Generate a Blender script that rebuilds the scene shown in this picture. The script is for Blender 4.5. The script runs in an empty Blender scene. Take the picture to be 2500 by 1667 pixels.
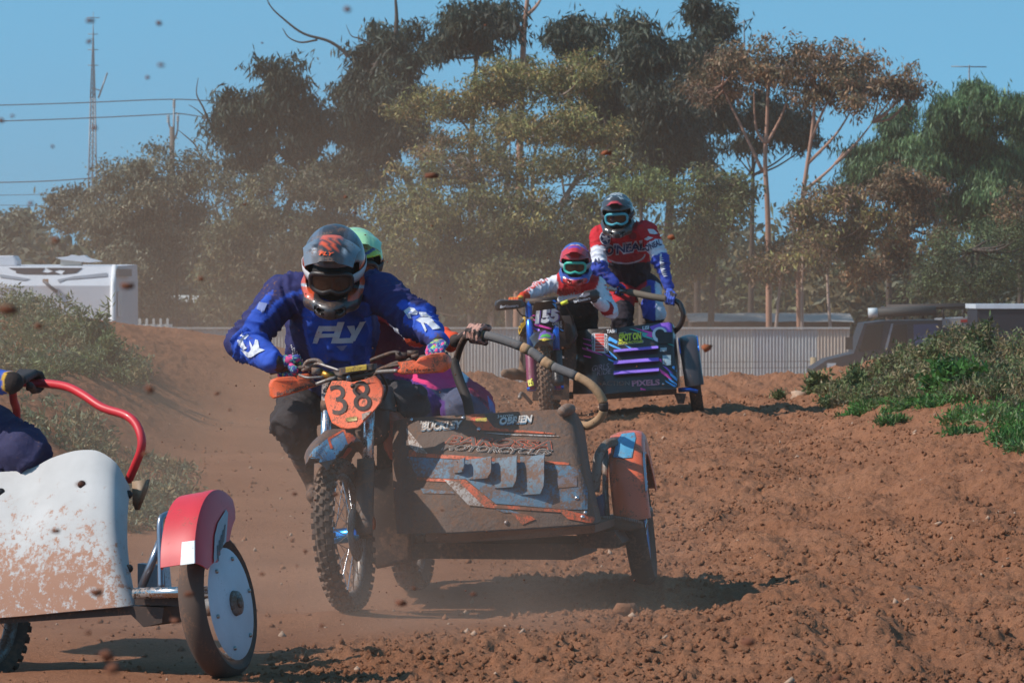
import bpy, bmesh, math, random
import numpy as np
from mathutils import Vector, Matrix
from mathutils.bvhtree import BVHTree

SC = bpy.context.scene
COL = SC.collection
R = math.radians
rng = np.random.default_rng(7)
random.seed(7)

# ---------------------------------------------------------------- camera
FPX, CU, CV = 12500.0, 1250.0, 833.5           # focal length in photo pixels, photo centre
CAMZ = 1.44
PITCH = math.atan((833.5 - 700.0) / FPX)
cam_d = bpy.data.cameras.new('camera'); cam = bpy.data.objects.new('camera', cam_d); COL.objects.link(cam)
cam.location = (0, 0, CAMZ); cam.rotation_euler = (math.pi / 2 - PITCH, 0, 0)
cam_d.sensor_width = 36; cam_d.lens = 180.0
cam_d.clip_start = 0.5; cam_d.clip_end = 6000
cam_d.dof.use_dof = True; cam_d.dof.focus_distance = 23.2; cam_d.dof.aperture_fstop = 22
SC.camera = cam

# ---------------------------------------------------------------- sky and sun
SUN = Vector((0.70, 0.20, -0.68)).normalized()      # the way the light travels
elev = math.asin(-SUN.z)
W = bpy.data.worlds.new('World'); SC.world = W; W.use_nodes = True
wn = W.node_tree.nodes; wl = W.node_tree.links
for n in list(wn): wn.remove(n)
wo = wn.new('ShaderNodeOutputWorld'); bg = wn.new('ShaderNodeBackground'); sky = wn.new('ShaderNodeTexSky')
sky.sky_type = 'NISHITA'; sky.sun_disc = False
sky.sun_elevation = elev
to_sun = -SUN
sky.sun_rotation = math.atan2(to_sun.x, to_sun.y)
sky.altitude = 0; sky.air_density = 1.0; sky.dust_density = 0.3; sky.ozone_density = 1.4
geo = wn.new('ShaderNodeTexCoord'); mp = wn.new('ShaderNodeVectorMath'); mp.operation = 'ADD'
mp.inputs[1].default_value = (0, 0, 0.27)
nrm = wn.new('ShaderNodeVectorMath'); nrm.operation = 'NORMALIZE'
wl.new(geo.outputs['Generated'], mp.inputs[0]); wl.new(mp.outputs[0], nrm.inputs[0]); wl.new(nrm.outputs[0], sky.inputs['Vector'])
hs = wn.new('ShaderNodeHueSaturation'); hs.inputs['Saturation'].default_value = 1.3; hs.inputs['Hue'].default_value = 0.475
wl.new(sky.outputs[0], hs.inputs['Color']); wl.new(hs.outputs[0], bg.inputs['Color']); wl.new(bg.outputs[0], wo.inputs['Surface'])
bg.inputs['Strength'].default_value = 0.145
sd = bpy.data.lights.new('sun', 'SUN'); so = bpy.data.objects.new('sun', sd); COL.objects.link(so)
sd.energy = 3.7; sd.angle = R(0.55); sd.color = (1.0, 0.94, 0.86)
so.rotation_euler = SUN.to_track_quat('-Z', 'Y').to_euler(); so.location = (-30, -25, 30)
vs = SC.view_settings
vs.view_transform = 'Standard'; vs.look = 'None'; vs.exposure = 0.4; vs.gamma = 1.0; vs.use_curve_mapping = False
SC.render.engine = 'CYCLES'
SC.cycles.use_denoising = True
SC.cycles.max_bounces = 6; SC.cycles.diffuse_bounces = 3; SC.cycles.glossy_bounces = 3
SC.cycles.volume_bounces = 1; SC.cycles.transparent_max_bounces = 8; SC.cycles.transmission_bounces = 3
SC.cycles.caustics_reflective = False; SC.cycles.caustics_refractive = False
SC.cycles.sample_clamp_indirect = 4.0

# ---------------------------------------------------------------- measuring helpers
_cp, _sp = math.cos(PITCH), math.sin(PITCH)
def ray(u, v):
    a = (u - CU) / FPX; b = (CV - v) / FPX
    return Vector((a, _cp + b * _sp, -_sp + b * _cp))
def P(u, v, Y):
    d = ray(u, v)
    return Vector((0, 0, CAMZ)) + d * (Y / d.y)
def to_px(p):
    p = np.asarray(p, float); q = p - np.array([0, 0, CAMZ])
    dep = q[..., 1] * _cp - q[..., 2] * _sp
    up = q[..., 1] * _sp + q[..., 2] * _cp
    return CU + FPX * q[..., 0] / dep, CV - FPX * up / dep

class Frame:
    """a machine's own axes: r to the side-car side, b backwards, h up"""
    def __init__(s, O, yaw, roll):
        s.O = Vector(O); c, n = math.cos(yaw), math.sin(yaw)
        r = Vector((c, -n, 0)); s.b = Vector((n, c, 0)); up = Vector((0, 0, 1))
        s.r = r * math.cos(roll) + up * math.sin(roll); s.h = up * math.cos(roll) - r * math.sin(roll)
    def w(s, r, b, h): return s.O + s.r * r + s.b * b + s.h * h
    def L(s, u, v, b):
        """photo pixel on the plane b metres behind the front axle"""
        d = ray(u, v); o = Vector((0, 0, CAMZ)); p0 = s.O + s.b * b
        return o + d * ((p0 - o).dot(s.b) / d.dot(s.b))

# ---------------------------------------------------------------- numeric noise
_T = rng.random((64, 64, 64)).astype(np.float32)
def vnoise(p):
    p = np.asarray(p, np.float32); i = np.floor(p).astype(np.int32); f = p - i; f = f * f * (3 - 2 * f); i &= 63; j = (i + 1) & 63
    x0, y0, z0 = i[:, 0], i[:, 1], i[:, 2]; x1, y1, z1 = j[:, 0], j[:, 1], j[:, 2]; fx, fy, fz = f[:, 0], f[:, 1], f[:, 2]
    a = _T[x0, y0, z0] * (1 - fx) + _T[x1, y0, z0] * fx; b = _T[x0, y1, z0] * (1 - fx) + _T[x1, y1, z0] * fx
    c = _T[x0, y0, z1] * (1 - fx) + _T[x1, y0, z1] * fx; d = _T[x0, y1, z1] * (1 - fx) + _T[x1, y1, z1] * fx
    a = a * (1 - fy) + b * fy; c = c * (1 - fy) + d * fy
    return (a * (1 - fz) + c * fz) * 2 - 1
def fbm(p, oct=4, lac=2.03, gain=0.5):
    p = np.asarray(p, np.float32); s = 0; a = 1.0
    for _ in range(oct):
        s = s + a * vnoise(p); p = p * lac + 17.3; a *= gain
    return s
def sstep(x):
    x = np.clip(x, 0, 1); return x * x * (3 - 2 * x)

# ---------------------------------------------------------------- colours and materials
def lin(c):
    if isinstance(c, str):
        c = c.lstrip('#'); c = [int(c[i:i + 2], 16) / 255 for i in (0, 2, 4)]
        c = [x / 12.92 if x <= 0.04045 else ((x + 0.055) / 1.055) ** 2.4 for x in c]
    return tuple(c[:3]) + (1.0,)
MUD = (0.17, 0.085, 0.05, 1)
MATS = {}
def mat(name, col='#808080', rough=0.6, metal=0.0, mud=0.0, mudscale=9.0, vcol=False, bump=0.0, bscale=60.0, var=0.12, vscale=4.0, coat=0.0, mudcol=MUD, sub=False, spec=0.5, film=0.0):
    if name in MATS: return MATS[name]
    m = bpy.data.materials.new(name); m.use_nodes = True; nt = m.node_tree; N = nt.nodes; Lk = nt.links
    b = N['Principled BSDF']; b.inputs['Roughness'].default_value = rough; b.inputs['Metallic'].default_value = metal
    b.inputs['Specular IOR Level'].default_value = spec
    if coat: b.inputs['Coat Weight'].default_value = coat; b.inputs['Coat Roughness'].default_value = 0.12
    tc = N.new('ShaderNodeTexCoord')
    def noise(scale, detail=5, rough_=0.6):
        n = N.new('ShaderNodeTexNoise'); n.inputs['Scale'].default_value = scale; n.inputs['Detail'].default_value = detail
        n.inputs['Roughness'].default_value = rough_; Lk.new(tc.outputs['Object'], n.inputs['Vector']); return n
    if vcol:
        a = N.new('ShaderNodeAttribute'); a.attribute_name = 'Col'; cur = a.outputs['Color']
    else:
        rgb = N.new('ShaderNodeRGB'); rgb.outputs[0].default_value = lin(col); cur = rgb.outputs[0]
    if var:
        n = noise(vscale); mr = N.new('ShaderNodeMapRange'); mr.inputs[1].default_value = 0.3; mr.inputs[2].default_value = 0.7
        mr.inputs[3].default_value = 1 - var; mr.inputs[4].default_value = 1 + var; Lk.new(n.outputs[0], mr.inputs[0])
        mx = N.new('ShaderNodeMix'); mx.data_type = 'RGBA'; mx.blend_type = 'MULTIPLY'; mx.inputs[0].default_value = 1
        Lk.new(cur, mx.inputs[6]); Lk.new(mr.outputs[0], mx.inputs[7]); cur = mx.outputs[2]
    if mud or film:
        big = noise(mudscale, 6, 0.7); fine = noise(mudscale * 9, 4, 0.65)
        ad = N.new('ShaderNodeMath'); ad.operation = 'MULTIPLY_ADD'; ad.inputs[1].default_value = 0.6
        Lk.new(big.outputs[0], ad.inputs[0])
        m2 = N.new('ShaderNodeMath'); m2.operation = 'MULTIPLY'; m2.inputs[1].default_value = 0.4; Lk.new(fine.outputs[0], m2.inputs[0]); Lk.new(m2.outputs[0], ad.inputs[2])
        mr = N.new('ShaderNodeMapRange'); c = 0.66 - 0.30 * mud
        mr.inputs[1].default_value = c - 0.05; mr.inputs[2].default_value = c + 0.04
        mr.inputs[3].default_value = film; mr.inputs[4].default_value = 0.93 if mud else film; Lk.new(ad.outputs[0], mr.inputs[0])
        mx = N.new('ShaderNodeMix'); mx.data_type = 'RGBA'; Lk.new(mr.outputs[0], mx.inputs[0]); Lk.new(cur, mx.inputs[6]); mx.inputs[7].default_value = mudcol; cur = mx.outputs[2]
        rr = N.new('ShaderNodeMapRange'); rr.inputs[3].default_value = rough; rr.inputs[4].default_value = 0.9; Lk.new(mr.outputs[0], rr.inputs[0]); Lk.new(rr.outputs[0], b.inputs['Roughness'])
        if metal:
            r2 = N.new('ShaderNodeMapRange'); r2.inputs[3].default_value = metal; r2.inputs[4].default_value = 0.0; Lk.new(mr.outputs[0], r2.inputs[0]); Lk.new(r2.outputs[0], b.inputs['Metallic'])
    Lk.new(cur, b.inputs['Base Color'])
    if bump:
        n = noise(bscale, 6, 0.65); bp = N.new('ShaderNodeBump'); bp.inputs['Strength'].default_value = bump; bp.inputs['Distance'].default_value = 0.01
        Lk.new(n.outputs[0], bp.inputs['Height']); Lk.new(bp.outputs[0], b.inputs['Normal'])
    MATS[name] = m; return m

# ---------------------------------------------------------------- object helpers
REG = {}
def wloc(o):
    v = Vector((0, 0, 0))
    while o is not None: v += o.location; o = o.parent
    return v
def tag(o, label=None, cat=None, group=None, kind=None):
    for k, x in (('label', label), ('category', cat), ('group', group), ('kind', kind)):
        if x: o[k] = x
    return o
def thing(name, label, cat, loc, group=None):
    o = bpy.data.objects.new(name, None); COL.objects.link(o); o.location = loc; o.empty_display_size = 0.1
    return tag(o, label, cat, group)
def mk(name, V, F, m, parent=None, smooth=True, cols=None, mi=None, loc=None, auto=None):
    """one mesh object from world-space vertices"""
    V = np.asarray(V, np.float32).reshape(-1, 3)
    base = wloc(parent) if parent else Vector(loc if loc is not None else (0, 0, 0))
    me = bpy.data.meshes.new(name)
    if isinstance(F, np.ndarray):
        k = F.shape[1]; n = len(F)
        me.vertices.add(len(V)); me.vertices.foreach_set('co', (V - np.array(base, np.float32)).ravel())
        me.loops.add(n * k); me.loops.foreach_set('vertex_index', F.astype(np.int32).ravel())
        me.polygons.add(n); me.polygons.foreach_set('loop_start', np.arange(n, dtype=np.int32) * k)
        me.update(calc_edges=True)
    else:
        me.from_pydata((V - np.array(base, np.float32)).tolist(), [], [list(map(int, f)) for f in F]); me.update()
    for x in (m if isinstance(m, (list, tuple)) else [m]): me.materials.append(x)
    if mi is not None: me.polygons.foreach_set('material_index', np.asarray(mi, np.int32))
    if smooth: me.polygons.foreach_set('use_smooth', np.ones(len(me.polygons), bool))
    if cols is not None:
        a = me.color_attributes.new('Col', 'FLOAT_COLOR', 'POINT'); c = np.ones((len(V), 4), np.float32); c[:, :3] = np.asarray(cols)[:, :3]
        a.data.foreach_set('color', c.ravel())
    if auto is not None:
        try: me.set_sharp_from_angle(angle=R(auto))
        except Exception: pass
    o = bpy.data.objects.new(name, me); COL.objects.link(o)
    if parent: o.parent = parent
    else: o.location = base
    REG[o.name] = (V, F)
    return o
class MB:
    """collects simple shapes (world space) and links them as one mesh"""
    def __init__(s): s.V = []; s.F = []
    def add(s, V, F):
        n = len(s.V); s.V.extend([tuple(v) for v in V]); s.F.extend([[i + n for i in f] for f in F]); return s
    def box(s, c, size, M=None):
        x, y, z = [q / 2 for q in size]; c = Vector(c)
        pts = [Vector((i * x, j * y, k * z)) for i in (-1, 1) for j in (-1, 1) for k in (-1, 1)]
        if M is not None: pts = [M @ p for p in pts]
        return s.add([c + p for p in pts], [(0, 1, 3, 2), (4, 6, 7, 5), (0, 4, 5, 1), (2, 3, 7, 6), (0, 2, 6, 4), (1, 5, 7, 3)])
    def tube(s, pts, r, n=8, caps=True):
        V, F = tube(pts, r, n, caps); return s.add(V, F)
    def build(s, name, m, parent=None, smooth=True, **k): return mk(name, s.V, s.F, m, parent, smooth, **k)
def catmull(pts, k=6):
    p = [Vector(q) for q in pts]; p = [p[0] * 2 - p[1]] + p + [p[-1] * 2 - p[-2]]; out = []
    for i in range(1, len(p) - 2):
        for j in range(k):
            t = j / k; a, b, c, d = p[i - 1:i + 3]
            out.append(0.5 * ((2 * b) + (c - a) * t + (2 * a - 5 * b + 4 * c - d) * t * t + (3 * b - a - 3 * c + d) * t ** 3))
    out.append(p[-2]); return out
def tube(pts, r, n=8, caps=True):
    pts = [Vector(p) for p in pts]; m = len(pts)
    rr = [r] * m if not hasattr(r, '__len__') else list(np.interp(np.linspace(0, 1, m), np.linspace(0, 1, len(r)), r))
    V, F = [], []; up = None
    for i, p in enumerate(pts):
        t = (pts[min(i + 1, m - 1)] - pts[max(i - 1, 0)]).normalized()
        if up is None:
            up = Vector((0, 0, 1)) if abs(t.z) < 0.9 else Vector((1, 0, 0))
        up = (up - t * up.dot(t)).normalized(); sd_ = t.cross(up)
        for k in range(n):
            a = 2 * math.pi * k / n; V.append(p + (up * math.cos(a) + sd_ * math.sin(a)) * rr[i])
    for i in range(m - 1):
        for k in range(n):
            F.append((i * n + k, i * n + (k + 1) % n, (i + 1) * n + (k + 1) % n, (i + 1) * n + k))
    if caps: F.append(tuple(range(n))[::-1]); F.append(tuple((m - 1) * n + k for k in range(n)))
    return V, F
def prism(poly, back, inset=None, raise_=None, smooth_pts=0):
    """plate: poly = front outline (world pts), back = vector to the rear face; inset/raise_ gives a rounded front edge"""
    pts = [Vector(p) for p in poly]
    if smooth_pts:
        q = pts + pts[:1]; c = []
        n = len(pts)
        for i in range(n):
            a, b, cc, d = pts[i - 1], pts[i], pts[(i + 1) % n], pts[(i + 2) % n]
            for j in range(smooth_pts):
                t = j / smooth_pts
                c.append(0.5 * ((2 * b) + (cc - a) * t + (2 * a - 5 * b + 4 * cc - d) * t * t + (3 * b - a - 3 * cc + d) * t ** 3))
        pts = c
    n = len(pts); ctr = sum(pts, Vector()) / n; back = Vector(back)
    rings = []
    if inset:
        rings.append([ctr + (p - ctr) * (1 - 2.2 * inset) - back.normalized() * (raise_ or 0) * 1.25 for p in pts])
        rings.append([ctr + (p - ctr) * (1 - inset) - back.normalized() * (raise_ or 0) for p in pts])
    rings.append(pts); rings.append([p + back for p in pts])
    V = [p for r_ in rings for p in r_]; F = [tuple(range(n))]
    k = len(rings)
    for i in range(k - 1):
        for j in range(n): F.append((i * n + (j + 1) % n, i * n + j, (i + 1) * n + j, (i + 1) * n + (j + 1) % n))
    F.append(tuple((k - 1) * n + j for j in range(n))[::-1])
    return V, F
def poly_px(fr, pts, b): return [fr.L(q[0], q[1], q[2] if len(q) > 2 else b) for q in pts]

# ---------------------------------------------------------------- smooth bodies from signed distances
def cap_d(X, a, b, ra, rb, ax=None, k=1.0):
    a = np.array(a, np.float32); b = np.array(b, np.float32); ab = b - a; L2 = float(ab @ ab) + 1e-9
    pa = X - a; t = np.clip(pa @ ab / L2, 0, 1); q = pa - t[..., None] * ab
    if ax is not None:
        ax = np.array(ax, np.float32); c = q @ ax; q = q + ((k - 1) * c)[..., None] * ax
    return np.sqrt((q * q).sum(-1)) - (ra + (rb - ra) * t), t
def sdf_field(X, prims, blend):
    D = None
    for p in prims:
        d, _ = cap_d(X, *p[:4], *(p[5:7] if len(p) > 5 and p[5] is not None else (None, 1.0)))
        if D is None: D = d
        else:
            hh = np.clip(0.5 + 0.5 * (D - d) / blend, 0, 1); D = D * (1 - hh) + d * hh - blend * hh * (1 - hh)
    return D
def surfnet(D, o, h):
    S = D < 0; nx, ny, nz = D.shape
    act = np.zeros((nx - 1, ny - 1, nz - 1), np.int8)
    for i in (0, 1):
        for j in (0, 1):
            for k in (0, 1): act += S[i:nx - 1 + i, j:ny - 1 + j, k:nz - 1 + k]
    idx = np.argwhere((act > 0) & (act < 8)); vid = -np.ones(act.shape, np.int64); vid[tuple(idx.T)] = np.arange(len(idx))
    acc = np.zeros((len(idx), 3)); cnt = np.zeros(len(idx)); ii, jj, kk = idx.T
    cs = [(i, j, k) for i in (0, 1) for j in (0, 1) for k in (0, 1)]
    for a in cs:
        for ax in range(3):
            if a[ax]: continue
            b = list(a); b[ax] = 1
            da = D[ii + a[0], jj + a[1], kk + a[2]]; db = D[ii + b[0], jj + b[1], kk + b[2]]
            m = (da < 0) != (db < 0); t = np.where(m, da / np.where(m, da - db, 1), 0)
            pos = np.zeros((len(idx), 3)) + np.array(a); pos[:, ax] += t
            acc[m] += pos[m]; cnt[m] += 1
    V = (idx + acc / cnt[:, None]) * h + np.array(o)
    F = []
    for ax in range(3):
        sl0 = [slice(None)] * 3; sl1 = [slice(None)] * 3; sl0[ax] = slice(0, -1); sl1[ax] = slice(1, None)
        a, b = S[tuple(sl0)], S[tuple(sl1)]; e = np.argwhere(a != b)
        o1, o2 = (ax + 1) % 3, (ax + 2) % 3
        e = e[(e[:, o1] > 0) & (e[:, o2] > 0) & (e[:, o1] < D.shape[o1] - 1) & (e[:, o2] < D.shape[o2] - 1)]
        flip = a[tuple(e.T)]
        q = []
        for d1, d2 in ((-1, -1), (0, -1), (0, 0), (-1, 0)):
            c = e.copy(); c[:, o1] += d1; c[:, o2] += d2; q.append(vid[tuple(c.T)])
        q = np.stack(q, 1); q[~flip] = q[~flip][:, ::-1]; F.append(q)
    return V, np.concatenate(F)
def vnormals(V, F):
    n = np.cross(V[F[:, 2]] - V[F[:, 0]], V[F[:, 3 if F.shape[1] > 3 else 1]] - V[F[:, 1 if F.shape[1] > 3 else 0]])
    N = np.zeros_like(V)
    for k in range(F.shape[1]): np.add.at(N, F[:, k], n)
    return N / (np.linalg.norm(N, axis=1, keepdims=True) + 1e-9)
def sdf_mesh(prims, h, blend=0.03, pad=0.06, extra=None, wrinkle=0.0, wscale=9.0):
    lo = np.min([np.minimum(np.array(p[0]) - p[2], np.array(p[1]) - p[3]) for p in prims], 0) - pad
    hi = np.max([np.maximum(np.array(p[0]) + p[2], np.array(p[1]) + p[3]) for p in prims], 0) + pad
    n = np.ceil((hi - lo) / h).astype(int) + 1
    g = np.stack(np.meshgrid(*[np.float32(lo[i]) + np.arange(n[i], dtype=np.float32) * np.float32(h) for i in range(3)], indexing='ij'), -1)
    D = sdf_field(g, prims, blend)
    if extra is not None: D = extra(g, D)
    V, F = surfnet(D, lo, h)
    if wrinkle:
        N = vnormals(V, F)
        w = fbm(V * np.array([wscale, wscale, wscale * 1.7]) + 5, 3); r_ = 1 - np.abs(fbm(V * np.array([wscale * 1.5, wscale * 1.5, wscale * 2.6]) + 40, 2)) * 2
        V = V + N * (w * wrinkle * 0.6 + r_ * wrinkle * 0.5)[:, None]
    return V, F
def prim_ids(V, prims):
    best = np.full(len(V), 1e9); idn = np.zeros(len(V), int); tt = np.zeros(len(V))
    for i, p in enumerate(prims):
        d, t = cap_d(V.astype(np.float32), *p[:4], *(p[5:7] if len(p) > 5 and p[5] is not None else (None, 1.0)))
        m = d < best; best[m] = d[m]; idn[m] = i; tt[m] = t[m]
    return idn, tt
def inpoly(u, v, poly):
    r_ = np.zeros(len(u), bool); n = len(poly)
    for i in range(n):
        x0, y0 = poly[i]; x1, y1 = poly[(i + 1) % n]
        c = ((y0 > v) != (y1 > v)) & (u < (x1 - x0) * (v - y0) / ((y1 - y0) or 1e-9) + x0); r_ ^= c
    return r_

# ---------------------------------------------------------------- print laid on surfaces
def bvh_of(objs):
    V, F = [], []
    for o in (objs if isinstance(objs, (list, tuple)) else [objs]):
        v, f = REG[o.name]; n = len(V); V.extend([tuple(map(float, q)) for q in v]); F.extend([tuple(int(i) + n for i in q) for q in f])
    return BVHTree.FromPolygons(V, F)
_bv = {}
def lay(name, shapes, target, m, parent, off=0.0025, step=9.0):
    """flat print: photo-pixel outlines (or meshes) draped on the real surface they belong to"""
    if len(shapes) > 1 and any(k_ in name for k_ in ('graphic', 'sticker', 'patch')):
        return [lay(name, [s_], target, m, parent, off, step) for s_ in shapes]
    key = tuple(o.name for o in (target if isinstance(target, (list, tuple)) else [target]))
    if key not in _bv: _bv[key] = bvh_of(target)
    T = _bv[key]; bm = bmesh.new()
    for s in shapes:
        if isinstance(s, tuple):
            vs_ = [bm.verts.new((p[0], p[1], 0)) for p in s[0]]
            for f in s[1]:
                try: bm.faces.new([vs_[i] for i in f])
                except ValueError: pass
        else:
            vs_ = [bm.verts.new((p[0], p[1], 0)) for p in s]
            try: bm.faces.new(vs_)
            except ValueError: pass
    bm.normal_update(); bmesh.ops.triangulate(bm, faces=bm.faces[:])
    for _ in range(5):
        e = [x for x in bm.edges if x.calc_length() > step]
        if not e: break
        bmesh.ops.subdivide_edges(bm, edges=e, cuts=1, use_grid_fill=False)
        bmesh.ops.triangulate(bm, faces=[f for f in bm.faces if len(f.verts) > 3])
    bm.verts.index_update(); V, ok = [], []; o = Vector((0, 0, CAMZ))
    for v in bm.verts:
        d = ray(v.co.x, v.co.y).normalized(); hit = T.ray_cast(o, d)
        if hit[0] is None: V.append((0, 0, 0)); ok.append(None)
        else:
            nn = hit[1] if hit[1].dot(d) < 0 else -hit[1]
            V.append(hit[0] + nn * off - d * off * 0.5); ok.append((hit[0] - o).length)
    F = []
    for f in bm.faces:
        q = [x.index for x in f.verts]
        if any(ok[i] is None for i in q): continue
        ds = [ok[i] for i in q]
        if max(ds) - min(ds) > 0.09: continue
        F.append(q)
    bm.free()
    if not F: return None
    if len(shapes) == 1 and 'graphic' in name:                  # keep one whole piece
        par = list(range(len(V)))
        def root_(i):
            while par[i] != i: par[i] = par[par[i]]; i = par[i]
            return i
        for f in F:
            for i in f[1:]: par[root_(i)] = root_(f[0])
        cnt_ = {}
        for f in F: cnt_[root_(f[0])] = cnt_.get(root_(f[0]), 0) + 1
        best = max(cnt_, key=cnt_.get); F = [f for f in F if root_(f[0]) == best]
    used = sorted({i for f in F for i in f}); mp_ = {a: i for i, a in enumerate(used)}
    V2 = [V[i] for i in used]; F2 = []
    for f in F:
        f = [mp_[i] for i in f]; a, b, c = [Vector(V2[i]) for i in f]
        if (b - a).cross(c - a).dot(o - a) < 0: f = f[::-1]
        F2.append(f)
    return mk(name, V2, F2, m, parent, smooth=False)
_tc = {}; _tb = {}
def text_mesh(s, bold=0.0, shear=0.0):
    k = (s, bold, shear)
    if k not in _tc:
        c = bpy.data.curves.new('t', 'FONT'); c.body = s; c.size = 1; c.offset = bold; c.shear = shear; c.resolution_u = 4; c.fill_mode = 'FRONT'
        o = bpy.data.objects.new('t', c); me = bpy.data.meshes.new_from_object(o)
        V = np.array([v.co[:2] for v in me.vertices]); F = [tuple(p.vertices) for p in me.polygons]
        bpy.data.objects.remove(o); bpy.data.meshes.remove(me); bpy.data.curves.remove(c)
        if bold:
            if (s, shear) not in _tb: text_mesh(s, 0.0, shear)
            W_ = _tb[(s, shear)]
        else: W_ = _tb[(s, shear)] = (V.min(0), V.max(0) - V.min(0))
        V = (V - W_[0]) / W_[1]; _tc[k] = (V, F)
    return _tc[k]
def text_px(s, p0, p1, height, bold=0.0, shear=0.0, lean=0.0):
    """lettering from p0 to p1 (baseline in photo pixels), cap height in pixels"""
    V, F = text_mesh(s, bold, shear); p0 = np.array(p0, float); p1 = np.array(p1, float); d = p1 - p0; n = np.array([d[1], -d[0]]); n = n / np.linalg.norm(n) * height
    if n[1] > 0 and abs(d[0]) > abs(d[1]): pass
    up = n + d / np.linalg.norm(d) * lean * height
    return (p0 + V[:, :1] * d + V[:, 1:2] * up, F)

# ================================================================ ground
def base_h(X, Y):
    X = np.asarray(X, np.float32); Y = np.asarray(Y, np.float32)
    z = 0.018 * (np.clip(Y, 10, 52) - 22.7)
    z = z - 1.83 * sstep((Y - 50.5) / 22.0)                       # falls away behind the crest
    wl_ = sstep((Y - 24) / 5) * (1 - sstep((Y - 44) / 12))
    z = z + 0.60 * sstep((-(X) - 1.95 - 0.02 * (Y - 30)) / 1.5) * wl_
    z = z + 0.18 * np.exp(-((X + 3.1) ** 2 + ((Y - 45) * 0.25) ** 2) / 0.8)
    wr = sstep((Y - 21) / 8) * (1 - sstep((Y - 46) / 12))
    z = z + (0.30 * sstep((X - 1.5 - 0.06 * (Y - 30)) / 1.5) + 0.10 * sstep((X - 2.95 + 0.03 * (Y - 38)) / 1.5)) * wr
    crest = 0.018 * 24.8 + np.clip(0.15 + 0.145 * (-X - 0.38), 0, 0.72); z = np.maximum(z, z + (crest - z) * np.exp(-((Y - 47.5) / 4.2) ** 2) * sstep((-X + 0.2) / 0.5))
    # worn line of the track and a heaped edge of loose soil beside it
    z = z - 0.012 * np.exp(-((X - (-0.35 - 0.03 * (Y - 22))) / 0.9) ** 2) * (1 - sstep((Y - 40) / 10))
    z = z + 0.05 * np.exp(-((X - 1.25 - 0.02 * (Y - 22)) / 0.35) ** 2) * (1 - sstep((Y - 34) / 10))
    z = z + 0.035 * np.exp(-((Y - 20.75 - 0.25 * X) / 0.32) ** 2) * sstep((X + 0.9) / 0.5)
    return z
def full_h(X, Y):
    X = np.asarray(X, np.float32); Y = np.asarray(Y, np.float32); z = rough_h(X, Y)
    for (cx, cy), d in zip(CONTACT, DELTA): z = z + d * np.exp(-((X - cx) ** 2 + (Y - cy) ** 2) / 0.11)
    return z
def loose(X, Y):
    """how much broken soil lies there"""
    l = sstep((X - (-0.25 - 0.035 * (Y - 22))) / 0.8)
    l = np.maximum(l, sstep((21.9 + 0.18 * X - Y) / 0.9) * sstep((X + 1.15) / 0.5))
    l = np.maximum(l, 0.55 * sstep((-X - 2.2) / 0.8) * sstep((Y - 26) / 4))
    return 0.10 + 0.90 * l
def rough_h(X, Y):
    p = np.stack([X, Y * 0.8, np.zeros_like(X)], 1)
    lo = loose(X, Y); near = 1 - sstep((Y - 52) / 10)
    z = base_h(X, Y) + 0.05 * fbm(p * 0.7 + 3, 2) * near
    big = fbm(p * 4.5 + 11, 3)
    z = z + lo * near * 0.016 * big
    c = fbm(p * 17 + 30, 3, gain=0.55); c2 = fbm(p * 46 + 70, 2)
    z = z + lo * near * (0.013 * np.maximum(c, -0.5) + 0.011 * c2)
    sw = np.sin((X + 0.055 * Y + 0.10 * fbm(p * 0.9 + 55, 2)) * 2 * math.pi / 0.42) * sstep((X - 0.6) / 0.8); z = z + near * 0.026 * sw * (0.6 + 0.4 * fbm(p * 0.6 + 8, 2))
    ridg = 1 - np.abs(fbm(p * 8 + 91, 2)); z = z + lo * near * 0.024 * (ridg - 0.6)
    return z
# the soil meets every tyre where it stands
_fa = Frame(P(845, 1492, 22.7), R(9), R(4.5)); _fb = Frame(P(1339, 1050, 41.7), R(1.5), R(4.2))
_w3 = Frame(P(1555, 1254, 23.75), R(5), R(7.5)).w(0, 0, -.338); _w7 = Frame(P(1694, 930, 42.75), R(2), R(8)).w(0, 0, -.338); _w8 = Frame(P(532, 1478, 19.45), R(19), R(9)).w(0, 0, -.282); _w9 = Frame(P(-55, 1470, 20.35), R(26), R(6)).w(0, 0, -.347)
_pts = [P(858, 1496, 22.7), _fa.w(.06, 1.42, 0), _w3, _fb.w(0, 0, 0), _fb.w(.02, 1.42, 0), _w7, _w8, _w9]
CONTACT = [(q.x, q.y) for q in _pts]; DELTA = [0.0] * len(_pts)
_need = np.array([q.z + .014 for q in _pts]) - full_h(np.array([q.x for q in _pts]), np.array([q.y for q in _pts]))
DELTA = list(np.clip(_need, -.2, .2))
ys = list(np.arange(-12, 15.5, 1.5)); y = 15.5
while y < 62: ys.append(y); y *= 1.0016
while y < 4000: ys.append(y); y *= 1.06
ys = np.array(ys); inner = np.linspace(-1, 1, 760)
outer = np.array([1.05, 1.15, 1.35, 1.8, 3, 6, 15, 50])
s = np.concatenate([-outer[::-1], inner, outer]); hw = np.maximum(2.6, 0.118 * ys + 0.7)
X = (s[None, :] * hw[:, None]); Yg = np.repeat(ys[:, None], len(s), 1)
Z = full_h(X.ravel().astype(np.float32), Yg.ravel().astype(np.float32))
GV = np.stack([X.ravel(), Yg.ravel(), Z], 1)
nr, nc = X.shape; ii = np.arange(nr - 1)[:, None] * nc + np.arange(nc - 1)[None, :]
GF = np.stack([ii, ii + 1, ii + nc + 1, ii + nc], -1).reshape(-1, 4)
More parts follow.
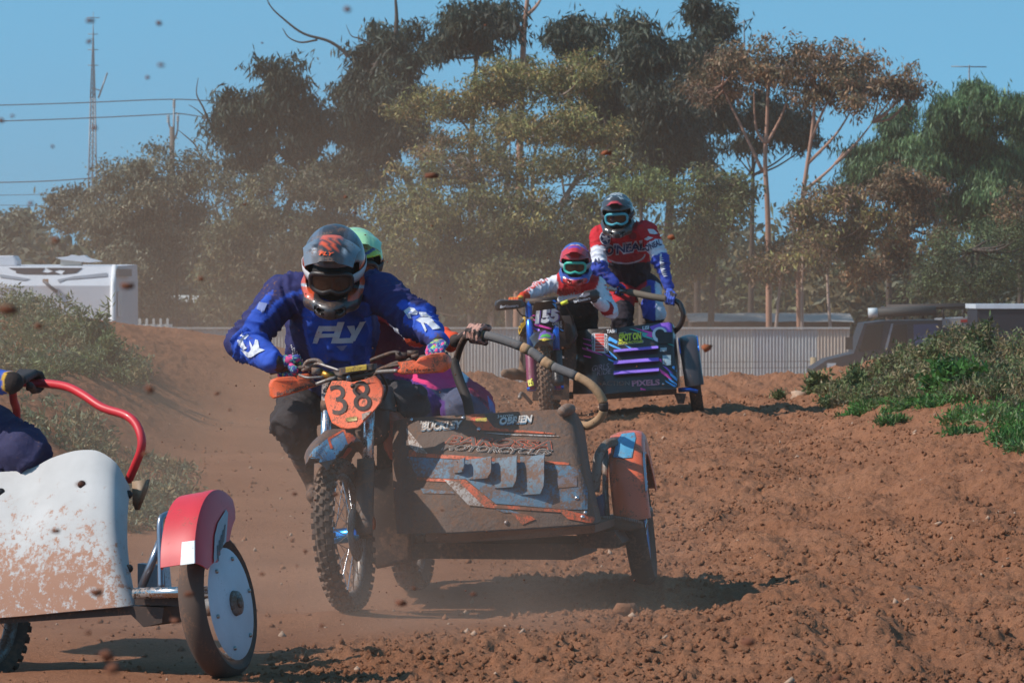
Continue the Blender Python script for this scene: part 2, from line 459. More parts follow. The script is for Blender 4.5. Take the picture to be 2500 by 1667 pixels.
def soil(name, c0, c1, c2):
    m = bpy.data.materials.new(name); m.use_nodes = True; N = m.node_tree.nodes; Lk = m.node_tree.links; b = N['Principled BSDF']
    b.inputs['Roughness'].default_value = 0.95; b.inputs['Specular IOR Level'].default_value = 0.15
    g = N.new('ShaderNodeNewGeometry')
    def nz(sc, de, ro):
        n = N.new('ShaderNodeTexNoise'); n.inputs['Scale'].default_value = sc; n.inputs['Detail'].default_value = de; n.inputs['Roughness'].default_value = ro
        Lk.new(g.outputs['Position'], n.inputs['Vector']); return n
    n1 = nz(0.9, 4, 0.6); n2 = nz(42, 6, 0.75); n3 = nz(140, 3, 0.7)
    r1 = N.new('ShaderNodeValToRGB'); r1.color_ramp.elements[0].position = 0.38; r1.color_ramp.elements[1].position = 0.62
    r1.color_ramp.elements[0].color = c0; r1.color_ramp.elements[1].color = c1; Lk.new(n1.outputs[0], r1.inputs[0])
    mx = N.new('ShaderNodeMix'); mx.data_type = 'RGBA'; mr = N.new('ShaderNodeMapRange'); mr.inputs[1].default_value = 0.42; mr.inputs[2].default_value = 0.7
    mr.inputs[4].default_value = 0.75; Lk.new(n2.outputs[0], mr.inputs[0]); Lk.new(mr.outputs[0], mx.inputs[0]); Lk.new(r1.outputs[0], mx.inputs[6]); mx.inputs[7].default_value = c2
    m2 = N.new('ShaderNodeMix'); m2.data_type = 'RGBA'; m2.blend_type = 'MULTIPLY'; m2.inputs[0].default_value = 1; q = N.new('ShaderNodeMapRange')
    q.inputs[1].default_value = 0.25; q.inputs[2].default_value = 0.75; q.inputs[3].default_value = 0.72; q.inputs[4].default_value = 1.28; Lk.new(n3.outputs[0], q.inputs[0])
    Lk.new(mx.outputs[2], m2.inputs[6]); Lk.new(q.outputs[0], m2.inputs[7]); Lk.new(m2.outputs[2], b.inputs['Base Color'])
    bp = N.new('ShaderNodeBump'); bp.inputs['Strength'].default_value = 1.0; bp.inputs['Distance'].default_value = 0.03; Lk.new(n2.outputs[0], bp.inputs['Height']); Lk.new(bp.outputs[0], b.inputs['Normal'])
    MATS[name] = m; return m
SOIL = soil('red_soil', (0.325, 0.137, 0.069, 1), (0.410, 0.183, 0.096, 1), (0.232, 0.094, 0.048, 1))
ground = mk('ground', GV, GF, SOIL); tag(ground, 'red dirt track of churned and rutted soil', None, None, 'structure')
def gz(x, y): return float(full_h(np.array([x], np.float32), np.array([y], np.float32))[0])

# loose lumps of soil: far too many to count
def lump_proto(seed, sub=1):
    bm = bmesh.new(); bmesh.ops.create_icosphere(bm, subdivisions=sub, radius=1); r_ = np.random.default_rng(seed)
    V = np.array([v.co[:] for v in bm.verts]); F = np.array([[v.index for v in f.verts] for f in bm.faces]); bm.free()
    V = V * (0.45 + 0.8 * r_.random((len(V), 1))) * np.array([1, 0.9, 0.75]); return V, F
def crumb(seed):
    r_ = np.random.default_rng(seed); V = np.array([(1, 0, 0), (-1, 0, 0), (0, 1, 0), (0, -1, 0), (0, 0, 1), (0, 0, -1)], float) * (0.55 + 0.8 * r_.random((6, 1))) + r_.normal(size=(6, 3)) * .18
    F = np.array([(0, 2, 4), (2, 1, 4), (1, 3, 4), (3, 0, 4), (2, 0, 5), (1, 2, 5), (3, 1, 5), (0, 3, 5)]); return V, F
PRO = [crumb(i) for i in range(9)]
def lumps(n, area, size, seed, dens=None):
    r_ = np.random.default_rng(seed); V, F = [], []; off = 0
    y_ = area[2] * (area[3] / area[2]) ** r_.random(n); x_ = area[0] + (area[1] - area[0]) * r_.random(n); x_ = x_ * (0.6 + 0.4 * y_ / area[3])
    k = r_.random(n) < (loose(x_, y_) if dens is None else dens(x_, y_)); x_, y_ = x_[k], y_[k]
    z_ = full_h(x_.astype(np.float32), y_.astype(np.float32)); s_ = size[0] * (size[1] / size[0]) ** (r_.random(len(x_)) ** 2.6)
    a = r_.random(len(x_)) * 6.28
    for i in range(len(x_)):
        v, f = PRO[i % 9]; c, q = math.cos(a[i]), math.sin(a[i])
        w = np.stack([v[:, 0] * c - v[:, 1] * q, v[:, 0] * q + v[:, 1] * c, v[:, 2]], 1) * s_[i] + np.array([x_[i], y_[i], z_[i] + s_[i] * 0.25])
        V.append(w); F.append(f + off); off += len(v)
    return np.concatenate(V), np.concatenate(F)
lv, lf = lumps(62000, (-2.6, 3.4, 17.5, 46), (0.005, 0.019), 3, lambda x, y: loose(x, y) * (0.25 + 0.75 * sstep((fbm(np.stack([x, y * .6, x * 0], 1) * 1.3 + 4, 3) + .25) / .6)))
lo_ = mk('loose_soil', lv, lf, SOIL, smooth=False); tag(lo_, 'crumbled red soil lumps strewn over the churned track', None, None, 'stuff')
PALE = mat('pale_stone', '#a88a74', 0.9, var=0.2, vscale=30)
lv, lf = lumps(300, (-2.9, 3.4, 18, 47), (0.008, 0.024), 5, lambda x, y: np.full(len(x), 0.8))
o = mk('pebbles', lv, lf, PALE, smooth=False); tag(o, 'small pale pebbles scattered over the red track', None, None, 'stuff')
def stone(u, v, Y, size, label, m=None):
    p = P(u, v, Y); z = gz(p.x, p.y); V, F = lump_proto(int(u), 2)
    V = V * size * np.array([1.15, 1, 0.9]) + np.array([p.x, p.y, z + size * 0.35])
    o = mk('stone', V, F, m or PALE, smooth=False, loc=(p.x, p.y, z)); tag(o, label, 'stone'); return o
CLOD = mat('clod_soil', '#7c5238', 0.95, var=0.25, vscale=25, bump=0.6, bscale=80)
stone(1955, 950, 45.5, 0.075, 'pale stone standing on the crest before the corrugated fence')
stone(2398, 1030, 34.5, 0.06, 'rounded cream stone at the foot of the green weeds')
stone(1525, 1446, 22.55, 0.06, 'pale brown clod in front of the orange side-car wheel', CLOD)
stone(2228, 1408, 23.6, 0.05, 'light clod on the open churned soil beyond the shadow', CLOD)
stone(1590, 1575, 20.5, 0.02, 'small clod near the lower edge of the track', CLOD)

# ================================================================ leaves
def leaf_mat(name, trans=0.25, rough=0.55):
    m = bpy.data.materials.new(name); m.use_nodes = True; N = m.node_tree.nodes; Lk = m.node_tree.links; b = N['Principled BSDF']
    a = N.new('ShaderNodeAttribute'); a.attribute_name = 'Col'; Lk.new(a.outputs['Color'], b.inputs['Base Color'])
    b.inputs['Roughness'].default_value = rough; b.inputs['Specular IOR Level'].default_value = 0.35
    t = N.new('ShaderNodeBsdfTranslucent'); Lk.new(a.outputs['Color'], t.inputs['Color']); ms = N.new('ShaderNodeMixShader'); ms.inputs[0].default_value = trans
    Lk.new(b.outputs[0], ms.inputs[1]); Lk.new(t.outputs[0], ms.inputs[2]); Lk.new(ms.outputs[0], N['Material Output'].inputs['Surface'])
    MATS[name] = m; return m
LEAF = leaf_mat('leaves')
def leaves(C, L, Wd, down, r_, cols, spread=0.5):
    """rhombic leaves at points C; direction mostly along 'down' (vector) with random spread"""
    n = len(C); d = r_.normal(size=(n, 3)) * spread + np.array(down); d /= np.linalg.norm(d, axis=1, keepdims=True)
    w = np.cross(d, r_.normal(size=(n, 3))); w /= np.linalg.norm(w, axis=1, keepdims=True) + 1e-9
    l = L * (0.6 + 0.8 * r_.random((n, 1))); b = Wd * (0.7 + 0.6 * r_.random((n, 1)))
    V = np.stack([C, C + d * l * 0.45 + w * b * 0.5, C + d * l, C + d * l * 0.45 - w * b * 0.5], 1).reshape(-1, 3)
    F = np.arange(4 * n).reshape(n, 4); return V, F, np.repeat(cols, 4, 0)
def pal(r_, n, palette, jit=0.25):
    p = np.array([lin(c)[:3] for c in palette]); c = p[r_.integers(0, len(p), n)]; return c * (1 + jit * (r_.random((n, 1)) * 2 - 1))
BARK = {'pale': mat('pale_bark', '#a89184', 0.85, var=0.25, vscale=1.2, bump=0.3, bscale=12), 'pink': mat('pink_bark', '#a57c68', 0.85, var=0.3, vscale=0.9, bump=0.3, bscale=12),
        'dark': mat('dark_bark', '#4f423a', 0.9, var=0.25, vscale=1.2, bump=0.4, bscale=12)}
FOLK = 1.75
def tree(name, label, Y, clumps, palette, trunks=(), bark='dark', dens=1.0, leaf=(0.22, 0.05), down=(0, 0, -1.0), spread=0.75, depth=1.3, seed=0, group='trees beyond the fence', r0=0.11, shell=0.45, twigs=3, cat='tree'):
    r_ = np.random.default_rng(seed + 100); sc = FPX / Y; more_ = []
    for i, a_ in enumerate(clumps):
        ds_ = sorted((math.hypot(a_[0] - b_[0], a_[1] - b_[1]), j) for j, b_ in enumerate(clumps) if j != i)[:2]
        for _, j in ds_:
            b_ = clumps[j]; more_.append(((a_[0] + b_[0]) / 2 + r_.normal() * 14, (a_[1] + b_[1]) / 2 + r_.normal() * 12, (a_[2] + b_[2]) * .27, (a_[3] + b_[3]) * .30))
    clumps = list(clumps) + more_
    cx = float(np.mean([c[0] for c in clumps])); base = P(cx, 900, Y); zb = gz(base.x, Y)
    root = thing(name, label, cat, (base.x, Y, zb), group)
    tb = MB(); nodes = []
    if not trunks: trunks = [[(cx, None), (cx + r_.normal() * 10, clumps[0][1] + 20)]]
    for tr in trunks:
        rad = r0
        pts = []
        for q in tr:
            yy = Y + (q[2] if len(q) > 2 else 0)
            if q[1] is None: pp = P(q[0], 900, yy); pp.z = gz(pp.x, pp.y) - 0.05
            else: pp = P(q[0], q[1], yy)
            pts.append(pp)
        cc = catmull(pts, 5); tb.tube(cc, [rad, rad * 0.35] if tr[0][1] is None else [rad * 0.55, rad * 0.16], 7); nodes += cc[len(cc) // 3:]
    allC, allcol = [], []; A = np.array([n[:] for n in nodes])
    for (u, v, ru, rv) in clumps:
        yy = Y + r_.normal() * depth * 0.6; c = np.array(P(u, v, yy)); rad = np.array([ru / sc, (ru + rv) / 2 / sc * 1.1, rv / sc])
        below = A[A[:, 2] < c[2] + 0.2]; src = (below if len(below) else A)
        dd = np.linalg.norm((src - c) * np.array([1, 1, 0.7]), axis=1); st = src[np.argmin(dd)]
        mid = (st + c) / 2 + np.array([0, 0, -0.12 * np.linalg.norm(c - st)]) + r_.normal(size=3) * 0.08
        tb.tube(catmull([Vector(st), Vector(mid), Vector(c + np.array([0, 0, -rad[2] * 0.3]))], 4), [r0 * 0.34, r0 * 0.13], 5, False)
        area = rad[0] * rad[2]; nt = max(14, int(105 * area * dens * FOLK))
        ns = int(6 + 5 * r_.random()); sd0 = r_.normal(size=(ns, 3)); sd0 /= np.linalg.norm(sd0, axis=1, keepdims=True); sc_ = c + sd0 * (r_.random((ns, 1)) ** .5) * rad * 0.88; sr_ = (.26 + .24 * r_.random(ns))
        wi = r_.choice(ns, nt, p=sr_ ** 2 / (sr_ ** 2).sum()); dr = r_.normal(size=(nt, 3)); dr /= np.linalg.norm(dr, axis=1, keepdims=True); rr = r_.random((nt, 1)) ** shell
        tw = sc_[wi] + dr * rr * (rad * .55 + rad.mean() * .45) * sr_[wi][:, None] * np.array([1.15, 1.15, .8]); stone_ = 1 + .4 * (r_.random(ns) * 2 - 1)
        out_ = r_.random(nt) < .22; tw[out_] = c + (tw[out_] - c) * (1.12 + .42 * r_.random((int(out_.sum()), 1))) + r_.normal(size=(int(out_.sum()), 3)) * .06
        for k in range(min(int(twigs + area * 7), nt)):
            m_ = (c + tw[k]) / 2 + r_.normal(size=3) * 0.06; tb.tube([Vector(c + np.array([0, 0, -rad[2] * 0.3])), Vector(m_), Vector(tw[k])], [r0 * 0.14, r0 * 0.05], 4, False)
        tone = 1 + 0.35 * (r_.random() * 2 - 1)
        for k in range(nt):
            m_ = 7 if out_[k] else 12; q = tw[k] + r_.normal(size=(m_, 3)) * (np.array([0.09, 0.09, 0.12]) if out_[k] else np.array([0.13, 0.13, 0.085])); allC.append(q)
            allcol.append(pal(r_, m_, [palette[r_.integers(0, len(palette))]], 0.5) * tone * stone_[wi[k]])
    C = np.concatenate(allC); V, F, cl = leaves(C, leaf[0], leaf[1], down, r_, np.concatenate(allcol), spread)
    tb.build('trunk', BARK[bark], root); mk('crown', V, F, LEAF, root, smooth=False, cols=cl)
    return root

OL = ['#5c5e40', '#686844', '#50563c', '#746646']                       # dusty olive
DK = ['#3a4134', '#434a3a', '#323a30', '#4a4a3a']                       # dark gum green
OB = ['#7d7a46', '#8c7e4a', '#6c6e42', '#947446', '#7c6e45']            # olive brown
RU = ['#77654a', '#806348', '#686048', '#745a48', '#8a684a']            # rusty gum
GR = ['#4a6340', '#57704a', '#435a3c', '#62784c']                       # pepper-tree green
GY = ['#6a6a56', '#74705a', '#5e5e4e', '#7a705a']                       # dusty grey-green scrub
LB = ['#6f7a45', '#667041', '#5a6640', '#7d7f4a']
tree('gum_tree', 'dark drooping gum tree at the forefront of the skyline beside the power pole', 138, [(690, 180, 85, 55), (620, 255, 85, 70), (560, 265, 55, 55), (545, 320, 45, 40), (720, 270, 85, 80), (640, 350, 75, 50), (770, 330, 70, 70), (600, 390, 70, 40)], DK,
     [[(700, None), (690, 560), (745, 430), (690, 330), (660, 230)], [(745, 430), (640, 330), (570, 280)]], seed=1, leaf=(0.26, 0.055), spread=0.55)
tree('gum_tree', 'tall dark gum tree with a leaning trunk and patches of sky through it', 141, [(960, 80, 65, 60), (890, 140, 75, 60), (1000, 130, 60, 50), (870, 225, 90, 60), (950, 215, 80, 60), (850, 300, 85, 60), (930, 300, 80, 60), (1000, 250, 60, 60), (845, 380, 60, 60), (905, 370, 60, 60), (1010, 330, 60, 50)], DK,
     [[(1090, None), (1010, 480), (950, 400), (905, 300), (900, 200), (960, 90)], [(965, 100), (968, 40), (963, -30)], [(950, 400), (1000, 310), (1000, 240)]], seed=2, leaf=(0.26, 0.055), spread=0.55, r0=0.15)
tree('gum_tree', 'dark bushy gum crown at the upper edge above the olive canopy', 146, [(1110, 45, 75, 60), (1190, 60, 75, 70), (1140, 110, 95, 40), (1070, 110, 50, 40), (1220, 20, 50, 40)], DK,
     [[(1150, None), (1150, 400), (1160, 200), (1170, 60)]], seed=3, leaf=(0.26, 0.055), spread=0.55)
tree('dead_gum', 'bare forked dead trunk rising against the sky by the dark crown', 147, [(1290, 150, 30, 12)], OB, [[(1260, None), (1268, 400), (1277, 120), (1285, 20), (1296, -60)], [(1283, 40), (1310, 15), (1330, -20)], [(1279, 80), (1255, 55), (1240, 60)]], 'pink', seed=4, r0=0.13, dens=0.3)
tree('olive_gum', 'broad umbrella of olive-brown foliage spread over the middle of the wood', 134, [(1250, 165, 120, 42), (1390, 160, 100, 45), (1180, 205, 110, 45), (1320, 215, 140, 50), (1060, 250, 80, 50), (985, 275, 60, 35), (1130, 275, 90, 40), (1230, 250, 100, 40), (1440, 210, 70, 45)], OB,
     [[(1250, None), (1235, 600), (1238, 430), (1215, 330), (1240, 200)], [(1238, 430), (1170, 350), (1090, 250)], [(1225, 380), (1250, 320), (1330, 220)]], 'pale', seed=5, leaf=(0.13, 0.04), spread=1.0, dens=1.3)
tree('olive_gum', 'lower olive canopy on several slim pale stems in the middle of the wood', 131, [(1270, 290, 100, 40), (1390, 290, 110, 42), (1490, 320, 70, 45), (1230, 330, 80, 40), (1340, 330, 100, 40), (1440, 345, 80, 35)], OB,
     [[(1340, None), (1330, 640), (1300, 480), (1310, 330)], [(1325, 560), (1420, 410), (1430, 320)], [(1330, 600), (1390, 470), (1450, 400), (1500, 340)], [(1310, 500), (1250, 420), (1245, 340)]], 'pale', seed=6, leaf=(0.13, 0.04), spread=1.0, dens=1.3, r0=0.1)
tree('olive_gum', 'small rusty crown on a slanting pale stem below the leaning gum', 130, [(1075, 345, 55, 32), (1040, 375, 45, 28), (1150, 395, 60, 30), (1090, 385, 50, 25)], OB + RU,
     [[(1210, None), (1180, 520), (1130, 440), (1080, 380)]], 'pale', seed=7, leaf=(0.13, 0.04), spread=1.0, r0=0.08)
tree('gum_tree', 'dark shaggy gum with hanging leaves left of the tallest crown', 139, [(1400, 50, 60, 50), (1440, 100, 75, 55), (1360, 100, 50, 40), (1500, 190, 80, 70), (1470, 270, 70, 60), (1520, 330, 70, 70)], DK,
     [[(1510, None), (1500, 500), (1480, 300), (1430, 90)]], seed=8, leaf=(0.26, 0.055), spread=0.55)
tree('gum_tree', 'large very dark gum behind the standing passenger', 137, [(1560, 80, 70, 65), (1590, 150, 85, 70), (1540, 130, 70, 60), (1620, 240, 100, 80), (1570, 270, 90, 80), (1640, 330, 100, 75), (1580, 380, 90, 60), (1700, 370, 80, 60)], DK,
     [[(1640, None), (1630, 600), (1640, 400), (1600, 250), (1570, 90)], [(1640, 400), (1690, 340), (1720, 330)]], seed=9, leaf=(0.26, 0.055), spread=0.5, dens=1.25, r0=0.15)
tree('gum_tree', 'high dark gum crown touching the upper edge beside the rust-coloured trees', 143, [(1730, 40, 60, 50), (1700, 20, 55, 40), (1750, 85, 45, 40), (1690, 150, 65, 65), (1740, 180, 60, 60), (1700, 270, 70, 70), (1760, 300, 60, 70)], DK,
     [[(1700, None), (1705, 500), (1710, 300), (1725, 60)]], seed=10, leaf=(0.26, 0.055), spread=0.55)
tree('rusty_gum', 'rust-brown gum on a slim grey-pink trunk that forks twice', 126, [(1790, 130, 75, 45), (1870, 120, 75, 40), (1740, 180, 60, 45), (1830, 180, 90, 45), (1900, 180, 70, 45), (1780, 230, 70, 40), (1690, 215, 45, 35)], RU,
     [[(1878, None), (1875, 560), (1868, 400), (1872, 300), (1875, 200)], [(1862, 420), (1810, 310), (1785, 260), (1762, 210)], [(1868, 350), (1845, 310), (1840, 200)], [(1872, 350), (1905, 290), (1935, 210)]], 'pink', seed=11, leaf=(0.15, 0.045), spread=0.8, r0=0.085)
tree('rusty_gum', 'widest rust-brown gum leaning out to the pepper trees', 125, [(1990, 120, 80, 40), (2080, 150, 85, 45), (1960, 180, 80, 45), (2050, 200, 90, 45), (2140, 200, 80, 45), (2190, 225, 55, 35), (2240, 210, 28, 22), (2100, 250, 70, 35), (1990, 235, 70, 35)], RU,
     [[(1955, None, 0.3), (1950, 620), (1960, 480), (1985, 300), (1990, 180)], [(1960, 470), (2030, 410), (2060, 370)], [(1972, 400), (2040, 330), (2090, 250)], [(1980, 340), (2010, 270), (2050, 200)], [(2040, 400), (2090, 350), (2130, 300)], [(1948, 630), (2010, 590), (2095, 545)]], 'pink', seed=12, leaf=(0.15, 0.045), spread=0.8, r0=0.085)
tree('pepper_tree', 'green weeping pepper tree under the thin television aerial', 148, [(2385, 215, 50, 40), (2260, 360, 60, 60), (2440, 540, 80, 60), (2350, 270, 75, 55), (2430, 290, 75, 60), (2300, 300, 55, 60), (2370, 370, 95, 75), (2450, 400, 80, 80), (2300, 420, 70, 70), (2400, 480, 95, 70), (2330, 510, 70, 60)], GR,
     [[(2390, None), (2385, 600), (2380, 300)]], seed=13, leaf=(0.24, 0.04), spread=0.35, dens=2.0)
tree('pepper_tree', 'green weeping pepper tree cut by the edge of the picture', 152, [(2490, 260, 60, 50), (2520, 330, 80, 80), (2500, 430, 70, 80), (2560, 300, 70, 70), (2530, 520, 80, 70)], GR, [[(2530, None), (2520, 300)]], seed=14, leaf=(0.24, 0.04), spread=0.35, dens=1.8)
tree('pepper_tree', 'hanging green pepper tree half hidden behind the rust-brown gum', 150, [(2150, 330, 60, 60), (2210, 310, 50, 60), (2120, 400, 70, 60), (2190, 400, 60, 60), (2080, 420, 40, 40), (2230, 470, 60, 50)], GR, [[(2170, None), (2170, 320)]], seed=15, leaf=(0.24, 0.04), spread=0.35, dens=1.6)
tree('olive_gum', 'low spreading olive trees filling the gap under the umbrella canopy', 129.5, [(1010, 425, 70, 40), (1090, 440, 80, 40), (1180, 430, 85, 42), (1270, 415, 90, 45), (1360, 410, 90, 42), (1440, 400, 80, 42), (1520, 400, 60, 40), (1140, 350, 60, 32), (1220, 370, 60, 30)], OB + OL, [[(1200, None), (1190, 600), (1180, 430)], [(1400, None), (1390, 600), (1370, 420)]], 'pale', seed=71, leaf=(0.13, 0.04), spread=1.0, r0=0.07)
tree('gum_tree', 'dusky small gum filling the gap between the two dark leaning gums', 142, [(780, 415, 70, 45), (860, 435, 60, 40), (700, 425, 60, 35), (930, 430, 60, 40), (820, 480, 80, 40)], DK + OL, [[(800, None), (800, 430)]], seed=72, leaf=(0.2, 0.05), spread=0.7)
tree('gum_tree', 'shaded gum foliage showing between the forked pink trunks', 145, [(1830, 290, 60, 55), (1905, 315, 60, 50), (1975, 340, 55, 45), (1800, 370, 60, 40), (1860, 250, 60, 40), (1940, 270, 60, 40)], DK, [[(1830, None), (1840, 300)]], seed=73, leaf=(0.24, 0.05), spread=0.55, dens=.8)
tree('wattle_bush', 'bright olive bush in front of the very dark gum', 122, [(1530, 450, 65, 35), (1590, 440, 60, 35), (1640, 470, 60, 35), (1560, 490, 80, 35), (1500, 480, 40, 30)], LB, seed=16, leaf=(0.12, 0.04), spread=1.0, dens=1.2, shell=0.4, group='scrub beyond the fence', cat='shrub')
tree('wattle_bush', 'olive bush with a dark underside beside the forked pink trunk', 122.5, [(1730, 440, 65, 35), (1790, 450, 55, 35), (1700, 490, 60, 35), (1770, 510, 70, 45), (1820, 480, 40, 40), (1740, 570, 80, 60), (1660, 560, 60, 50), (1700, 650, 110, 70), (1590, 640, 80, 70)], OL + LB[:2], seed=17, leaf=(0.14, 0.045), spread=1.0, dens=1.5, group='scrub beyond the fence', cat='shrub')
tree('rusty_bush', 'round rust-brown bush between the two pink trunks', 121, [(2020, 480, 80, 40), (2090, 500, 70, 40), (1960, 520, 60, 40), (2030, 560, 90, 50), (1900, 600, 70, 45), (1990, 620, 90, 50), (1880, 660, 60, 40), (2080, 600, 70, 50), (2130, 560, 60, 50), (1840, 640, 40, 30)], RU + OB[:2], [[(1960, None), (1960, 640), (1990, 560)], [(1880, None), (1905, 690), (1930, 600)], [(2040, None), (2020, 680), (2030, 590)]], 'pale', seed=18, leaf=(0.14, 0.045), spread=1.0, dens=1.5, r0=0.05, group='scrub beyond the fence', cat='shrub')
tree('rusty_bush', 'rust-brown shrub between the round bush and the pepper trees', 123, [(2200, 430, 60, 35), (2260, 450, 50, 40), (2160, 480, 60, 35), (2230, 520, 70, 40), (2290, 560, 60, 40), (2180, 600, 70, 60), (2120, 660, 60, 50)], RU, seed=19, leaf=(0.14, 0.045), spread=1.0, dens=1.6, group='scrub beyond the fence', cat='shrub')
tree('rusty_bush', 'reddish shrub at the picture edge in front of the pepper trees', 120, [(2490, 480, 50, 60), (2460, 540, 50, 40), (2520, 560, 50, 50)], RU + OL[:2], seed=20, leaf=(0.13, 0.04), spread=1.0, group='scrub beyond the fence', cat='shrub')
tree('pine_bush', 'soft dark green conifer bush above the dark four-wheel drive', 112, [(2330, 590, 80, 40), (2420, 570, 90, 50), (2290, 650, 80, 50), (2380, 660, 100, 60), (2470, 640, 80, 60), (2240, 700, 70, 45), (2340, 720, 90, 45), (2440, 720, 90, 45), (2500, 560, 50, 40)], ['#565f3c', '#4a5336', '#626a44', '#404a32'], seed=21, leaf=(0.10, 0.022), spread=1.3, down=(0, 0, -0.1), dens=1.5, group='scrub beyond the fence', cat='shrub')
# dusty scrub in the lower left and centre
SCR = [('grey scrub below the radio mast, its dome the widest on the skyline', 136, [(290, 420, 70, 45), (360, 410, 70, 45), (250, 470, 60, 50), (330, 490, 90, 60), (230, 550, 60, 60), (310, 580, 90, 60), (400, 480, 70, 60), (250, 640, 70, 50)]),
       ('grey scrub just under the power pole', 137, [(430, 420, 60, 45), (490, 410, 55, 45), (450, 490, 80, 60), (390, 560, 80, 60), (380, 360, 28, 18), (480, 570, 80, 60), (360, 660, 80, 50)]),
       ('dusty scrub below the dark drooping gum', 133, [(560, 440, 75, 45), (640, 450, 70, 45), (600, 520, 90, 60), (540, 590, 80, 60), (670, 540, 80, 60), (620, 620, 90, 60), (520, 670, 80, 50)]),
       ('dusty scrub behind the helmet of the blue-shirted rider', 132, [(740, 450, 80, 50), (810, 460, 70, 50), (760, 540, 90, 60), (840, 540, 80, 60), (700, 620, 80, 60), (790, 640, 90, 60), (880, 620, 80, 70), (860, 470, 50, 40)]),
       ('olive-brown scrub between the two crews, above the low fence', 128, [(950, 500, 80, 50), (1040, 470, 80, 45), (1000, 560, 100, 60), (920, 600, 80, 60), (1080, 540, 90, 60), (970, 660, 90, 60), (1060, 640, 100, 60), (1120, 600, 60, 60)]),
       ('brown dusty scrub behind the red and white rider', 127, [(1150, 480, 80, 45), (1230, 490, 90, 45), (1180, 560, 90, 60), (1280, 550, 90, 60), (1230, 630, 100, 60), (1160, 660, 80, 50), (1330, 620, 80, 60), (1310, 480, 60, 40)]),
       ('shaded brown scrub beside the standing passenger', 129, [(1400, 500, 80, 50), (1360, 560, 70, 60), (1440, 580, 80, 60), (1400, 660, 100, 60), (1500, 640, 80, 60), (1480, 540, 60, 50), (1330, 690, 80, 40)])]
for k, (lb, Y, cl) in enumerate(SCR):
    cu = np.mean([c[0] for c in cl]); q_ = np.random.default_rng(900 + k); cl = cl + [(cu + q_.normal() * 75, 520 + 250 * q_.random(), 55 + 35 * q_.random(), 35 + 20 * q_.random()) for _ in range(9)]
    tr = [[(cu + dx, None), (cu + dx * 1.3, 640), (cu + dx * 2.2, 500)] for dx in (-30, 5, 34)]
    tree('scrub_thicket', lb, Y, cl, (GY if k < 2 else GY + OL) if k < 4 else OB[:3] + OL, tr, 'pale' if k > 3 else 'dark', seed=30 + k, leaf=(0.14, 0.045), spread=1.0, dens=1.0, r0=0.06, group='dusty scrub along the fence', cat='shrub', twigs=8)
tree('gum_tree', 'distant rounded tree at the picture edge behind the caravan', 170, [(30, 530, 60, 40), (80, 570, 45, 45), (10, 590, 60, 50), (70, 630, 50, 40), (-40, 560, 60, 60)], GY, [[(30, None), (30, 560)]], seed=40, leaf=(0.2, 0.07), dens=1.2)
tree('gum_tree', 'sprig-like small tree reaching out over the caravan towards the mast', 139, [(150, 490, 40, 30), (130, 515, 28, 20), (190, 470, 40, 28), (175, 545, 30, 24), (210, 510, 40, 30)], GY, [[(260, None), (240, 620), (200, 530), (150, 490)]], seed=41, leaf=(0.14, 0.05), dens=1.0, r0=0.07)
tree('rusty_bush', 'small reddish bush seen past the caravan roof', 165, [(130, 605, 30, 25), (160, 610, 30, 22), (110, 625, 30, 20)], RU, seed=42, group='scrub beyond the fence', cat='shrub')
# far woodland behind the scrub, one mass
def woodland():
    r_ = np.random.default_rng(5); C, cols = [], []
    for k in range(520):
        u = -150 + 2850 * r_.random(); Y = 158 + 14 * r_.random(); topv = 560 + 120 * r_.random(); hgt = 960 - topv
        c = P(u, topv + hgt * (.15 + .7 * r_.random()), Y); n = 260; q = np.array(c) + r_.normal(size=(n, 3)) * np.array([.8, .8, .75]); C.append(q); cols.append(pal(r_, n, [(GY + OL + DK)[r_.integers(0, 12)]], .3))
    V, F, cl_ = leaves(np.concatenate(C), .42, .16, (0, 0, -.6), r_, np.concatenate(cols), 1.0); o = mk('woodland', V, F, LEAF, smooth=False, cols=cl_)
    tag(o, 'far dusty woodland closing the view between the stems', None, None, 'stuff')
woodland()
# bare branches against the sky
def bare(label, Y, paths, r0=0.05, m='dark'):
    p0 = P(paths[0][0][0], paths[0][0][1], Y); root = thing('dead_branch', label, 'branch', p0, 'bare branches against the sky')
    b = MB()
    for i, q in enumerate(paths): b.tube(catmull([P(x, y_, Y) for x, y_ in q], 6), [r0 * (1 if i == 0 else 0.55), r0 * 0.2], 6)
    b.build('branch', BARK[m], root)
bare('long bare branch jutting from the tall gum to the upper edge', 140.5, [[(850, 140), (835, 122), (800, 100), (740, 82), (690, 45), (660, 15), (645, -20)], [(775, 98), (735, 104), (705, 92), (690, 70)]], 0.055)
bare('thin hooked bare twig above the tall gum', 140.6, [[(905, 110), (880, 95), (858, 88), (845, 62)]], 0.03)
bare('bare twig standing beside the dark drooping gum', 138.5, [[(510, 300), (497, 265), (480, 230), (484, 190)], [(505, 290), (480, 268), (460, 256)]], 0.035)
bare('fine bare twigs tangled beside the power pole', 138.3, [[(500, 420), (480, 360), (450, 330), (435, 318)], [(520, 400), (500, 350), (470, 335)], [(515, 390), (520, 350), (500, 320), (490, 300)], [(560, 370), (550, 330), (556, 300), (558, 205)]], 0.03)

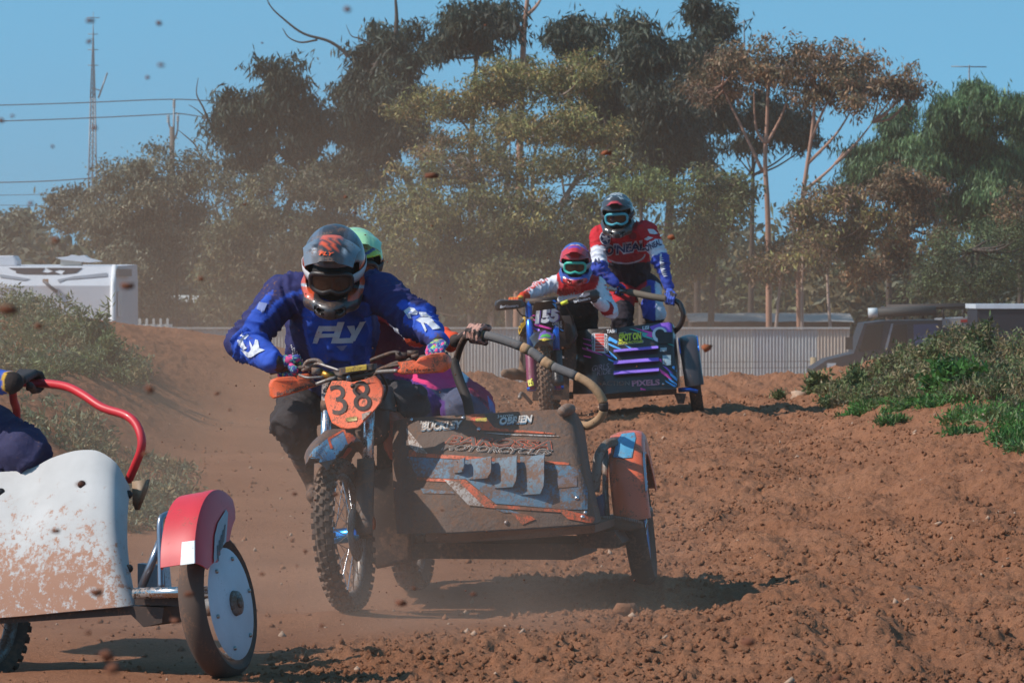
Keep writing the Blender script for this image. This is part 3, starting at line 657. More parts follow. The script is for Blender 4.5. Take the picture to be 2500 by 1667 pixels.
# ================================================================ weeds on the banks
def weeds(name, label, spots, seed, palette, leaf=(0.045, 0.014), per=70, h=(0.12, 0.4), m=LEAF, stalks=True, spread=0.9):
    r_ = np.random.default_rng(seed); C, cols, D = [], [], []
    for (x, y_, rad, hh, n) in spots:
        for _ in range(n):
            a = r_.random() * 6.28; q = rad * math.sqrt(r_.random()); px_, py_ = x + q * math.cos(a), y_ + q * math.sin(a) * 1.6; z = gz(px_, py_)
            hgt = hh * (0.55 + 0.6 * r_.random()) * (1 - 0.4 * (q / rad) ** 2); lean = r_.normal(size=2) * 0.16 * hgt
            t = r_.random(per) ** 0.8; pos = np.stack([px_ + lean[0] * t + r_.normal(size=per) * 0.03 * (0.6 + t), py_ + lean[1] * t + r_.normal(size=per) * 0.03, z + hgt * t], 1)
            C.append(pos); base = palette[r_.integers(0, len(palette))]; cols.append(pal(r_, per, [base], 0.3))
    V, F, cl = leaves(np.concatenate(C), leaf[0], leaf[1], (0, 0, 0.45), r_, np.concatenate(cols), spread)
    o = mk(name, V, F, m, smooth=False, cols=cl); return o
WG = ['#5c6b3f', '#6a7547', '#4d5c38', '#77784e']; WD = ['#7a6a4a', '#8a7a58', '#6b5c42', '#5f5a40']; WB = ['#3f6a2c', '#4d7a33', '#355a28']
WS = ['#6d7558', '#7b8064', '#5c664c']
def spots_px(lst, n):
    out = []
    for (u, v, Y, rad, hh) in lst:
        p = P(u, v, Y); out.append((p.x, Y, rad, hh, n))
    return out
o = weeds('weeds', '', spots_px([(2120, 0, 43, .35, .16), (2060, 0, 44.5, .22, .12), (2200, 0, 41.5, .4, .20), (2280, 0, 42, .4, .24), (2360, 0, 41, .42, .26), (2440, 0, 40, .42, .24), (2500, 0, 39, .4, .22), (2560, 0, 37, .45, .24), (2020, 0, 46, .2, .11), (2300, 0, 39.5, .35, .18), (2420, 0, 37.5, .35, .17), (2600, 0, 40, .5, .26), (2160, 0, 44.5, .35, .2), (2240, 0, 45, .4, .24), (2340, 0, 45, .4, .30), (2440, 0, 43, .4, .30), (2500, 0, 35.5, .3, .15)], 42), 1, WG + WD)
tag(o, 'tangle of dry and green weeds on the bank beside the track', None, None, 'stuff')
o = weeds('grass', '', spots_px([(2230, 0, 39.2, .22, .09), (2330, 0, 37.5, .28, .10), (2400, 0, 36, .3, .10), (2460, 0, 34.5, .28, .10), (2510, 0, 33, .3, .09), (2120, 0, 41, .2, .06), (2060, 0, 43.5, .16, .05), (2480, 0, 31.6, .12, .05), (2360, 0, 33, .08, .03), (2540, 0, 31, .2, .06), (2180, 0, 37, .06, .03)], 60), 2, WB + WG[:2], leaf=(0.05, 0.012), per=34)
tag(o, 'bright green low grass fringing the weedy bank', None, None, 'stuff')
o = weeds('weeds', '', spots_px([(40, 0, 41, .4, .30), (120, 0, 42, .4, .28), (-30, 0, 40, .4, .35), (200, 0, 41.5, .3, .22), (270, 0, 41, .3, .22), (230, 0, 39, .3, .18), (150, 0, 38, .3, .16), (60, 0, 37, .3, .18), (300, 0, 40, .22, .15), (0, 0, 36, .3, .18), (-90, 0, 37, .4, .3), (90, 0, 44, .4, .28), (20, 0, 45, .4, .32)], 24), 3, WS + WG + WD[:2])
tag(o, 'dusty grey-green weeds over the mound in front of the caravan', None, None, 'stuff')
o = weeds('weeds', '', spots_px([(160, 0, 33, .30, .12), (210, 0, 32, .25, .11), (120, 0, 31, .25, .12), (360, 0, 31.5, .28, .12), (395, 0, 30.3, .22, .10), (330, 0, 30, .25, .12), (400, 0, 33, .22, .09), (350, 0, 28.6, .22, .11), (300, 0, 28, .2, .1), (250, 0, 29, .2, .1)], 26), 4, WS + WD[:2], per=26)
tag(o, 'sparse pale weeds on the shaded flank of the mound', None, None, 'stuff')
def weed_plant(u, v, Y, hgt, rad, label, palette, seed, leaf=(0.07, 0.02), stems=7):
    p = P(u, v, Y); z = gz(p.x, p.y); root = thing('weed_plant', label, 'weed', (p.x, p.y, z)); r_ = np.random.default_rng(seed); b = MB(); C, cl, V_, F_, c_ = [], [], [], [], []
    off = 0
    for k in range(stems):
        a = r_.random() * 6.28; top = Vector((p.x + rad * math.cos(a) * r_.random(), p.y + rad * math.sin(a) * r_.random(), z + hgt * (0.6 + 0.45 * r_.random())))
        path = catmull([Vector((p.x, p.y, z)), (Vector((p.x, p.y, z)) * 0.5 + top * 0.5) + Vector((r_.normal() * 0.02, 0, 0)), top], 5); b.tube(path, [0.006, 0.002], 5)
        for q in path[2:]:
            n = 9; C.append(np.array(q) + r_.normal(size=(n, 3)) * 0.02)
    C = np.concatenate(C); V, F, cc = leaves(C, leaf[0], leaf[1], (0, 0, 0.25), r_, pal(r_, len(C), palette, 0.3), 0.9)
    b.build('stem', mat('weed_stem', '#6b6f45', 0.8), root); mk('foliage', V, F, LEAF, root, smooth=False, cols=cc)
weed_plant(228, 0, 40.2, 0.46, 0.16, 'tall leafy weed standing before the caravan side', WG + WS, 1)
weed_plant(262, 0, 39.4, 0.30, 0.16, 'lower leafy weed on the mound beside the tall one', WG, 2)
weed_plant(2330, 0, 38.6, 0.30, 0.3, 'bright green bushy weed in the middle of the bank', WB, 3, (0.06, 0.03), 26)
weed_plant(1898, 0, 45.8, 0.10, 0.06, 'tiny weed on the crest before the corrugated fence', WG, 4, (0.04, 0.012), 5)
weed_plant(2095, 0, 43.6, 0.26, 0.16, 'upright olive weed at the end of the dark vehicle bonnet', WG, 5)
weed_plant(1995, 0, 45.4, 0.22, 0.12, 'low weed at the near end of the weedy bank', WG, 6)
weed_plant(2400, 0, 41.5, 0.45, 0.2, 'tallest dry weed rising in front of the dark trailer', WG + WD, 7)

# ================================================================ far setting
FY = 118.0
GALV = [mat('galvanised_%d' % i, c, 0.5, 0.15, mud=0.15, mudscale=1.2, mudcol=(0.3, 0.22, 0.17, 1), film=0.06) for i, c in enumerate(('#b0b4b4', '#b8b8b4', '#a8acb0', '#c0b0a0'))]
fx0, fx1 = P(270, 800, FY).x, P(2075, 800, FY).x; fz0, fz1 = -1.36, P(1700, 803, FY).z
fence = thing('corrugated_fence', 'long corrugated iron fence standing behind the crest of the track', 'fence', ((fx0 + fx1) / 2, FY, fz0))
pitch, wdt = 0.076, 0.76
nseg = 80; xs = np.linspace(0, wdt, nseg + 1); wv = 0.011 * np.cos(xs / pitch * 2 * math.pi)
sv = np.concatenate([np.stack([xs, wv, np.zeros_like(xs)], 1), np.stack([xs, wv, np.full_like(xs, fz1 - fz0)], 1)]); sf = [(i, i + 1, nseg + 2 + i, nseg + 1 + i) for i in range(nseg)]
def sheet_mesh(m):
    me = bpy.data.meshes.new('corrugated_sheet'); me.from_pydata(sv.tolist(), [], sf); me.materials.append(m); me.polygons.foreach_set('use_smooth', np.ones(len(sf), bool)); return me
SHM = [sheet_mesh(m) for m in GALV]
k = 0; x = fx0
while x < fx1 - 0.1:
    o = bpy.data.objects.new('corrugated_sheet', SHM[[0, 1, 2, 0, 3, 1][k % 6]]); COL.objects.link(o); o.parent = fence
    o.location = (x - fence.location.x, 0.006 * (k % 2), 0.015 * math.sin(k * 2.3)); x += wdt - 0.02; k += 1
MB().box(((fx0 + fx1) / 2, FY - 0.02, fz1 + 0.02), (fx1 - fx0, 0.07, 0.045)).build('top_rail', GALV[1], fence, False)
for i in range(6):
    xx = fx0 + (fx1 - fx0) * (i + 0.5) / 6
    MB().box((xx, FY + 0.09, (fz0 + fz1) / 2), (0.09, 0.09, fz1 - fz0)).build('post', BARK['dark'], fence, False)
# stock wire strung in front of it
wf = thing('wire_fence', 'thin stock wires on a weathered wooden post before the corrugated iron', 'fence', P(1985, 950, 104))
pp = P(1985, 0, 104); wz = gz(pp.x, 104)
V, F = tube([Vector((pp.x, 104, wz)), Vector((pp.x + 0.01, 104, P(0, 872, 104).z))], [0.075, 0.065], 9); mk('post', V, F, mat('weathered_wood', '#a08a6c', 0.85, bump=0.3), wf)
for v in (882, 897, 925):
    a, b = P(1300, v, 104), P(1985, v, 104); V, F = tube([a, (a + b) / 2 + Vector((0, 0, -0.02)), b], 0.006, 4); mk('wire', V, F, mat('wire', '#6a6662', 0.5, 0.6), wf)
# short white pickets behind the fence
pk = thing('picket_fence', 'stub of white picket fence showing over the iron beside the caravan', 'fence', P(358, 900, 121))
for u in (306, 325, 341, 358, 375, 392, 409):
    p = P(u, 776, 121); z0 = -1.35
    V, F = prism([(p.x - .03, 121, z0), (p.x + .03, 121, z0), (p.x + .03, 121, p.z - .03), (p.x, 121, p.z), (p.x - .03, 121, p.z - .03)], (0, .02, 0)); mk('picket', V, F, mat('white_timber', '#d8d4cc', 0.6), pk, False)
MB().box((P(358, 0, 121).x, 121.03, P(0, 795, 121).z), (1.2, .03, .07)).build('rail', mat('white_timber'), pk, False)
# long low sheds
def shed(label, u0, u1, vt, vb, Y, roofc):
    a, b = P(u0, vt, Y), P(u1, vb, Y); zb = -1.4
    root = thing('shed', label, 'shed', ((a.x + b.x) / 2, Y, zb)); w = b.x - a.x; cx = (a.x + b.x) / 2; r_ = P(0, vb, Y).z
    MB().box((cx, Y + 1.5, (zb + r_) / 2), (w, 3, r_ - zb)).build('wall', mat('shed_wall', '#5a4a42', 0.85, var=0.3), root, False)
    n = int(w / 0.5); V, F = [], []
    for i in range(n + 1):
        for j, (dy, dz) in enumerate(((-0.25, 0), (1.5, a.z - r_), (3.25, 0))): V.append((a.x - .1 + (w + .2) * i / n, Y + dy, r_ + dz + (0.02 if i % 2 else 0)))
    for i in range(n):
        for j in (0, 1): F.append((i * 3 + j, i * 3 + 3 + j, i * 3 + 4 + j, i * 3 + 1 + j))
    mk('roof', V, F, roofc, root, False)
    for i in range(3):
        MB().box((a.x + w * (i + 0.5) / 3, Y - 0.02, r_ - 0.55), (0.9, .06, .5)).build('window', mat('shed_glass', '#2c3034', 0.2), root, False)
shed('low shed with a pale roof half hidden behind scrub past the caravan', 300, 470, 722, 742, 150, mat('pale_roof', '#c9c4bb', 0.6))
shed('low shed with a dull pale roof behind the pink tree trunks', 1690, 2075, 766, 786, 135, mat('dull_roof', '#9b938c', 0.6, mud=0.3, mudscale=0.8))
shed('low shed with a pale roof seen between the scrub stems', 630, 760, 752, 770, 152, mat('pale_roof'))
# caravan
CY = 84.0; Cx1 = P(282, 0, CY).x; cw = 2.4; Cx0 = Cx1 - cw; czt = P(0, 650, CY).z; czb = -1.0
WHT = mat('caravan_white', '#dcdde2', 0.35, film=0.08, var=0.04); CGR = mat('caravan_grey', '#55555c', 0.5); 
cv = thing('caravan', 'white touring caravan with grey swoosh graphics parked behind the mound', 'caravan', ((Cx0 + Cx1) / 2, CY + 2.5, -1.35))
bm = bmesh.new()
prof = [(CY - 0.05, czb), (CY - 0.16, -0.25), (CY - 0.06, czt - 0.32), (CY + 0.30, czt), (CY + 5.2, czt + 0.05), (CY + 5.4, czt - 0.25), (CY + 5.4, czb)]
V = [(Cx0 + 0.03, y_, z_) for y_, z_ in prof] + [(Cx1 - 0.03, y_, z_) for y_, z_ in prof]; n = len(prof)
F = [tuple(range(n)), tuple(range(2 * n - 1, n - 1, -1))] + [(i, n + i, n + (i + 1) % n, (i + 1) % n) for i in range(n)]
cvb = mk('body', V, F, WHT, cv, False)
MB().tube([(Cx1 - .04, y_ - .015, z_) for y_, z_ in prof[:4]], 0.045, 8).build('corner_trim', mat('caravan_trim', '#f2f2f2', 0.3), cv)
MB().tube([(Cx0 + .04, y_ - .015, z_) for y_, z_ in prof[:4]], 0.045, 8).build('corner_trim', MATS['caravan_trim'], cv)
lay('window', [[(20, 655), (202, 655), (186, 667), (150, 671), (60, 670), (38, 667)]], cvb, mat('caravan_glass', '#3a3438', 0.15), cv, 0.01, 30)
lay('graphic', [[(0, 671), (75, 682), (60, 686), (0, 678)], [(262, 667), (262, 676), (160, 684), (128, 698), (140, 684), (180, 676)]], cvb, mat('caravan_silver', '#8d929b', 0.4), cv, 0.012, 25)
lay('lettering', [text_px('Jayco', (-62, 715), (36, 715), 15, 0.02)], cvb, CGR, cv, 0.012, 10)
lay('lettering', [text_px('ing', (118, 779), (162, 779), 24, 0.02)], cvb, mat('caravan_silver'), cv, 0.012, 10)
MB().tube([P(108, 686, CY - .14), P(122, 700, CY - .16), P(140, 713, CY - .16)], 0.028, 6).build('boot_handle', CGR, cv)
V, F = prism([P(u, v, CY - .16) for u, v in ((104, 681), (118, 681), (118, 690), (104, 690))], (0, .05, 0)); mk('latch', V, F, mat('latch', '#b8957c', 0.5), cv, False)
for u0, u1, v0, v1, d in ((-15, 42, 624, 650, 1.4),): 
    a, b = P(u0, v0, CY + d), P(u1, v1, CY + d); V, F = prism([(a.x + .05, CY + d, a.z), (b.x - .05, CY + d, a.z), (b.x, CY + d, a.z - .08), (b.x, CY + d, b.z), (a.x, CY + d, b.z), (a.x, CY + d, a.z - .08)], (0, .7, 0), 0.1, 0.03); mk('air_conditioner', V, F, WHT, cv, False)
hp = thing('roof_aerial', 'flat white winged satellite dish on the caravan roof', 'aerial', P(190, 655, CY + 1.2))
a = P(190, 632, CY + 1.2); V, F = prism([P(u, v, CY + 1.2) for u, v in ((135, 629), (165, 626), (175, 622), (190, 625), (205, 623), (215, 630), (246, 638), (215, 641), (150, 634))], (0, .5, 0)); mk('dish', V, F, WHT, hp, False)
MB().box(P(175, 643, CY + 1.4), (.35, .3, .16)).build('foot', mat('aerial_foot', '#b9b6ae', 0.6), hp, False)
MB().box((Cx1 + .02, CY + 1.6, czt - .1), (.03, 3, .12)).build('awning_rail', CGR, cv, False)
MB().box((Cx1 + .0, CY + .9, czt - 0.62), (.03, .6, .42)).build('window', mat('caravan_trim'), cv, False)
for sx in (Cx0 + .35, Cx1 - .35):
    V, F = tube([(sx - .1, CY + 2.8, -1.05), (sx + .1, CY + 2.8, -1.05)], .32, 18); mk('wheel', V, F, mat('rubber', '#1b1a19', 0.85, film=0.2), cv)

# dark four-wheel drive, nose to the left
KY = 92.0
NAVY = mat('vehicle_navy', '#1c1e2a', 0.4, coat=0.2, film=0.06); DGL = mat('vehicle_glass', '#141618', 0.1, spec=0.6); BLK = mat('black_plastic', '#1a1a1b', 0.6, film=0.15)
kz = gz(P(2150, 0, KY).x, KY)
vt = thing('four_wheel_drive', 'dark navy four-wheel drive with a roof rack behind the weedy bank', 'vehicle', (P(2180, 0, KY).x, KY, kz))
def side(pts, dy0, dy1, name, m, par):
    poly = [P(u, v, KY) + Vector((0, dy0, 0)) for u, v in pts]; V, F = prism(poly, (0, dy1 - dy0, 0)); return mk(name, V, F, m, par, False)
side([(1990, 960), (1985, 900), (2020, 878), (2085, 862), (2110, 789), (2160, 783), (2290, 781), (2375, 790), (2385, 960)], 0, 1.75, 'body', NAVY, vt)
side([(2098, 858), (2116, 793), (2158, 789), (2148, 852)], -.012, .2, 'window', DGL, vt)
side([(2168, 846), (2180, 793), (2214, 792), (2216, 845)], -.012, .2, 'window', DGL, vt)
side([(2232, 845), (2230, 792), (2290, 790), (2292, 845)], -.012, .2, 'window', mat('vehicle_panel', '#39456a', 0.3), vt)
side([(2160, 852), (2176, 790), (2181, 790), (2166, 852)], -.02, .1, 'pillar', mat('grey_metal', '#8e9096', 0.4, 0.5), vt)
MB().box(P(2073, 838, KY - .15), (.13, .12, .22)).build('mirror', BLK, vt, False)
MB().box(P(2030, 893, KY - .03), (.16, .04, .1)).build('headlight', mat('headlight', '#c8ccd0', 0.15), vt, False)
for u in (2060, 2330):
    c = P(u, 955, KY); V, F = tube([c + Vector((0, -.02, 0)), c + Vector((0, .24, 0))], .38, 20); w_ = mk('wheel', V, F, mat('rubber'), vt)
    V, F = tube([c + Vector((0, -.03, 0)), c + Vector((0, .02, 0))], .22, 16); mk('rim', V, F, mat('grey_metal'), w_)
rk = thing('roof_rack', 'long black roof rack with a rolled grey awning on the dark vehicle', 'roof rack', P(2220, 781, KY + .5))
for dv, dy in ((752, 0), (748, 1.4)):
    a, b = P(2165, dv, KY + .1 + dy), P(2400, dv - 4, KY + .1 + dy); V, F = tube([a, b], .035, 6); mk('rail', V, F, BLK, rk)
for u in (2165, 2205, 2250, 2300, 2350, 2398):
    a = P(u, 752, KY + .1); V, F = tube([a, a + Vector((0, 1.4, 0))], .026, 6); mk('crossbar', V, F, BLK, rk)
    V, F = tube([a, P(u + 4, 778, KY + .1)], .024, 6); mk('upright', V, F, BLK, rk)
V, F = tube([P(2122, 764, KY - .05), P(2285, 758, KY - .05)], .085, 10); mk('awning', V, F, mat('awning_bag', '#3c3a38', 0.7), rk)
V, F = tube([P(2120, 764, KY - .05), P(2142, 763, KY - .05)], .088, 10); mk('awning_cap', V, F, mat('awning_cap', '#c4cacc', 0.6), rk)
side([(2300, 800), (2300, 778), (2384, 774), (2384, 800)], -.02, 1.7, 'canopy_side', mat('vehicle_cream', '#8d8a8a', 0.5), vt)
side([(2345, 787), (2345, 780), (2384, 779), (2384, 786)], -.03, .02, 'tail_light', mat('tail_red', '#a02a24', 0.3), vt)
tr = thing('box_trailer', 'dark box trailer with a white roof edge at the picture edge', 'trailer', (P(2500, 0, 90).x, 90, kz))
a, b = P(2386, 752, 90), P(2640, 752, 90)
MB().box(((a.x + b.x) / 2, 91, (kz + .3 + a.z) / 2), (b.x - a.x, 2, a.z - kz - .3)).build('body', mat('trailer_navy', '#1e1e28', 0.6), tr, False)
MB().box(((a.x + b.x) / 2, 91, a.z + .03), (b.x - a.x + .06, 2.06, .08)).build('roof', mat('trailer_white', '#c9ced4', 0.4), tr, False)
for u in (2470, 2550):
    c = P(u, 960, 90); V, F = tube([c + Vector((0, .0, 0)), c + Vector((0, .2, 0))], .33, 18); mk('wheel', V, F, mat('rubber'), tr)
# radio mast
MY = 300.0
STEEL = mat('mast_steel', '#7d8288', 0.5, 0.4)
ma = thing('radio_mast', 'slim lattice radio mast standing against the sky', 'mast', (P(222, 0, MY).x, MY, -1.4))
b = MB(); legs = [((212, 600), (221, 240)), ((238, 600), (232, 240)), ((224, 600), (227, 240))]
for i, (p0, p1) in enumerate(legs): b.tube([P(*p0, MY + (i == 2) * .5), P(*p1, MY + (i == 2) * .15)], .045, 5); b.tube([P(*p1, MY), P(227.5, 60, MY)], [.045, .02], 5)
for i in range(26):
    v = 240 + i * 14; t = (v - 240) / 360; b.tube([P(221 - 9 * t, v, MY), P(232 + 6 * t, v + 14, MY)], .02, 4); b.tube([P(232 + 6 * t, v, MY), P(221 - 9 * t, v + 14, MY)], .02, 4)
for i in range(14): b.tube([P(223 + .1 * i, 240 - i * 11, MY), P(231 - .1 * i, 229 - i * 11, MY)], .018, 4)
b.build('lattice', STEEL, ma)
for v, hw_ in ((44, 15), (84, 11), (122, 12), (160, 12)): V, F = tube([P(226 - hw_, v, MY), P(228 + hw_, v, MY)], .025, 5); mk('crossarm', V, F, STEEL, ma)
V, F = tube([P(227, 90, MY), P(228, 30, MY)], .02, 5); mk('spike', V, F, STEEL, ma)
b = MB(); b.tube([P(240, 240, MY), P(262, 178, MY)], .05, 5); b.tube([P(229, 216, MY), P(246, 222, MY)], .03, 4); b.build('side_boom', STEEL, ma)
# power pole
QY = 220.0
po = thing('power_pole', 'wooden power pole with three insulators above the scrub', 'pole', (P(420, 0, QY).x, QY, -1.4))
V, F = tube([P(416, 900, QY), P(420, 310, QY)], [.13, .1], 8); mk('shaft', V, F, mat('pole_wood', '#6b5f57', 0.85), po)
V, F = tube([P(423, 420, QY), P(425, 243, QY)], .045, 6); mk('top_pin', V, F, STEEL, po)
for pts in ([(420, 325), (413, 305), (411, 285)], [(424, 345), (433, 320), (434, 285)]): V, F = tube(catmull([P(*q, QY) for q in pts], 4), .04, 6); mk('arm', V, F, STEEL, po)
for u, v in ((425, 252), (411, 290), (434, 287)):
    b = MB()
    for i in range(4): b.tube([P(u, v + 9 - i * 5, QY), P(u, v + 6.5 - i * 5, QY)], [.085, .05], 8)
    b.build('insulator', mat('porcelain', '#b9b3ae', 0.3), po)
def wire(label, pts, r_=.022, Y=QY):
    p0 = P(*pts[0], Y); o = mk('power_line', *tube(catmull([P(*q, Y) for q in pts], 10), r_, 4), mat('cable', '#4a5058', 0.6), None, loc=p0); tag(o, label, 'power line', 'power lines on the wooden pole')
wire('highest power line, strung to the pole top', [(-60, 259), (180, 252), (425, 243), (560, 252), (640, 262)])
wire('second power line, strung to the side insulators', [(-60, 298), (180, 290), (411, 279), (434, 277), (520, 290), (600, 305)])
wire('third power line crossing low behind the radio mast', [(-60, 447), (100, 443), (240, 434), (420, 420)])
wire('fainter fourth power line below the mast', [(-60, 478), (100, 475), (240, 472), (420, 468)], .013)
wire('lowest thin power line above the distant tree', [(-60, 500), (100, 502), (260, 500), (420, 500)], .012)
# aerials
ae = thing('television_aerial', 'thin television aerial over the pepper tree', 'aerial', P(2365, 230, 150))
V, F = tube([P(2365, 420, 150), P(2366, 160, 150)], .025, 5); mk('mast', V, F, STEEL, ae)
V, F = tube([P(2322, 163, 150), P(2408, 164, 150)], .018, 5); mk('boom', V, F, STEEL, ae)
for i in range(7): V, F = tube([P(2330 + i * 11, 163, 149.6), P(2330 + i * 11, 163, 150.4)], .012, 4); mk('element', V, F, STEEL, ae)
ae = thing('television_aerial', 'small slanting television aerial beside the rust-brown gum', 'aerial', P(1818, 110, 150))
V, F = tube([P(1818, 130, 150), P(1816, 50, 150)], .022, 5); mk('mast', V, F, STEEL, ae)
V, F = tube([P(1795, 62, 150), P(1838, 46, 150)], .018, 5); mk('boom', V, F, STEEL, ae)
for i in range(4): V, F = tube([P(1800 + i * 10, 60 - i * 4, 149.6), P(1800 + i * 10, 60 - i * 4, 150.4)], .012, 4); mk('element', V, F, STEEL, ae)

# ================================================================ wheels, fenders, helmets, hands, bodies
RUB = mat('tyre_rubber', '#2a2624', 0.85, mud=0.55, mudscale=6, mudcol=(0.165, 0.098, 0.066, 1), film=0.3)
RUBD = mat('tyre_rubber_dusty', '#2d2a28', 0.85, mud=0.35, mudscale=5, film=0.3)
CHR = mat('bright_steel', '#c8c8cc', 0.22, 1.0, mud=0.35, mudscale=14)
ALU = mat('dull_alloy', '#8f8d8a', 0.4, 0.8, mud=0.45, mudscale=9, film=0.25)
BLKM = mat('black_metal', '#1c1b1c', 0.5, 0.2, mud=0.35, mudscale=7, film=0.25)
BLKP = mat('black_rubber', '#17171a', 0.7, film=0.12)
BOLT = mat('bolt_steel', '#9a9690', 0.35, 0.9)
def shell_grid(G, th, flip=False):
    G = np.asarray(G, float); m, n = G.shape[:2]
    du = np.gradient(G, axis=0); dv = np.gradient(G, axis=1); N = np.cross(du, dv); N /= np.linalg.norm(N, axis=2, keepdims=True) + 1e-9
    if flip: N = -N
    V = np.concatenate([G.reshape(-1, 3), (G - N * th).reshape(-1, 3)]); o = m * n; F = []
    for i in range(m - 1):
        for j in range(n - 1):
            q = (i * n + j, (i + 1) * n + j, (i + 1) * n + j + 1, i * n + j + 1)
            if flip: q = q[::-1]
            F.append(q); F.append(tuple(k + o for k in q[::-1]))
    ed = [i * n for i in range(m)] + [(m - 1) * n + j for j in range(1, n)] + [i * n + n - 1 for i in range(m - 2, -1, -1)] + [j for j in range(n - 2, 0, -1)]
    for a, b in zip(ed, ed[1:] + ed[:1]): F.append((b, a, a + o, b + o) if not flip else (a, b, b + o, a + o))
    return V, F
def wheel(fr, rad, wid, rim_r, parent, knobs=True, tyre_m=None, rim_m=None, spokes=True, name='wheel', hub_m=None, disc=None, kh=0.014, knob_rows=None):
    """fr.O is the wheel centre, fr.r the axle"""
    rt = rad - (kh if knobs else 0); rs = (rt - rim_r) / 2; rc = rim_r + rs; nA, nS = 56, 14
    V, F = [], []
    for i in range(nA):
        a = 2 * math.pi * i / nA
        for k in range(nS):
            t = 2 * math.pi * k / nS; x = math.sin(t) * wid / 2 * (1.0 if math.cos(t) > -0.2 else 0.8); rr = rc + math.cos(t) * rs
            V.append(fr.w(x, math.sin(a) * rr, math.cos(a) * rr))
    for i in range(nA):
        for k in range(nS): F.append((i * nS + k, i * nS + (k + 1) % nS, ((i + 1) % nA) * nS + (k + 1) % nS, ((i + 1) % nA) * nS + k))
    b = MB(); b.add(V, F)
    if knobs:
        rows = knob_rows or [(-0.92, 0), (-0.5, 0.5), (0, 0), (0.5, 0.5), (0.92, 0)]; na = int(2 * math.pi * rad / 0.052)
        for x0, ph in rows:
            t = math.asin(x0 * 0.98); cx = math.sin(t) * wid / 2; cr = rc + math.cos(t) * rs
            for i in range(na):
                a = 2 * math.pi * (i + ph) / na; hw_ = 0.0085 if abs(x0) > .7 else 0.010; hl = 0.0135; pts = []
                for lv in (0, 1):
                    q = (kh + 0.004) * lv - 0.004; s_ = 1 - 0.12 * lv
                    ox = cx + math.sin(t) * q; orr = cr + math.cos(t) * q
                    for dx, dl in ((-1, -1), (1, -1), (1, 1), (-1, 1)):
                        xx = ox + dx * hw_ * s_ * math.cos(t); r2 = orr - dx * hw_ * s_ * math.sin(t); aa = a + dl * hl * s_ / rad
                        pts.append(fr.w(xx, math.sin(aa) * r2, math.cos(aa) * r2))
                b.add(pts, [(4, 5, 6, 7), (0, 1, 5, 4), (1, 2, 6, 5), (2, 3, 7, 6), (3, 0, 4, 7)])
    wo_ = bpy.data.objects.new(name, None); COL.objects.link(wo_); wo_.parent = parent; wo_.location = Vector(fr.O) - wloc(parent); wo_.empty_display_size = 0.05
    ty = b.build('tyre', tyre_m or RUB, wo_, True, auto=40)
    V, F = [], []; n2 = 40; prof_ = [(-wid * .27, rim_r + .012), (-wid * .2, rim_r - .008), (-wid * .1, rim_r - .016), (wid * .1, rim_r - .016), (wid * .2, rim_r - .008), (wid * .27, rim_r + .012), (0, rim_r + .004)]
    for i in range(n2):
        a = 2 * math.pi * i / n2
        for x, rr in prof_: V.append(fr.w(x, math.sin(a) * rr, math.cos(a) * rr))
    m_ = len(prof_)
    for i in range(n2):
        for k in range(m_): F.append((i * m_ + k, i * m_ + (k + 1) % m_, ((i + 1) % n2) * m_ + (k + 1) % m_, ((i + 1) % n2) * m_ + k))
    mk('rim', V, F, rim_m or ALU, wo_)
    hb = MB(); hb.tube([fr.w(-.075, 0, 0), fr.w(-.05, 0, 0), fr.w(-.045, 0, 0), fr.w(.045, 0, 0), fr.w(.05, 0, 0), fr.w(.075, 0, 0)], [.02, .02, .034, .034, .034, .02], 14); hb.build('hub', hub_m or ALU, wo_)
    if spokes:
        sb = MB()
        for i in range(32):
            a = 2 * math.pi * i / 32; s_ = 1 if i % 2 else -1; a2 = a + (0.55 if (i // 2) % 2 else -0.55)
            sb.tube([fr.w(s_ * .045, math.sin(a2) * .034, math.cos(a2) * .034), fr.w(s_ * wid * .05, math.sin(a) * rim_r * .97, math.cos(a) * rim_r * .97)], .0024, 4, False)
        sb.build('spokes', CHR, wo_)
    if disc is not None:
        m, dr, off = disc; V = [fr.w(off + .012, 0, 0)]; n3 = 40
        for rr, x in ((.045, off + .012), (dr * .9, off + .004), (dr, off - .004)):
            for i in range(n3): a = 2 * math.pi * i / n3; V.append(fr.w(x, math.sin(a) * rr, math.cos(a) * rr))
        F = [(0, 1 + (i + 1) % n3, 1 + i) for i in range(n3)] + [(1 + k * n3 + i, 1 + k * n3 + (i + 1) % n3, 1 + (k + 1) * n3 + (i + 1) % n3, 1 + (k + 1) * n3 + i) for k in (0, 1) for i in range(n3)]
        d_ = mk('wheel_disc', V, F, m, wo_); hbm = MB()
        hbm.tube([fr.w(off + .01, 0, 0), fr.w(off + .03, 0, 0)], [.05, .045], 16); hbm.tube([fr.w(off + .03, 0, 0), fr.w(off + .042, 0, 0)], [.022, .018], 12); hbm.build('hub_cap', ALU, d_)
        for i in range(6):
            a = 2 * math.pi * i / 6 + .3; q = MB(); q.tube([fr.w(off + .0, math.sin(a) * dr * .82, math.cos(a) * dr * .82), fr.w(off + .012, math.sin(a) * dr * .82, math.cos(a) * dr * .82)], .008, 8); q.build('bolt', BOLT, d_)
    return ty
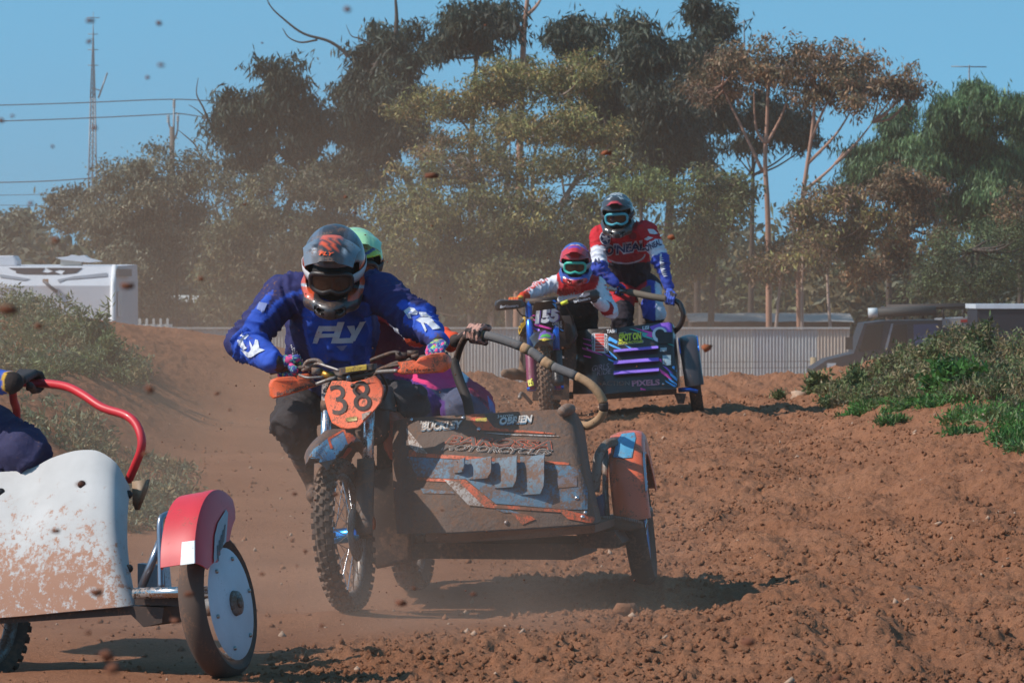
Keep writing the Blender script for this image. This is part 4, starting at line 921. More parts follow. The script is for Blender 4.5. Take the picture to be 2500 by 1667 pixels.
def arc_fender(fr, rf, wid, a0, a1, drop_in, drop_out, m, parent, name='wheel_fender', n=22, th=0.005, flat=False):
    G = []
    sec = [(-.5, -drop_in), (-.5, -drop_in * .5), (-.5, -.012), (-.44, .004), (-.25, .014), (0, .018), (.25, .014), (.44, .004), (.5, -.012), (.52, -drop_out * .5), (.5, -drop_out)]
    if flat: sec = [(-.5, -drop_in), (-.5, -drop_in * .5), (-.5, -.006), (-.46, .006), (-.2, .008), (.1, .009), (.3, .012), (.44, .010), (.5, -.004), (.56, -drop_out * .5), (.57, -drop_out)]
    for i in range(n):
        t = i / (n - 1); ph = R(a0 + (a1 - a0) * t); k = 1 - 0.55 * max(0, abs(t - .5) * 2 - .6) / .4; G.append([])
        for x, d in sec:
            rr = rf + (d if d > -.015 else d * k); G[-1].append(fr.w(x * wid, -math.sin(ph) * rr, math.cos(ph) * rr))
    V, F = shell_grid(G, th); return mk(name, V, F, m, parent, auto=50)

# ---- helmet, built once in its own axes (face towards -y) and coloured for each wearer
def ell(X, c, r_):
    q = (X - np.array(c, np.float32)) / np.array(r_, np.float32); k = np.sqrt((q * q).sum(-1)); return (k - 1) * min(r_)
def smin(a, b, k): h_ = np.clip(.5 + .5 * (b - a) / k, 0, 1); return b * (1 - h_) + a * h_ - k * h_ * (1 - h_)
def build_helmet():
    h = 0.0052; lo = np.array([-.16, -.23, -.19]); n = (np.array([.32, .44, .40]) / h).astype(int)
    g = np.stack(np.meshgrid(*[np.float32(lo[i]) + np.arange(n[i], dtype=np.float32) * np.float32(h) for i in range(3)], indexing='ij'), -1)
    D = ell(g, (0, .022, .03), (.127, .158, .142))
    D = smin(D, ell(g, (0, .01, -.045), (.115, .135, .115)), .03)
    for s in (-1, 1):
        for a, b, ra, rb in (((s * .098, -.01, -.07), (s * .080, -.105, -.098), .038, .034), ((s * .080, -.105, -.098), (s * .03, -.168, -.105), .034, .030), ((s * .03, -.168, -.105), (0, -.18, -.105), .030, .032)):
            D = smin(D, cap_d(g, a, b, ra, rb)[0], .02)
    q = np.abs(g - np.array([0, -.14, .002], np.float32)) - np.array([.088, .12, .040], np.float32); port = np.sqrt((np.maximum(q, 0) ** 2).sum(-1)) + np.minimum(q.max(-1), 0) - .022
    D = np.maximum(D, -port)
    inner = ell(g, (0, .02, .02), (.108, .136, .124)); inner = np.minimum(inner, ell(g, (0, -.02, -.09), (.088, .125, .10)))
    D = np.maximum(D, -inner); D = np.maximum(D, -.145 - g[..., 2] - .18 * (g[..., 1] + .1) * 0)
    for s in (-1, 1):                                            # vents in the chin bar and brow
        D = np.maximum(D, -cap_d(g, (s * .028, -.22, -.10), (s * .05, -.17, -.095), .009, .012)[0])
        D = np.maximum(D, -cap_d(g, (s * .05, -.16, .10), (s * .05, -.11, .125), .010, .012)[0])
    return surfnet(D, lo, h)
HV, HF = build_helmet()
def peak_grid(w0=.112, w1=.088, y0=-.055, y1=-.255, z0=.168, z1=.150, curl=.055):
    G = []
    for i in range(13):
        t = i / 12; G.append([])
        for j in range(15):
            s = j / 7 - 1; w_ = w0 + (w1 - w0) * t; G[-1].append((s * w_, y0 + (y1 - y0) * t + .05 * s * s * t, z0 + (z1 - z0) * t + .022 * math.sin(t * 3.0) - curl * (abs(s) ** 2.4) * (1 - .25 * t) + (.008 if abs(s) < .34 else 0)))
    return np.array(G)
GOGF = None
def helmet(parent, pos, yaw, pitch, roll, scale, colf, peak_colf, frame_c, lens_c, strap_c, key, mud=.12, peak=None):
    M = Matrix.Rotation(yaw, 3, 'Z') @ Matrix.Rotation(pitch, 3, 'X') @ Matrix.Rotation(roll, 3, 'Y'); Mn = np.array(M); pos = np.array(pos)
    tf = lambda V: (np.asarray(V, float).reshape(-1, 3) * scale) @ Mn.T + pos
    hm = mat('helmet_' + key, vcol=True, rough=.28, coat=.5, mud=mud, mudscale=16, var=.06, film=.12)
    he = mk('helmet', tf(HV), HF, hm, parent, cols=colf(HV))
    G = peak_grid(**(peak or {})); V, F = shell_grid(G, .004, flip=True); pk_ = mk('peak', tf(V), F, mat('peak_' + key, vcol=True, rough=.3, coat=.4, mud=mud, mudscale=16, var=.06, film=.12), he, cols=peak_colf(V), auto=50)
    # goggles
    n = 40; ring = []
    for i in range(n):
        a = 2 * math.pi * i / n; x = .083 * np.sign(math.cos(a)) * abs(math.cos(a)) ** .55; z = .002 + .043 * np.sign(math.sin(a)) * abs(math.sin(a)) ** .6
        if z < 0 and abs(x) < .03: z += .014 * (1 - abs(x) / .03)
        ring.append((x, -.150 + 5.2 * x * x + .0, z))
    V, F = tube([Vector(p) for p in ring] + [Vector(ring[0])], .0115, 8, False); gf = mk('goggle_frame', tf(V), F, mat('goggle_' + key, frame_c, .4, film=.1), he)
    ctr = np.array([0, -.152, .004]); V = [ctr]; 
    for rr in (.5, .97):
        for p in ring: q = np.array(p); q = ctr + (q - ctr) * rr; q[1] = -.153 + 5.2 * q[0] ** 2; V.append(q)
    F = [(0, 1 + (i + 1) % n, 1 + i) for i in range(n)] + [(1 + i, 1 + (i + 1) % n, 1 + n + (i + 1) % n, 1 + n + i) for i in range(n)]
    mk('goggle_lens', tf(V), F, mat('lens_' + key, lens_c, .08, spec=.7, film=.1), gf)
    pd = [(0, 0, 0)]; pf = []
    pd = [(.094 * math.sin(a) * math.cos(b_), -.028 + .098 * math.sin(a) * math.sin(b_), -.02 + .105 * math.cos(a)) for a in np.linspace(.05, 3.09, 10) for b_ in np.linspace(0, 2 * math.pi, 16, endpoint=False)]
    pf = [(i * 16 + j, (i + 1) * 16 + j, (i + 1) * 16 + (j + 1) % 16, i * 16 + (j + 1) % 16) for i in range(9) for j in range(16)]
    mk('padding', tf(pd), pf, mat('helmet_padding', '#1a1818', .9), he)
    mv = MB()
    for k_, (z, w_) in enumerate(((-.088, .030), (-.104, .036), (-.120, .028))): mv.box((0, -.2045 + .004 * abs(k_ - 1), z), (w_ * 2, .012, .008))
    for s in (-1, 1): mv.box((s * .060, -.166, -.102), (.012, .03, .034))
    mk('mouth_vent', tf(mv.V), mv.F, mat('vent_' + key, '#0f0f10', .6), he, False)
    for s in (-1, 1):
        G = []
        for i in range(10):
            t = i / 9; a = R(-66 + 150 * t); G.append([])
            for z in (-.024, 0, .024):
                zz = (z + .0 - .03) / .142; k = math.sqrt(max(.05, 1 - zz * zz)) ; x = .1275 * math.cos(a) * k + .004; y_ = .022 + .160 * math.sin(a) * k
                if t == 0: x, y_ = .082, -.118
                G[-1].append((s * (x + .003), y_, z))
        V, F = shell_grid(G, .003, flip=(s < 0)); mk('goggle_strap', tf(V), F, mat('strap_' + key, strap_c, .7, film=.1), gf)
    return he, M
def glove(parent, c, axis, wrist, cols, key, rb=.016, up=None, size=1.0, name='glove'):
    """hand closed round a bar: c bar centre, axis along the bar, wrist the joint; cols(V, id) gives colours"""
    c = Vector(c); a = Vector(axis).normalized(); w_ = Vector(wrist); e = (w_ - c); e = (e - a * e.dot(a)).normalized(); f = a.cross(e)
    if up is None: up = Vector((0, -.5, 1))
    if f.dot(up) < 0: f = -f
    S = size
    def at(ang, rad, along): return c + (e * math.cos(R(ang)) + f * math.sin(R(ang))) * rad + a * along
    prims = []; k = rb + .012
    lens_ = [0.92, 1.0, 0.98, 0.85]
    for i in range(4):
        al = (i - 1.5) * .0215 * S; L = lens_[i]
        pts = [at(62, k + .016, al * 1.03), at(62 + 55 * L, k + .006, al), at(62 + 115 * L, k + .002, al * .98), at(62 + 178 * L, k, al * .96)]
        for j in range(3): prims.append((pts[j], pts[j + 1], (.0118 - .0007 * j) * S, (.0111 - .0007 * j) * S, 'finger'))
    kn = [at(58, k + .014, (i - 1.5) * .0215 * S) for i in range(4)]; back = w_ + (c - w_) * .18
    for i in range(4): prims.append((kn[i], back + (kn[i] - back) * .25 + a * (i - 1.5) * .006, .0135 * S, .0165 * S, 'palm'))
    prims.append((back, w_, .027 * S, .030 * S, 'cuff'))
    th0 = back + (c - back) * .45 - f * .012 + a * .036 * S
    prims.append((th0, at(-50, k + .006, .034 * S), .0135 * S, .0125 * S, 'thumb')); prims.append((at(-50, k + .006, .034 * S), at(-120, k + .001, .024 * S), .0122 * S, .0110 * S, 'thumb'))
    V, F = sdf_mesh(prims, .0042, .007, .012); idn, t = prim_ids(V, prims); tags_ = np.array([p[4] for p in prims])[idn]
    return mk(name, V, F, mat('glove_' + key, vcol=True, rough=.75, var=.12, vscale=30, film=.12, bump=.3, bscale=150), parent, cols=cols(V, tags_))
def body_prims(J, s=1.0, arm=1.0, leg=1.0, chest=1.0, belly=1.0):
    shL, shR, pel, che = J['shL'], J['shR'], J['pel'], J['che']
    fr_ = (shR - shL).cross(che - pel); fr_ = fr_.normalized() if fr_.length > 1e-4 else Vector((0, -1, 0))
    p = [(pel, che, .152 * s * belly, .172 * s * chest, 'torso', fr_, 1.28), (che, (shL + shR) / 2, .165 * s * chest, .105 * s, 'torso', fr_, 1.2),
         (shL + (shR - shL) * .12, shR + (shL - shR) * .12, .088 * s, .088 * s, 'shoulder'), ((shL + shR) / 2, J['head'], .064 * s, .058 * s, 'neck'), (J['head'], J['head'] + Vector((0, 0, .03)), .088 * s, .088 * s, 'head')]
    for d in 'LR':
        sh, el, wr = J['sh' + d], J['el' + d], J['wr' + d]
        p += [(sh, el, .080 * s * arm, .064 * s * arm, 'uarm' + d), (el, wr, .064 * s * arm, .043 * s * arm, 'farm' + d)]
        if 'kn' + d in J:
            hp_, kn, an = J['hip' + d], J['kn' + d], J['an' + d]
            p += [(pel, hp_, .13 * s, .12 * s, 'hips'), (hp_, kn, .112 * s * leg, .082 * s * leg, 'thigh' + d), (kn, an, .078 * s * leg, .058 * s * leg, 'shin' + d)]
    return [(np.array(q[0]), np.array(q[1])) + q[2:] for q in p]
def person(label, J, loc, colf, key, h=.011, wr=.007, fold=.010, mud=.1, mudscale=8, extra_prims=(), **kw):
    prims = body_prims(J, **kw) + list(extra_prims); V, F = sdf_mesh(prims, h, .045, .05, wrinkle=wr); idn, t = prim_ids(V, prims); tags_ = np.array([p[4] for p in prims])[idn]
    u, v = to_px(V); N = vnormals(V, F); dsp = np.zeros(len(V)); w0 = fbm(V * 5.5 + 2, 2)
    for i, p in enumerate(prims):
        tg_ = str(p[4]); m_ = idn == i
        if tg_[:4] in ('uarm', 'farm', 'thig', 'shin'):
            ln = float(np.linalg.norm(np.array(p[1]) - np.array(p[0]))); bend = np.exp(-((t[m_] - (1 if tg_[:4] in ('uarm', 'thig') else 0)) / .45) ** 2)
            ph = t[m_] * ln / .062 * math.pi + w0[m_] * 4.2; dsp[m_] += fold * (.35 + .75 * bend) * ((1 - np.abs(np.sin(ph))) ** 2 - .3)
        elif tg_ in ('torso', 'shoulder'):
            q = V[m_]; g_ = 1 - np.abs(fbm(np.stack([q[:, 0] * 11 + q[:, 2] * 4, q[:, 1] * 7, q[:, 2] * 5 - q[:, 0] * 3], 1) + 33, 2)) * 1.6; dsp[m_] += fold * 1.25 * (np.maximum(g_, 0) ** 2 - .35)
    V = V + N * dsp[:, None]; u, v = to_px(V)
    c = colf(V, tags_, t, u, v)
    o = mk('person', V, F, mat('clothes_' + key, vcol=True, rough=.82, var=.10, vscale=18, bump=.5, bscale=38, mud=mud, mudscale=mudscale, film=.10, spec=.25), None, cols=c, loc=loc)
    tag(o, label, 'person'); return o
def boot(parent, heel, toe, ankle, top, m, s=1.0):
    heel, toe, ankle, top = map(Vector, (heel, toe, ankle, top))
    pr = [(heel + Vector((0, 0, .04)), heel + (toe - heel) * .6 + Vector((0, 0, .035)), .045 * s, .044 * s, 'b'), (heel + (toe - heel) * .6 + Vector((0, 0, .035)), toe + Vector((0, 0, .03)), .044 * s, .034 * s, 'b'), (heel + Vector((0, 0, .05)), ankle, .05 * s, .056 * s, 'b'), (ankle, top, .058 * s, .070 * s, 'b')]
    V, F = sdf_mesh([(np.array(a), np.array(b)) + (x, y_, z) for a, b, x, y_, z in pr], .010, .03, .03, wrinkle=.003); return mk('boot', V, F, m, parent)
def cl(c): return np.array(lin(c)[:3])
def bar_parts(root, pts, r_, m, name='handlebar', n=12): V, F = tube(catmull(pts, 8), r_, n); return mk(name, V, F, m, root)

# ================================================================ side-car outfit 38
A = Frame(P(845, 1492, 22.7), R(9), R(4.5)); L = A.L
ORG = mat('orange_plastic', '#f0683a', 0.42, mud=.36, mudscale=11, film=.08, coat=.15); ORGC = mat('orange_plastic_clean', '#e2572b', 0.4, mud=.25, mudscale=10, film=.1, coat=.15)
MUDP = mat('muddy_panel', '#4a4644', 0.7, mud=.5, mudscale=6, film=.42, var=.3, vscale=9, bump=.9, bscale=22)
m38 = thing('sidecar_motocross', 'muddy orange and blue side-car motocross outfit numbered 38', 'sidecar', A.O)
W1 = Frame(P(858, 1496, 22.7), R(14), R(6)); W1 = Frame(W1.w(0, 0, .345), R(14), R(6))
wheel(W1, .347, .088, .268, m38, name='front_wheel', hub_m=mat('blue_hub', '#2a8fd8', .25, .9))
# brake disc
V, F = tube([W1.w(.052, 0, 0), W1.w(.056, 0, 0)], .12, 28); mk('brake_disc', V, F, ALU, m38)
# fork: raked back from the axle
def fk(x, s_): return W1.w(x, .02 + .46 * s_ * .72, s_ * .72)
for x in (-.1, .1):
    V, F = tube([fk(x, -.02), fk(x, .40)], [.029, .031], 12); lg = mk('fork_lower', V, F, mat('fork_black', '#2b2728', .4, .4, mud=.4, film=.2), m38)
    V, F = tube([fk(x, .38), fk(x, .95)], .025, 12); mk('fork_upper', V, F, CHR, m38)
    G = [[W1.w(x + dx, -.045 + .46 * s_ * .72 + .6 * abs(dx), s_ * .72) for dx in (-.04, -.02, 0, .02, .04)] for s_ in np.linspace(.0, .46, 8)]
    V, F = shell_grid(G, .004, flip=True); mk('fork_guard', V, F, mat('guard_grey', '#3b3837', .5, mud=.55, film=.25), m38)
V, F = tube([fk(.1, .06), fk(.135, .06)], .03, 10); mk('axle_clamp', V, F, mat('orange_anodised', '#c8571f', .4, .5, mud=.3), m38)
b = MB(); b.tube([fk(-.12, .80), fk(.12, .80)], .035, 10); b.tube([fk(-.12, .98), fk(.12, .98)], .03, 10); b.build('triple_clamp', BLKM, m38)
# front fender, follows the steered wheel
G = []
for i in range(15):
    t = i / 14; bb = .36 - .74 * t; hh = .345 + .10 + .02 * math.sin(t * 3) - .30 * max(0, t - .55) ** 1.3 * .9 - .16 * max(0, .35 - t) * 1.6; w_ = .052 + .045 * math.sin(min(1, t * 1.15) * 3.0) + .012 * t
    if t > .92: w_ *= .8
    G.append([W1.w(s_ * w_, bb + (.03 * abs(s_) if t > .8 else 0), hh - .055 * abs(s_) ** 2.2 + (.010 if abs(s_) < .3 else 0)) for s_ in np.linspace(-1, 1, 11)])
V, F = shell_grid(G, .005, flip=False); fend = mk('front_fender', V, F, mat('fender_mud', '#3c3a3c', .5, mud=.5, film=.2), m38, auto=50)
lay('fender_graphic', [[(757, 1112), (766, 1098), (800, 1070), (836, 1050), (846, 1062), (850, 1085), (835, 1112), (812, 1122), (785, 1128), (762, 1124)]], fend, mat('fender_blue', '#4d8fb0', .4, mud=.35, mudscale=12, film=.12), fend, .003)
lay('fender_graphic', [[(757, 1112), (762, 1124), (785, 1128), (812, 1122), (835, 1112), (850, 1085), (860, 1095), (838, 1120), (812, 1131), (785, 1138), (755, 1130)], [(798, 1072), (803, 1070), (812, 1095), (806, 1097)], [(836, 1050), (876, 1048), (858, 1092), (848, 1086)], [(800, 1070), (836, 1050), (838, 1054), (806, 1074)]], fend, ORGC, fend, .0045)
# number plate
plate_px = [(810, 930), (836, 929), (860, 933), (890, 926), (916, 917), (928, 930), (937, 948), (935, 965), (930, 982), (916, 1000), (880, 1038), (872, 1045), (850, 1047), (832, 1044), (810, 1032), (800, 1005), (792, 972), (800, 950)]
def cb(u, v, b0): return b0 + .000012 * (u - 862) ** 2 + .00035 * (990 - v) - .0009 * (u - 862)
V, F = prism([L(u, v, cb(u, v, .10)) for u, v in plate_px], A.b * .012, .03, .004); np38 = mk('number_plate', V, F, ORG, m38, auto=35)
INK = mat('number_ink', '#35302e', .6, mud=.2, mudscale=14, film=.15)
lay('number', [text_px('3', (814, 1014), (851, 1009), 73, .0), text_px('8', (867, 1005), (910, 999), 73, .0)], np38, INK, np38, .003, 12)
lay('sticker', [[(845, 1020), (872, 1016), (873, 1026), (846, 1030)]], np38, mat('sticker_gold', '#b39a52', .5, mud=.5, mudscale=20), np38, .0032)
lay('sticker', [[(884, 1010), (915, 1000), (908, 1012), (886, 1032)]], np38, mat('sticker_grey', '#8d7d72', .6, mud=.5), np38, .0032)
V, F = tube([L(861, 942, .10), L(861, 942, .085)], .011, 10); mk('plate_bolt', V, F, BLKM, np38)
# handlebar and controls
hbp = [(660, 908, .42), (708, 899, .40), (775, 902, .37), (812, 925, .33), (845, 922, .31), (890, 916, .28), (925, 905, .27), (975, 885, .24), (1030, 874, .20), (1092, 866, .17)]
bar = bar_parts(m38, [L(*q) for q in hbp], .0135, BLKM)
V, F = prism([L(u, v, .26) for u, v in ((827, 898), (913, 887), (914, 903), (829, 916))], A.b * .07, .08, .006); pad = mk('bar_pad', V, F, mat('pad_dark', '#4d4540', .6, mud=.4), m38, auto=40)
lay('pad_label', [[(844, 897), (895, 890), (895, 902), (844, 909)]], pad, mat('label_yellow', '#c9a53c', .5, mud=.4, mudscale=20), pad, .003)
for u, v in ((851, 920), (896, 912)): V, F = tube([L(u, v + 14, .28), L(u, v - 10, .28)], .012, 10); mk('bar_clamp', V, F, CHR, m38)
for u, v, d in ((790, 912, .35), (800, 916, .34)): V, F = tube([L(u - 12, v - 5, d), L(u + 14, v + 6, d)], .017, 10); mk('clutch_clamp', V, F, mat('brass', '#a8772f', .4, .7, mud=.3), m38)
b = MB(); b.tube(catmull([L(742, 896, .34), L(752, 882, .33), L(775, 880, .33), L(790, 892, .32)], 5), .010, 8); b.tube(catmull([L(738, 905, .35), L(770, 888, .33), L(800, 895, .30), L(830, 905, .27)], 5), .007, 8); b.box(L(758, 893, .35), (.05, .04, .04)); b.box(L(772, 905, .35), (.04, .05, .03)); b.build('clutch_perch', ALU, m38)
b = MB(); b.tube(catmull([L(905, 880, .27), L(935, 868, .25), L(962, 860, .22), L(976, 862, .21)], 6), .009, 8); b.tube(catmull([L(912, 920, .26), L(930, 900, .24), L(960, 893, .21), L(985, 890, .20)], 6), .008, 8); b.box(L(985, 868, .23), (.07, .04, .03)); b.box(L(1008, 862, .22), (.05, .04, .025)); b.tube([L(1005, 872, .2), L(1022, 868, .2)], .012, 8); b.build('brake_perch', BLKM, m38)
V, F = tube(catmull([L(730, 915, .30), L(752, 922, .26), L(790, 920, .27)], 4), .006, 6); mk('clutch_lever', V, F, ALU, m38)
V, F = tube(catmull([L(1040, 893, .12), L(1005, 895, .12), L(975, 897, .18)], 4), .006, 6); mk('brake_lever', V, F, ALU, m38)
gl = [(656, 938), (660, 928), (676, 921), (700, 919), (714, 919), (726, 928), (734, 928), (730, 914), (756, 910), (768, 918), (760, 926), (762, 931), (772, 936), (770, 943), (720, 958), (690, 967), (666, 973), (658, 966)]
V, F = prism([L(u, v, .30 + .0011 * abs(u - 700)) for u, v in gl], A.b * .05, .10, .022); hgL = mk('hand_guard', V, F, ORG, m38, auto=50)
lay('lettering', [text_px('Barkbusters', (676, 967), (758, 943), 9, .02, .2)], hgL, INK, hgL, .003, 8)
gr = [(970, 884), (1006, 879), (1014, 884), (1024, 873), (1045, 866), (1060, 862), (1084, 860), (1096, 870), (1098, 885), (1096, 898), (1080, 909), (1040, 912), (980, 914), (968, 908), (978, 898)]
V, F = prism([L(u, v, .09 + .0010 * abs(u - 1035)) for u, v in gr], A.b * .05, .10, .022); hgR = mk('hand_guard', V, F, ORG, m38, auto=50)
lay('lettering', [text_px('Barkbusters', (990, 910), (1062, 906), 9, .02, .2)], hgR, INK, hgR, .003, 8)
V, F = tube(catmull([L(772, 938, .30), L(800, 928, .30), L(820, 922, .31)], 4), .009, 8); mk('guard_mount', V, F, ALU, hgL)
V, F = tube(catmull([L(970, 905, .15), L(945, 906, .2), L(920, 908, .25)], 4), .009, 8); mk('guard_mount', V, F, ALU, hgR)
b = MB()
for pts in ([(870, 915, .3), (850, 950, .38), (880, 985, .42), (915, 960, .42)], [(925, 905, .28), (945, 945, .4), (935, 985, .45), (950, 1010, .5)], [(780, 912, .34), (800, 945, .42), (840, 960, .45)], [(905, 985, .33), (935, 998, .42), (965, 1003, .5)]): b.tube(catmull([L(*q) for q in pts], 6), .006, 6)
b.build('cables', BLKP, m38)
# bike body: tank, radiators, frame, engine, exhaust, rear wheel
V, F = prism([L(u, v, .45) for u, v in ((808, 960), (925, 945), (950, 1020), (935, 1080), (820, 1090), (800, 1020))], A.b * .5, .1, .02, 3); mk('fuel_tank', V, F, mat('tank_black', '#232022', .5, film=.2), m38)
for pts, nm in (([(926, 1003), (962, 1012), (992, 1050), (1000, 1115), (968, 1130), (938, 1095)], 'r'), ([(812, 1050), (790, 1060), (780, 1110), (800, 1150), (830, 1130)], 'l')):
    V, F = prism([L(u, v, .48) for u, v in pts], A.b * .30, .12, .02, 2); mk('radiator_shroud', V, F, mat('shroud_orange', '#b8431f', .4, mud=.35, film=.2), m38)
MB().box(L(955, 1090, .66), (.13, .05, .30)).build('radiator', BLKM, m38, False)
b = MB(); b.tube(catmull([L(880, 1050, .42), L(905, 1150, .55), L(920, 1290, .70), L(930, 1360, 1.0)], 6), .026, 10); b.tube([L(930, 1360, .9), L(980, 1360, 1.4)], .025, 8); b.tube([L(900, 1050, .5), L(960, 1040, 1.3)], .025, 8); b.build('frame', BLKM, m38)
eng = MB(); eng.box(L(930, 1250, .86), (.26, .34, .26), Matrix.Rotation(-R(9), 3, 'Z'))
for k_ in range(6): eng.box(L(935, 1185 - k_ * 9, .80), (.19 - .004 * k_, .2, .010), Matrix.Rotation(-R(9), 3, 'Z'))
eng.tube([L(975, 1262, .72), L(995, 1262, .72)], .085, 16); eng.build('engine', mat('engine_cast', '#33302e', .55, .4, mud=.4, film=.3), m38, False)
V, F = tube(catmull([L(925, 1200, .68), L(965, 1215, .56), L(985, 1270, .62), L(990, 1310, .9), L(985, 1310, 1.4)], 7), .030, 12); mk('exhaust_pipe', V, F, mat('pipe_steel', '#3d3632', .4, .8, mud=.4, film=.3), m38)
V, F = prism([L(u, v, .50) for u, v in ((900, 1150), (960, 1140), (985, 1180), (1005, 1300), (1000, 1372), (920, 1388), (890, 1330))], A.b * .6, .05, .01); mk('skid_plate', V, F, BLKM, m38)
MB().box(A.w(.55, .95, .20), (.80, .8, .07), Matrix.Rotation(-R(9), 3, 'Z')).build('sump_guard', BLKM, m38, False)
W2 = Frame(A.w(.06, 1.42, .335), R(9), R(4.5)); wheel(W2, .335, .11, .24, m38, name='rear_wheel')
V, F = prism([L(u, v, 1.0) for u, v in ((800, 985), (900, 975), (905, 1010), (805, 1015))], A.b * .55, .08, .01); mk('seat', V, F, BLKP, m38)
# side-car chassis
RUST = mat('chassis_mud', '#3a332f', .7, .2, mud=.7, film=.4)
b = MB()
for bb in (.62, 1.05, 1.6): b.tube([A.w(.12, bb, .27), A.w(1.08, bb + .03, .27)], .022, 8)
b.tube([A.w(1.08, .60, .27), A.w(1.08, 1.7, .27)], .022, 8); b.tube([A.w(.25, .60, .27), A.w(.25, 1.7, .27)], .022, 8); b.build('chassis', RUST, m38)
pts = [L(1040, 1299, .19), L(1103, 1302, .13), L(1280, 1293, .12), L(1452, 1281, .13), L(1452, 1300, .15), L(1280, 1315, .15), L(1103, 1325, .17), L(1040, 1322, .21)]
V, F = prism(pts, A.b * 1.35); mk('floor', V, F, RUST, m38, False)
V, F = prism([L(u, v, .66) for u, v in ((1408, 1300), (1500, 1296), (1520, 1325), (1505, 1338), (1425, 1338), (1412, 1322))], A.b * .3); mk('chassis_box', V, F, BLKM, m38, False)
# nose panel
top = [(962, 1030, 0.47), (992, 1022, 0.39), (1060, 1018, 0.35), (1150, 1013, 0.33), (1250, 1007, 0.33), (1340, 1002, 0.34), (1388, 1001, 0.36), (1403, 1008, 0.44), (1416, 1030, 0.66), (1424, 1045, 0.96)]
bot = [(972, 1302, 0.35), (1010, 1302, 0.23), (1060, 1301, 0.15), (1103, 1299, 0.11), (1250, 1291, 0.10), (1400, 1281, 0.11), (1448, 1278, 0.13), (1456, 1276, 0.21), (1462, 1274, 0.47), (1466, 1272, 0.77)]
G = []
for i in range(13):
    t = i / 12; row = []
    for q0, q1 in zip(top, bot):
        p = L(*q0) * (1 - t) + L(*q1) * t; p = p - A.b * .05 * math.sin(t * math.pi); row.append(p)
    c = catmull(row, 4); G.append([tuple(x) for x in c])
V, F = shell_grid(G, .006, flip=True); pan = mk('nose_panel', V, F, MUDP, m38, auto=60)
Z1 = lambda x, y_: (980 + x / 5.345, 990 + y_ / 5.345)       # close-up of the panel to photo pixels
Z3 = lambda x, y_: (950 + x / 2.149, 750 + y_ / 2.149)
pO = mat('panel_orange', '#d9572c', .5, mud=.52, mudscale=12, film=.16, bump=.5, bscale=26); pB = mat('panel_blue', '#387a98', .5, mud=.50, mudscale=9, film=.28, bump=.5, bscale=26); pW = mat('panel_white', '#b8b0aa', .5, mud=.5, mudscale=12, film=.2); pK = mat('panel_slate', '#474849', .55, mud=.5, mudscale=9, film=.3)
lay('graphic', [[Z1(*q) for q in ((835, 125), (1080, 105), (1130, 190), (1215, 290), (2000, 362), (2000, 378), (1040, 322), (1000, 300))], [Z3(*q) for q in ((105, 745), (200, 768), (700, 800), (945, 815), (945, 828), (690, 815), (400, 800), (105, 782))],
     [Z3(*q) for q in ((148, 893), (300, 900), (400, 905), (560, 1035), (930, 1062), (1075, 1100), (1075, 1135), (940, 1110), (900, 1075), (540, 1052), (500, 1048), (370, 920), (148, 908))], [Z3(*q) for q in ((640, 1078), (720, 1082), (770, 1110), (700, 1140))]], pan, pO, pan, .003)
lay('graphic', [[Z3(*q) for q in ((95, 784), (400, 802), (700, 817), (945, 830), (1000, 850), (1040, 960), (1040, 1060), (930, 1060), (600, 1032), (560, 1030), (405, 903), (300, 898), (148, 890))], [Z3(*q) for q in ((165, 948), (330, 965), (350, 980), (180, 975))], [Z3(*q) for q in ((560, 1058), (640, 1064), (690, 1080), (600, 1075))]], pan, pB, pan, .0024)
lay('graphic', [[Z1(*q) for q in ((65, 290), (345, 628), (200, 615), (105, 520))], [Z3(*q) for q in ((290, 905), (365, 915), (500, 1045), (420, 1040))], [Z1(*q) for q in ((1050, 355), (1400, 372), (2060, 395), (2060, 410), (1400, 388))]], pan, pW, pan, .0034)
lay('sticker', [[Z1(*q) for q in ((965, 175), (1115, 160), (1120, 212), (970, 228))]], pan, mat('sticker_yellow', '#bda13c', .5, mud=.45, mudscale=20), pan, .0042)
dw = mat('dirty_white', '#cfc6bd', .6, mud=.42, mudscale=16, film=.12); dO = mat('letter_orange', '#d2593a', .6, mud=.4, mudscale=16, film=.12)
tb_ = mat('letter_blue', '#3f7d99', .6, mud=.4, mudscale=16, film=.15)
lay('lettering', [text_px('BUCKLEY', Z1(262, 338), Z1(785, 308), 17, .04, .25)], pan, tb_, pan, .0034, 10)
lay('lettering', [text_px('OBRIEN', Z1(1286, 264), Z1(1708, 230), 16, .04, .25)], pan, tb_, pan, .0034, 10)
lay('lettering', [text_px('Jason', Z1(248, 244), Z1(430, 234), 7, .01), text_px('BUCKLEY', Z1(270, 325), Z1(795, 292), 17, .04, .25), text_px('Jamie', Z1(1252, 170), Z1(1465, 150), 7.5, .01), text_px('OBRIEN', Z1(1292, 250), Z1(1715, 214), 16, .04, .25)], pan, dw, pan, .0046, 10)
lay('lettering', [text_px('BAROSSA', Z1(585, 494), Z1(1950, 570), 19, .055, .35)], pan, dO, pan, .0034, 10)
lay('lettering', [text_px('BAROSSA', Z1(585, 494), Z1(1950, 570), 19, .012, .35)], pan, pK, pan, .0046, 10)
lay('lettering', [text_px('MOTORCYCLES', Z1(535, 577), Z1(1965, 648), 13, .05, .35)], pan, dw, pan, .0034, 10)
lay('lettering', [text_px('MOTORCYCLES', Z1(535, 577), Z1(1965, 648), 13, .008, .35)], pan, pK, pan, .0046, 10)
lay('sticker', [[Z3(*q) for q in ((880, 895), (985, 885), (985, 940), (880, 950))]], pan, mat('sticker_faded', '#6f6a72', .6, mud=.55, mudscale=20), pan, .004)
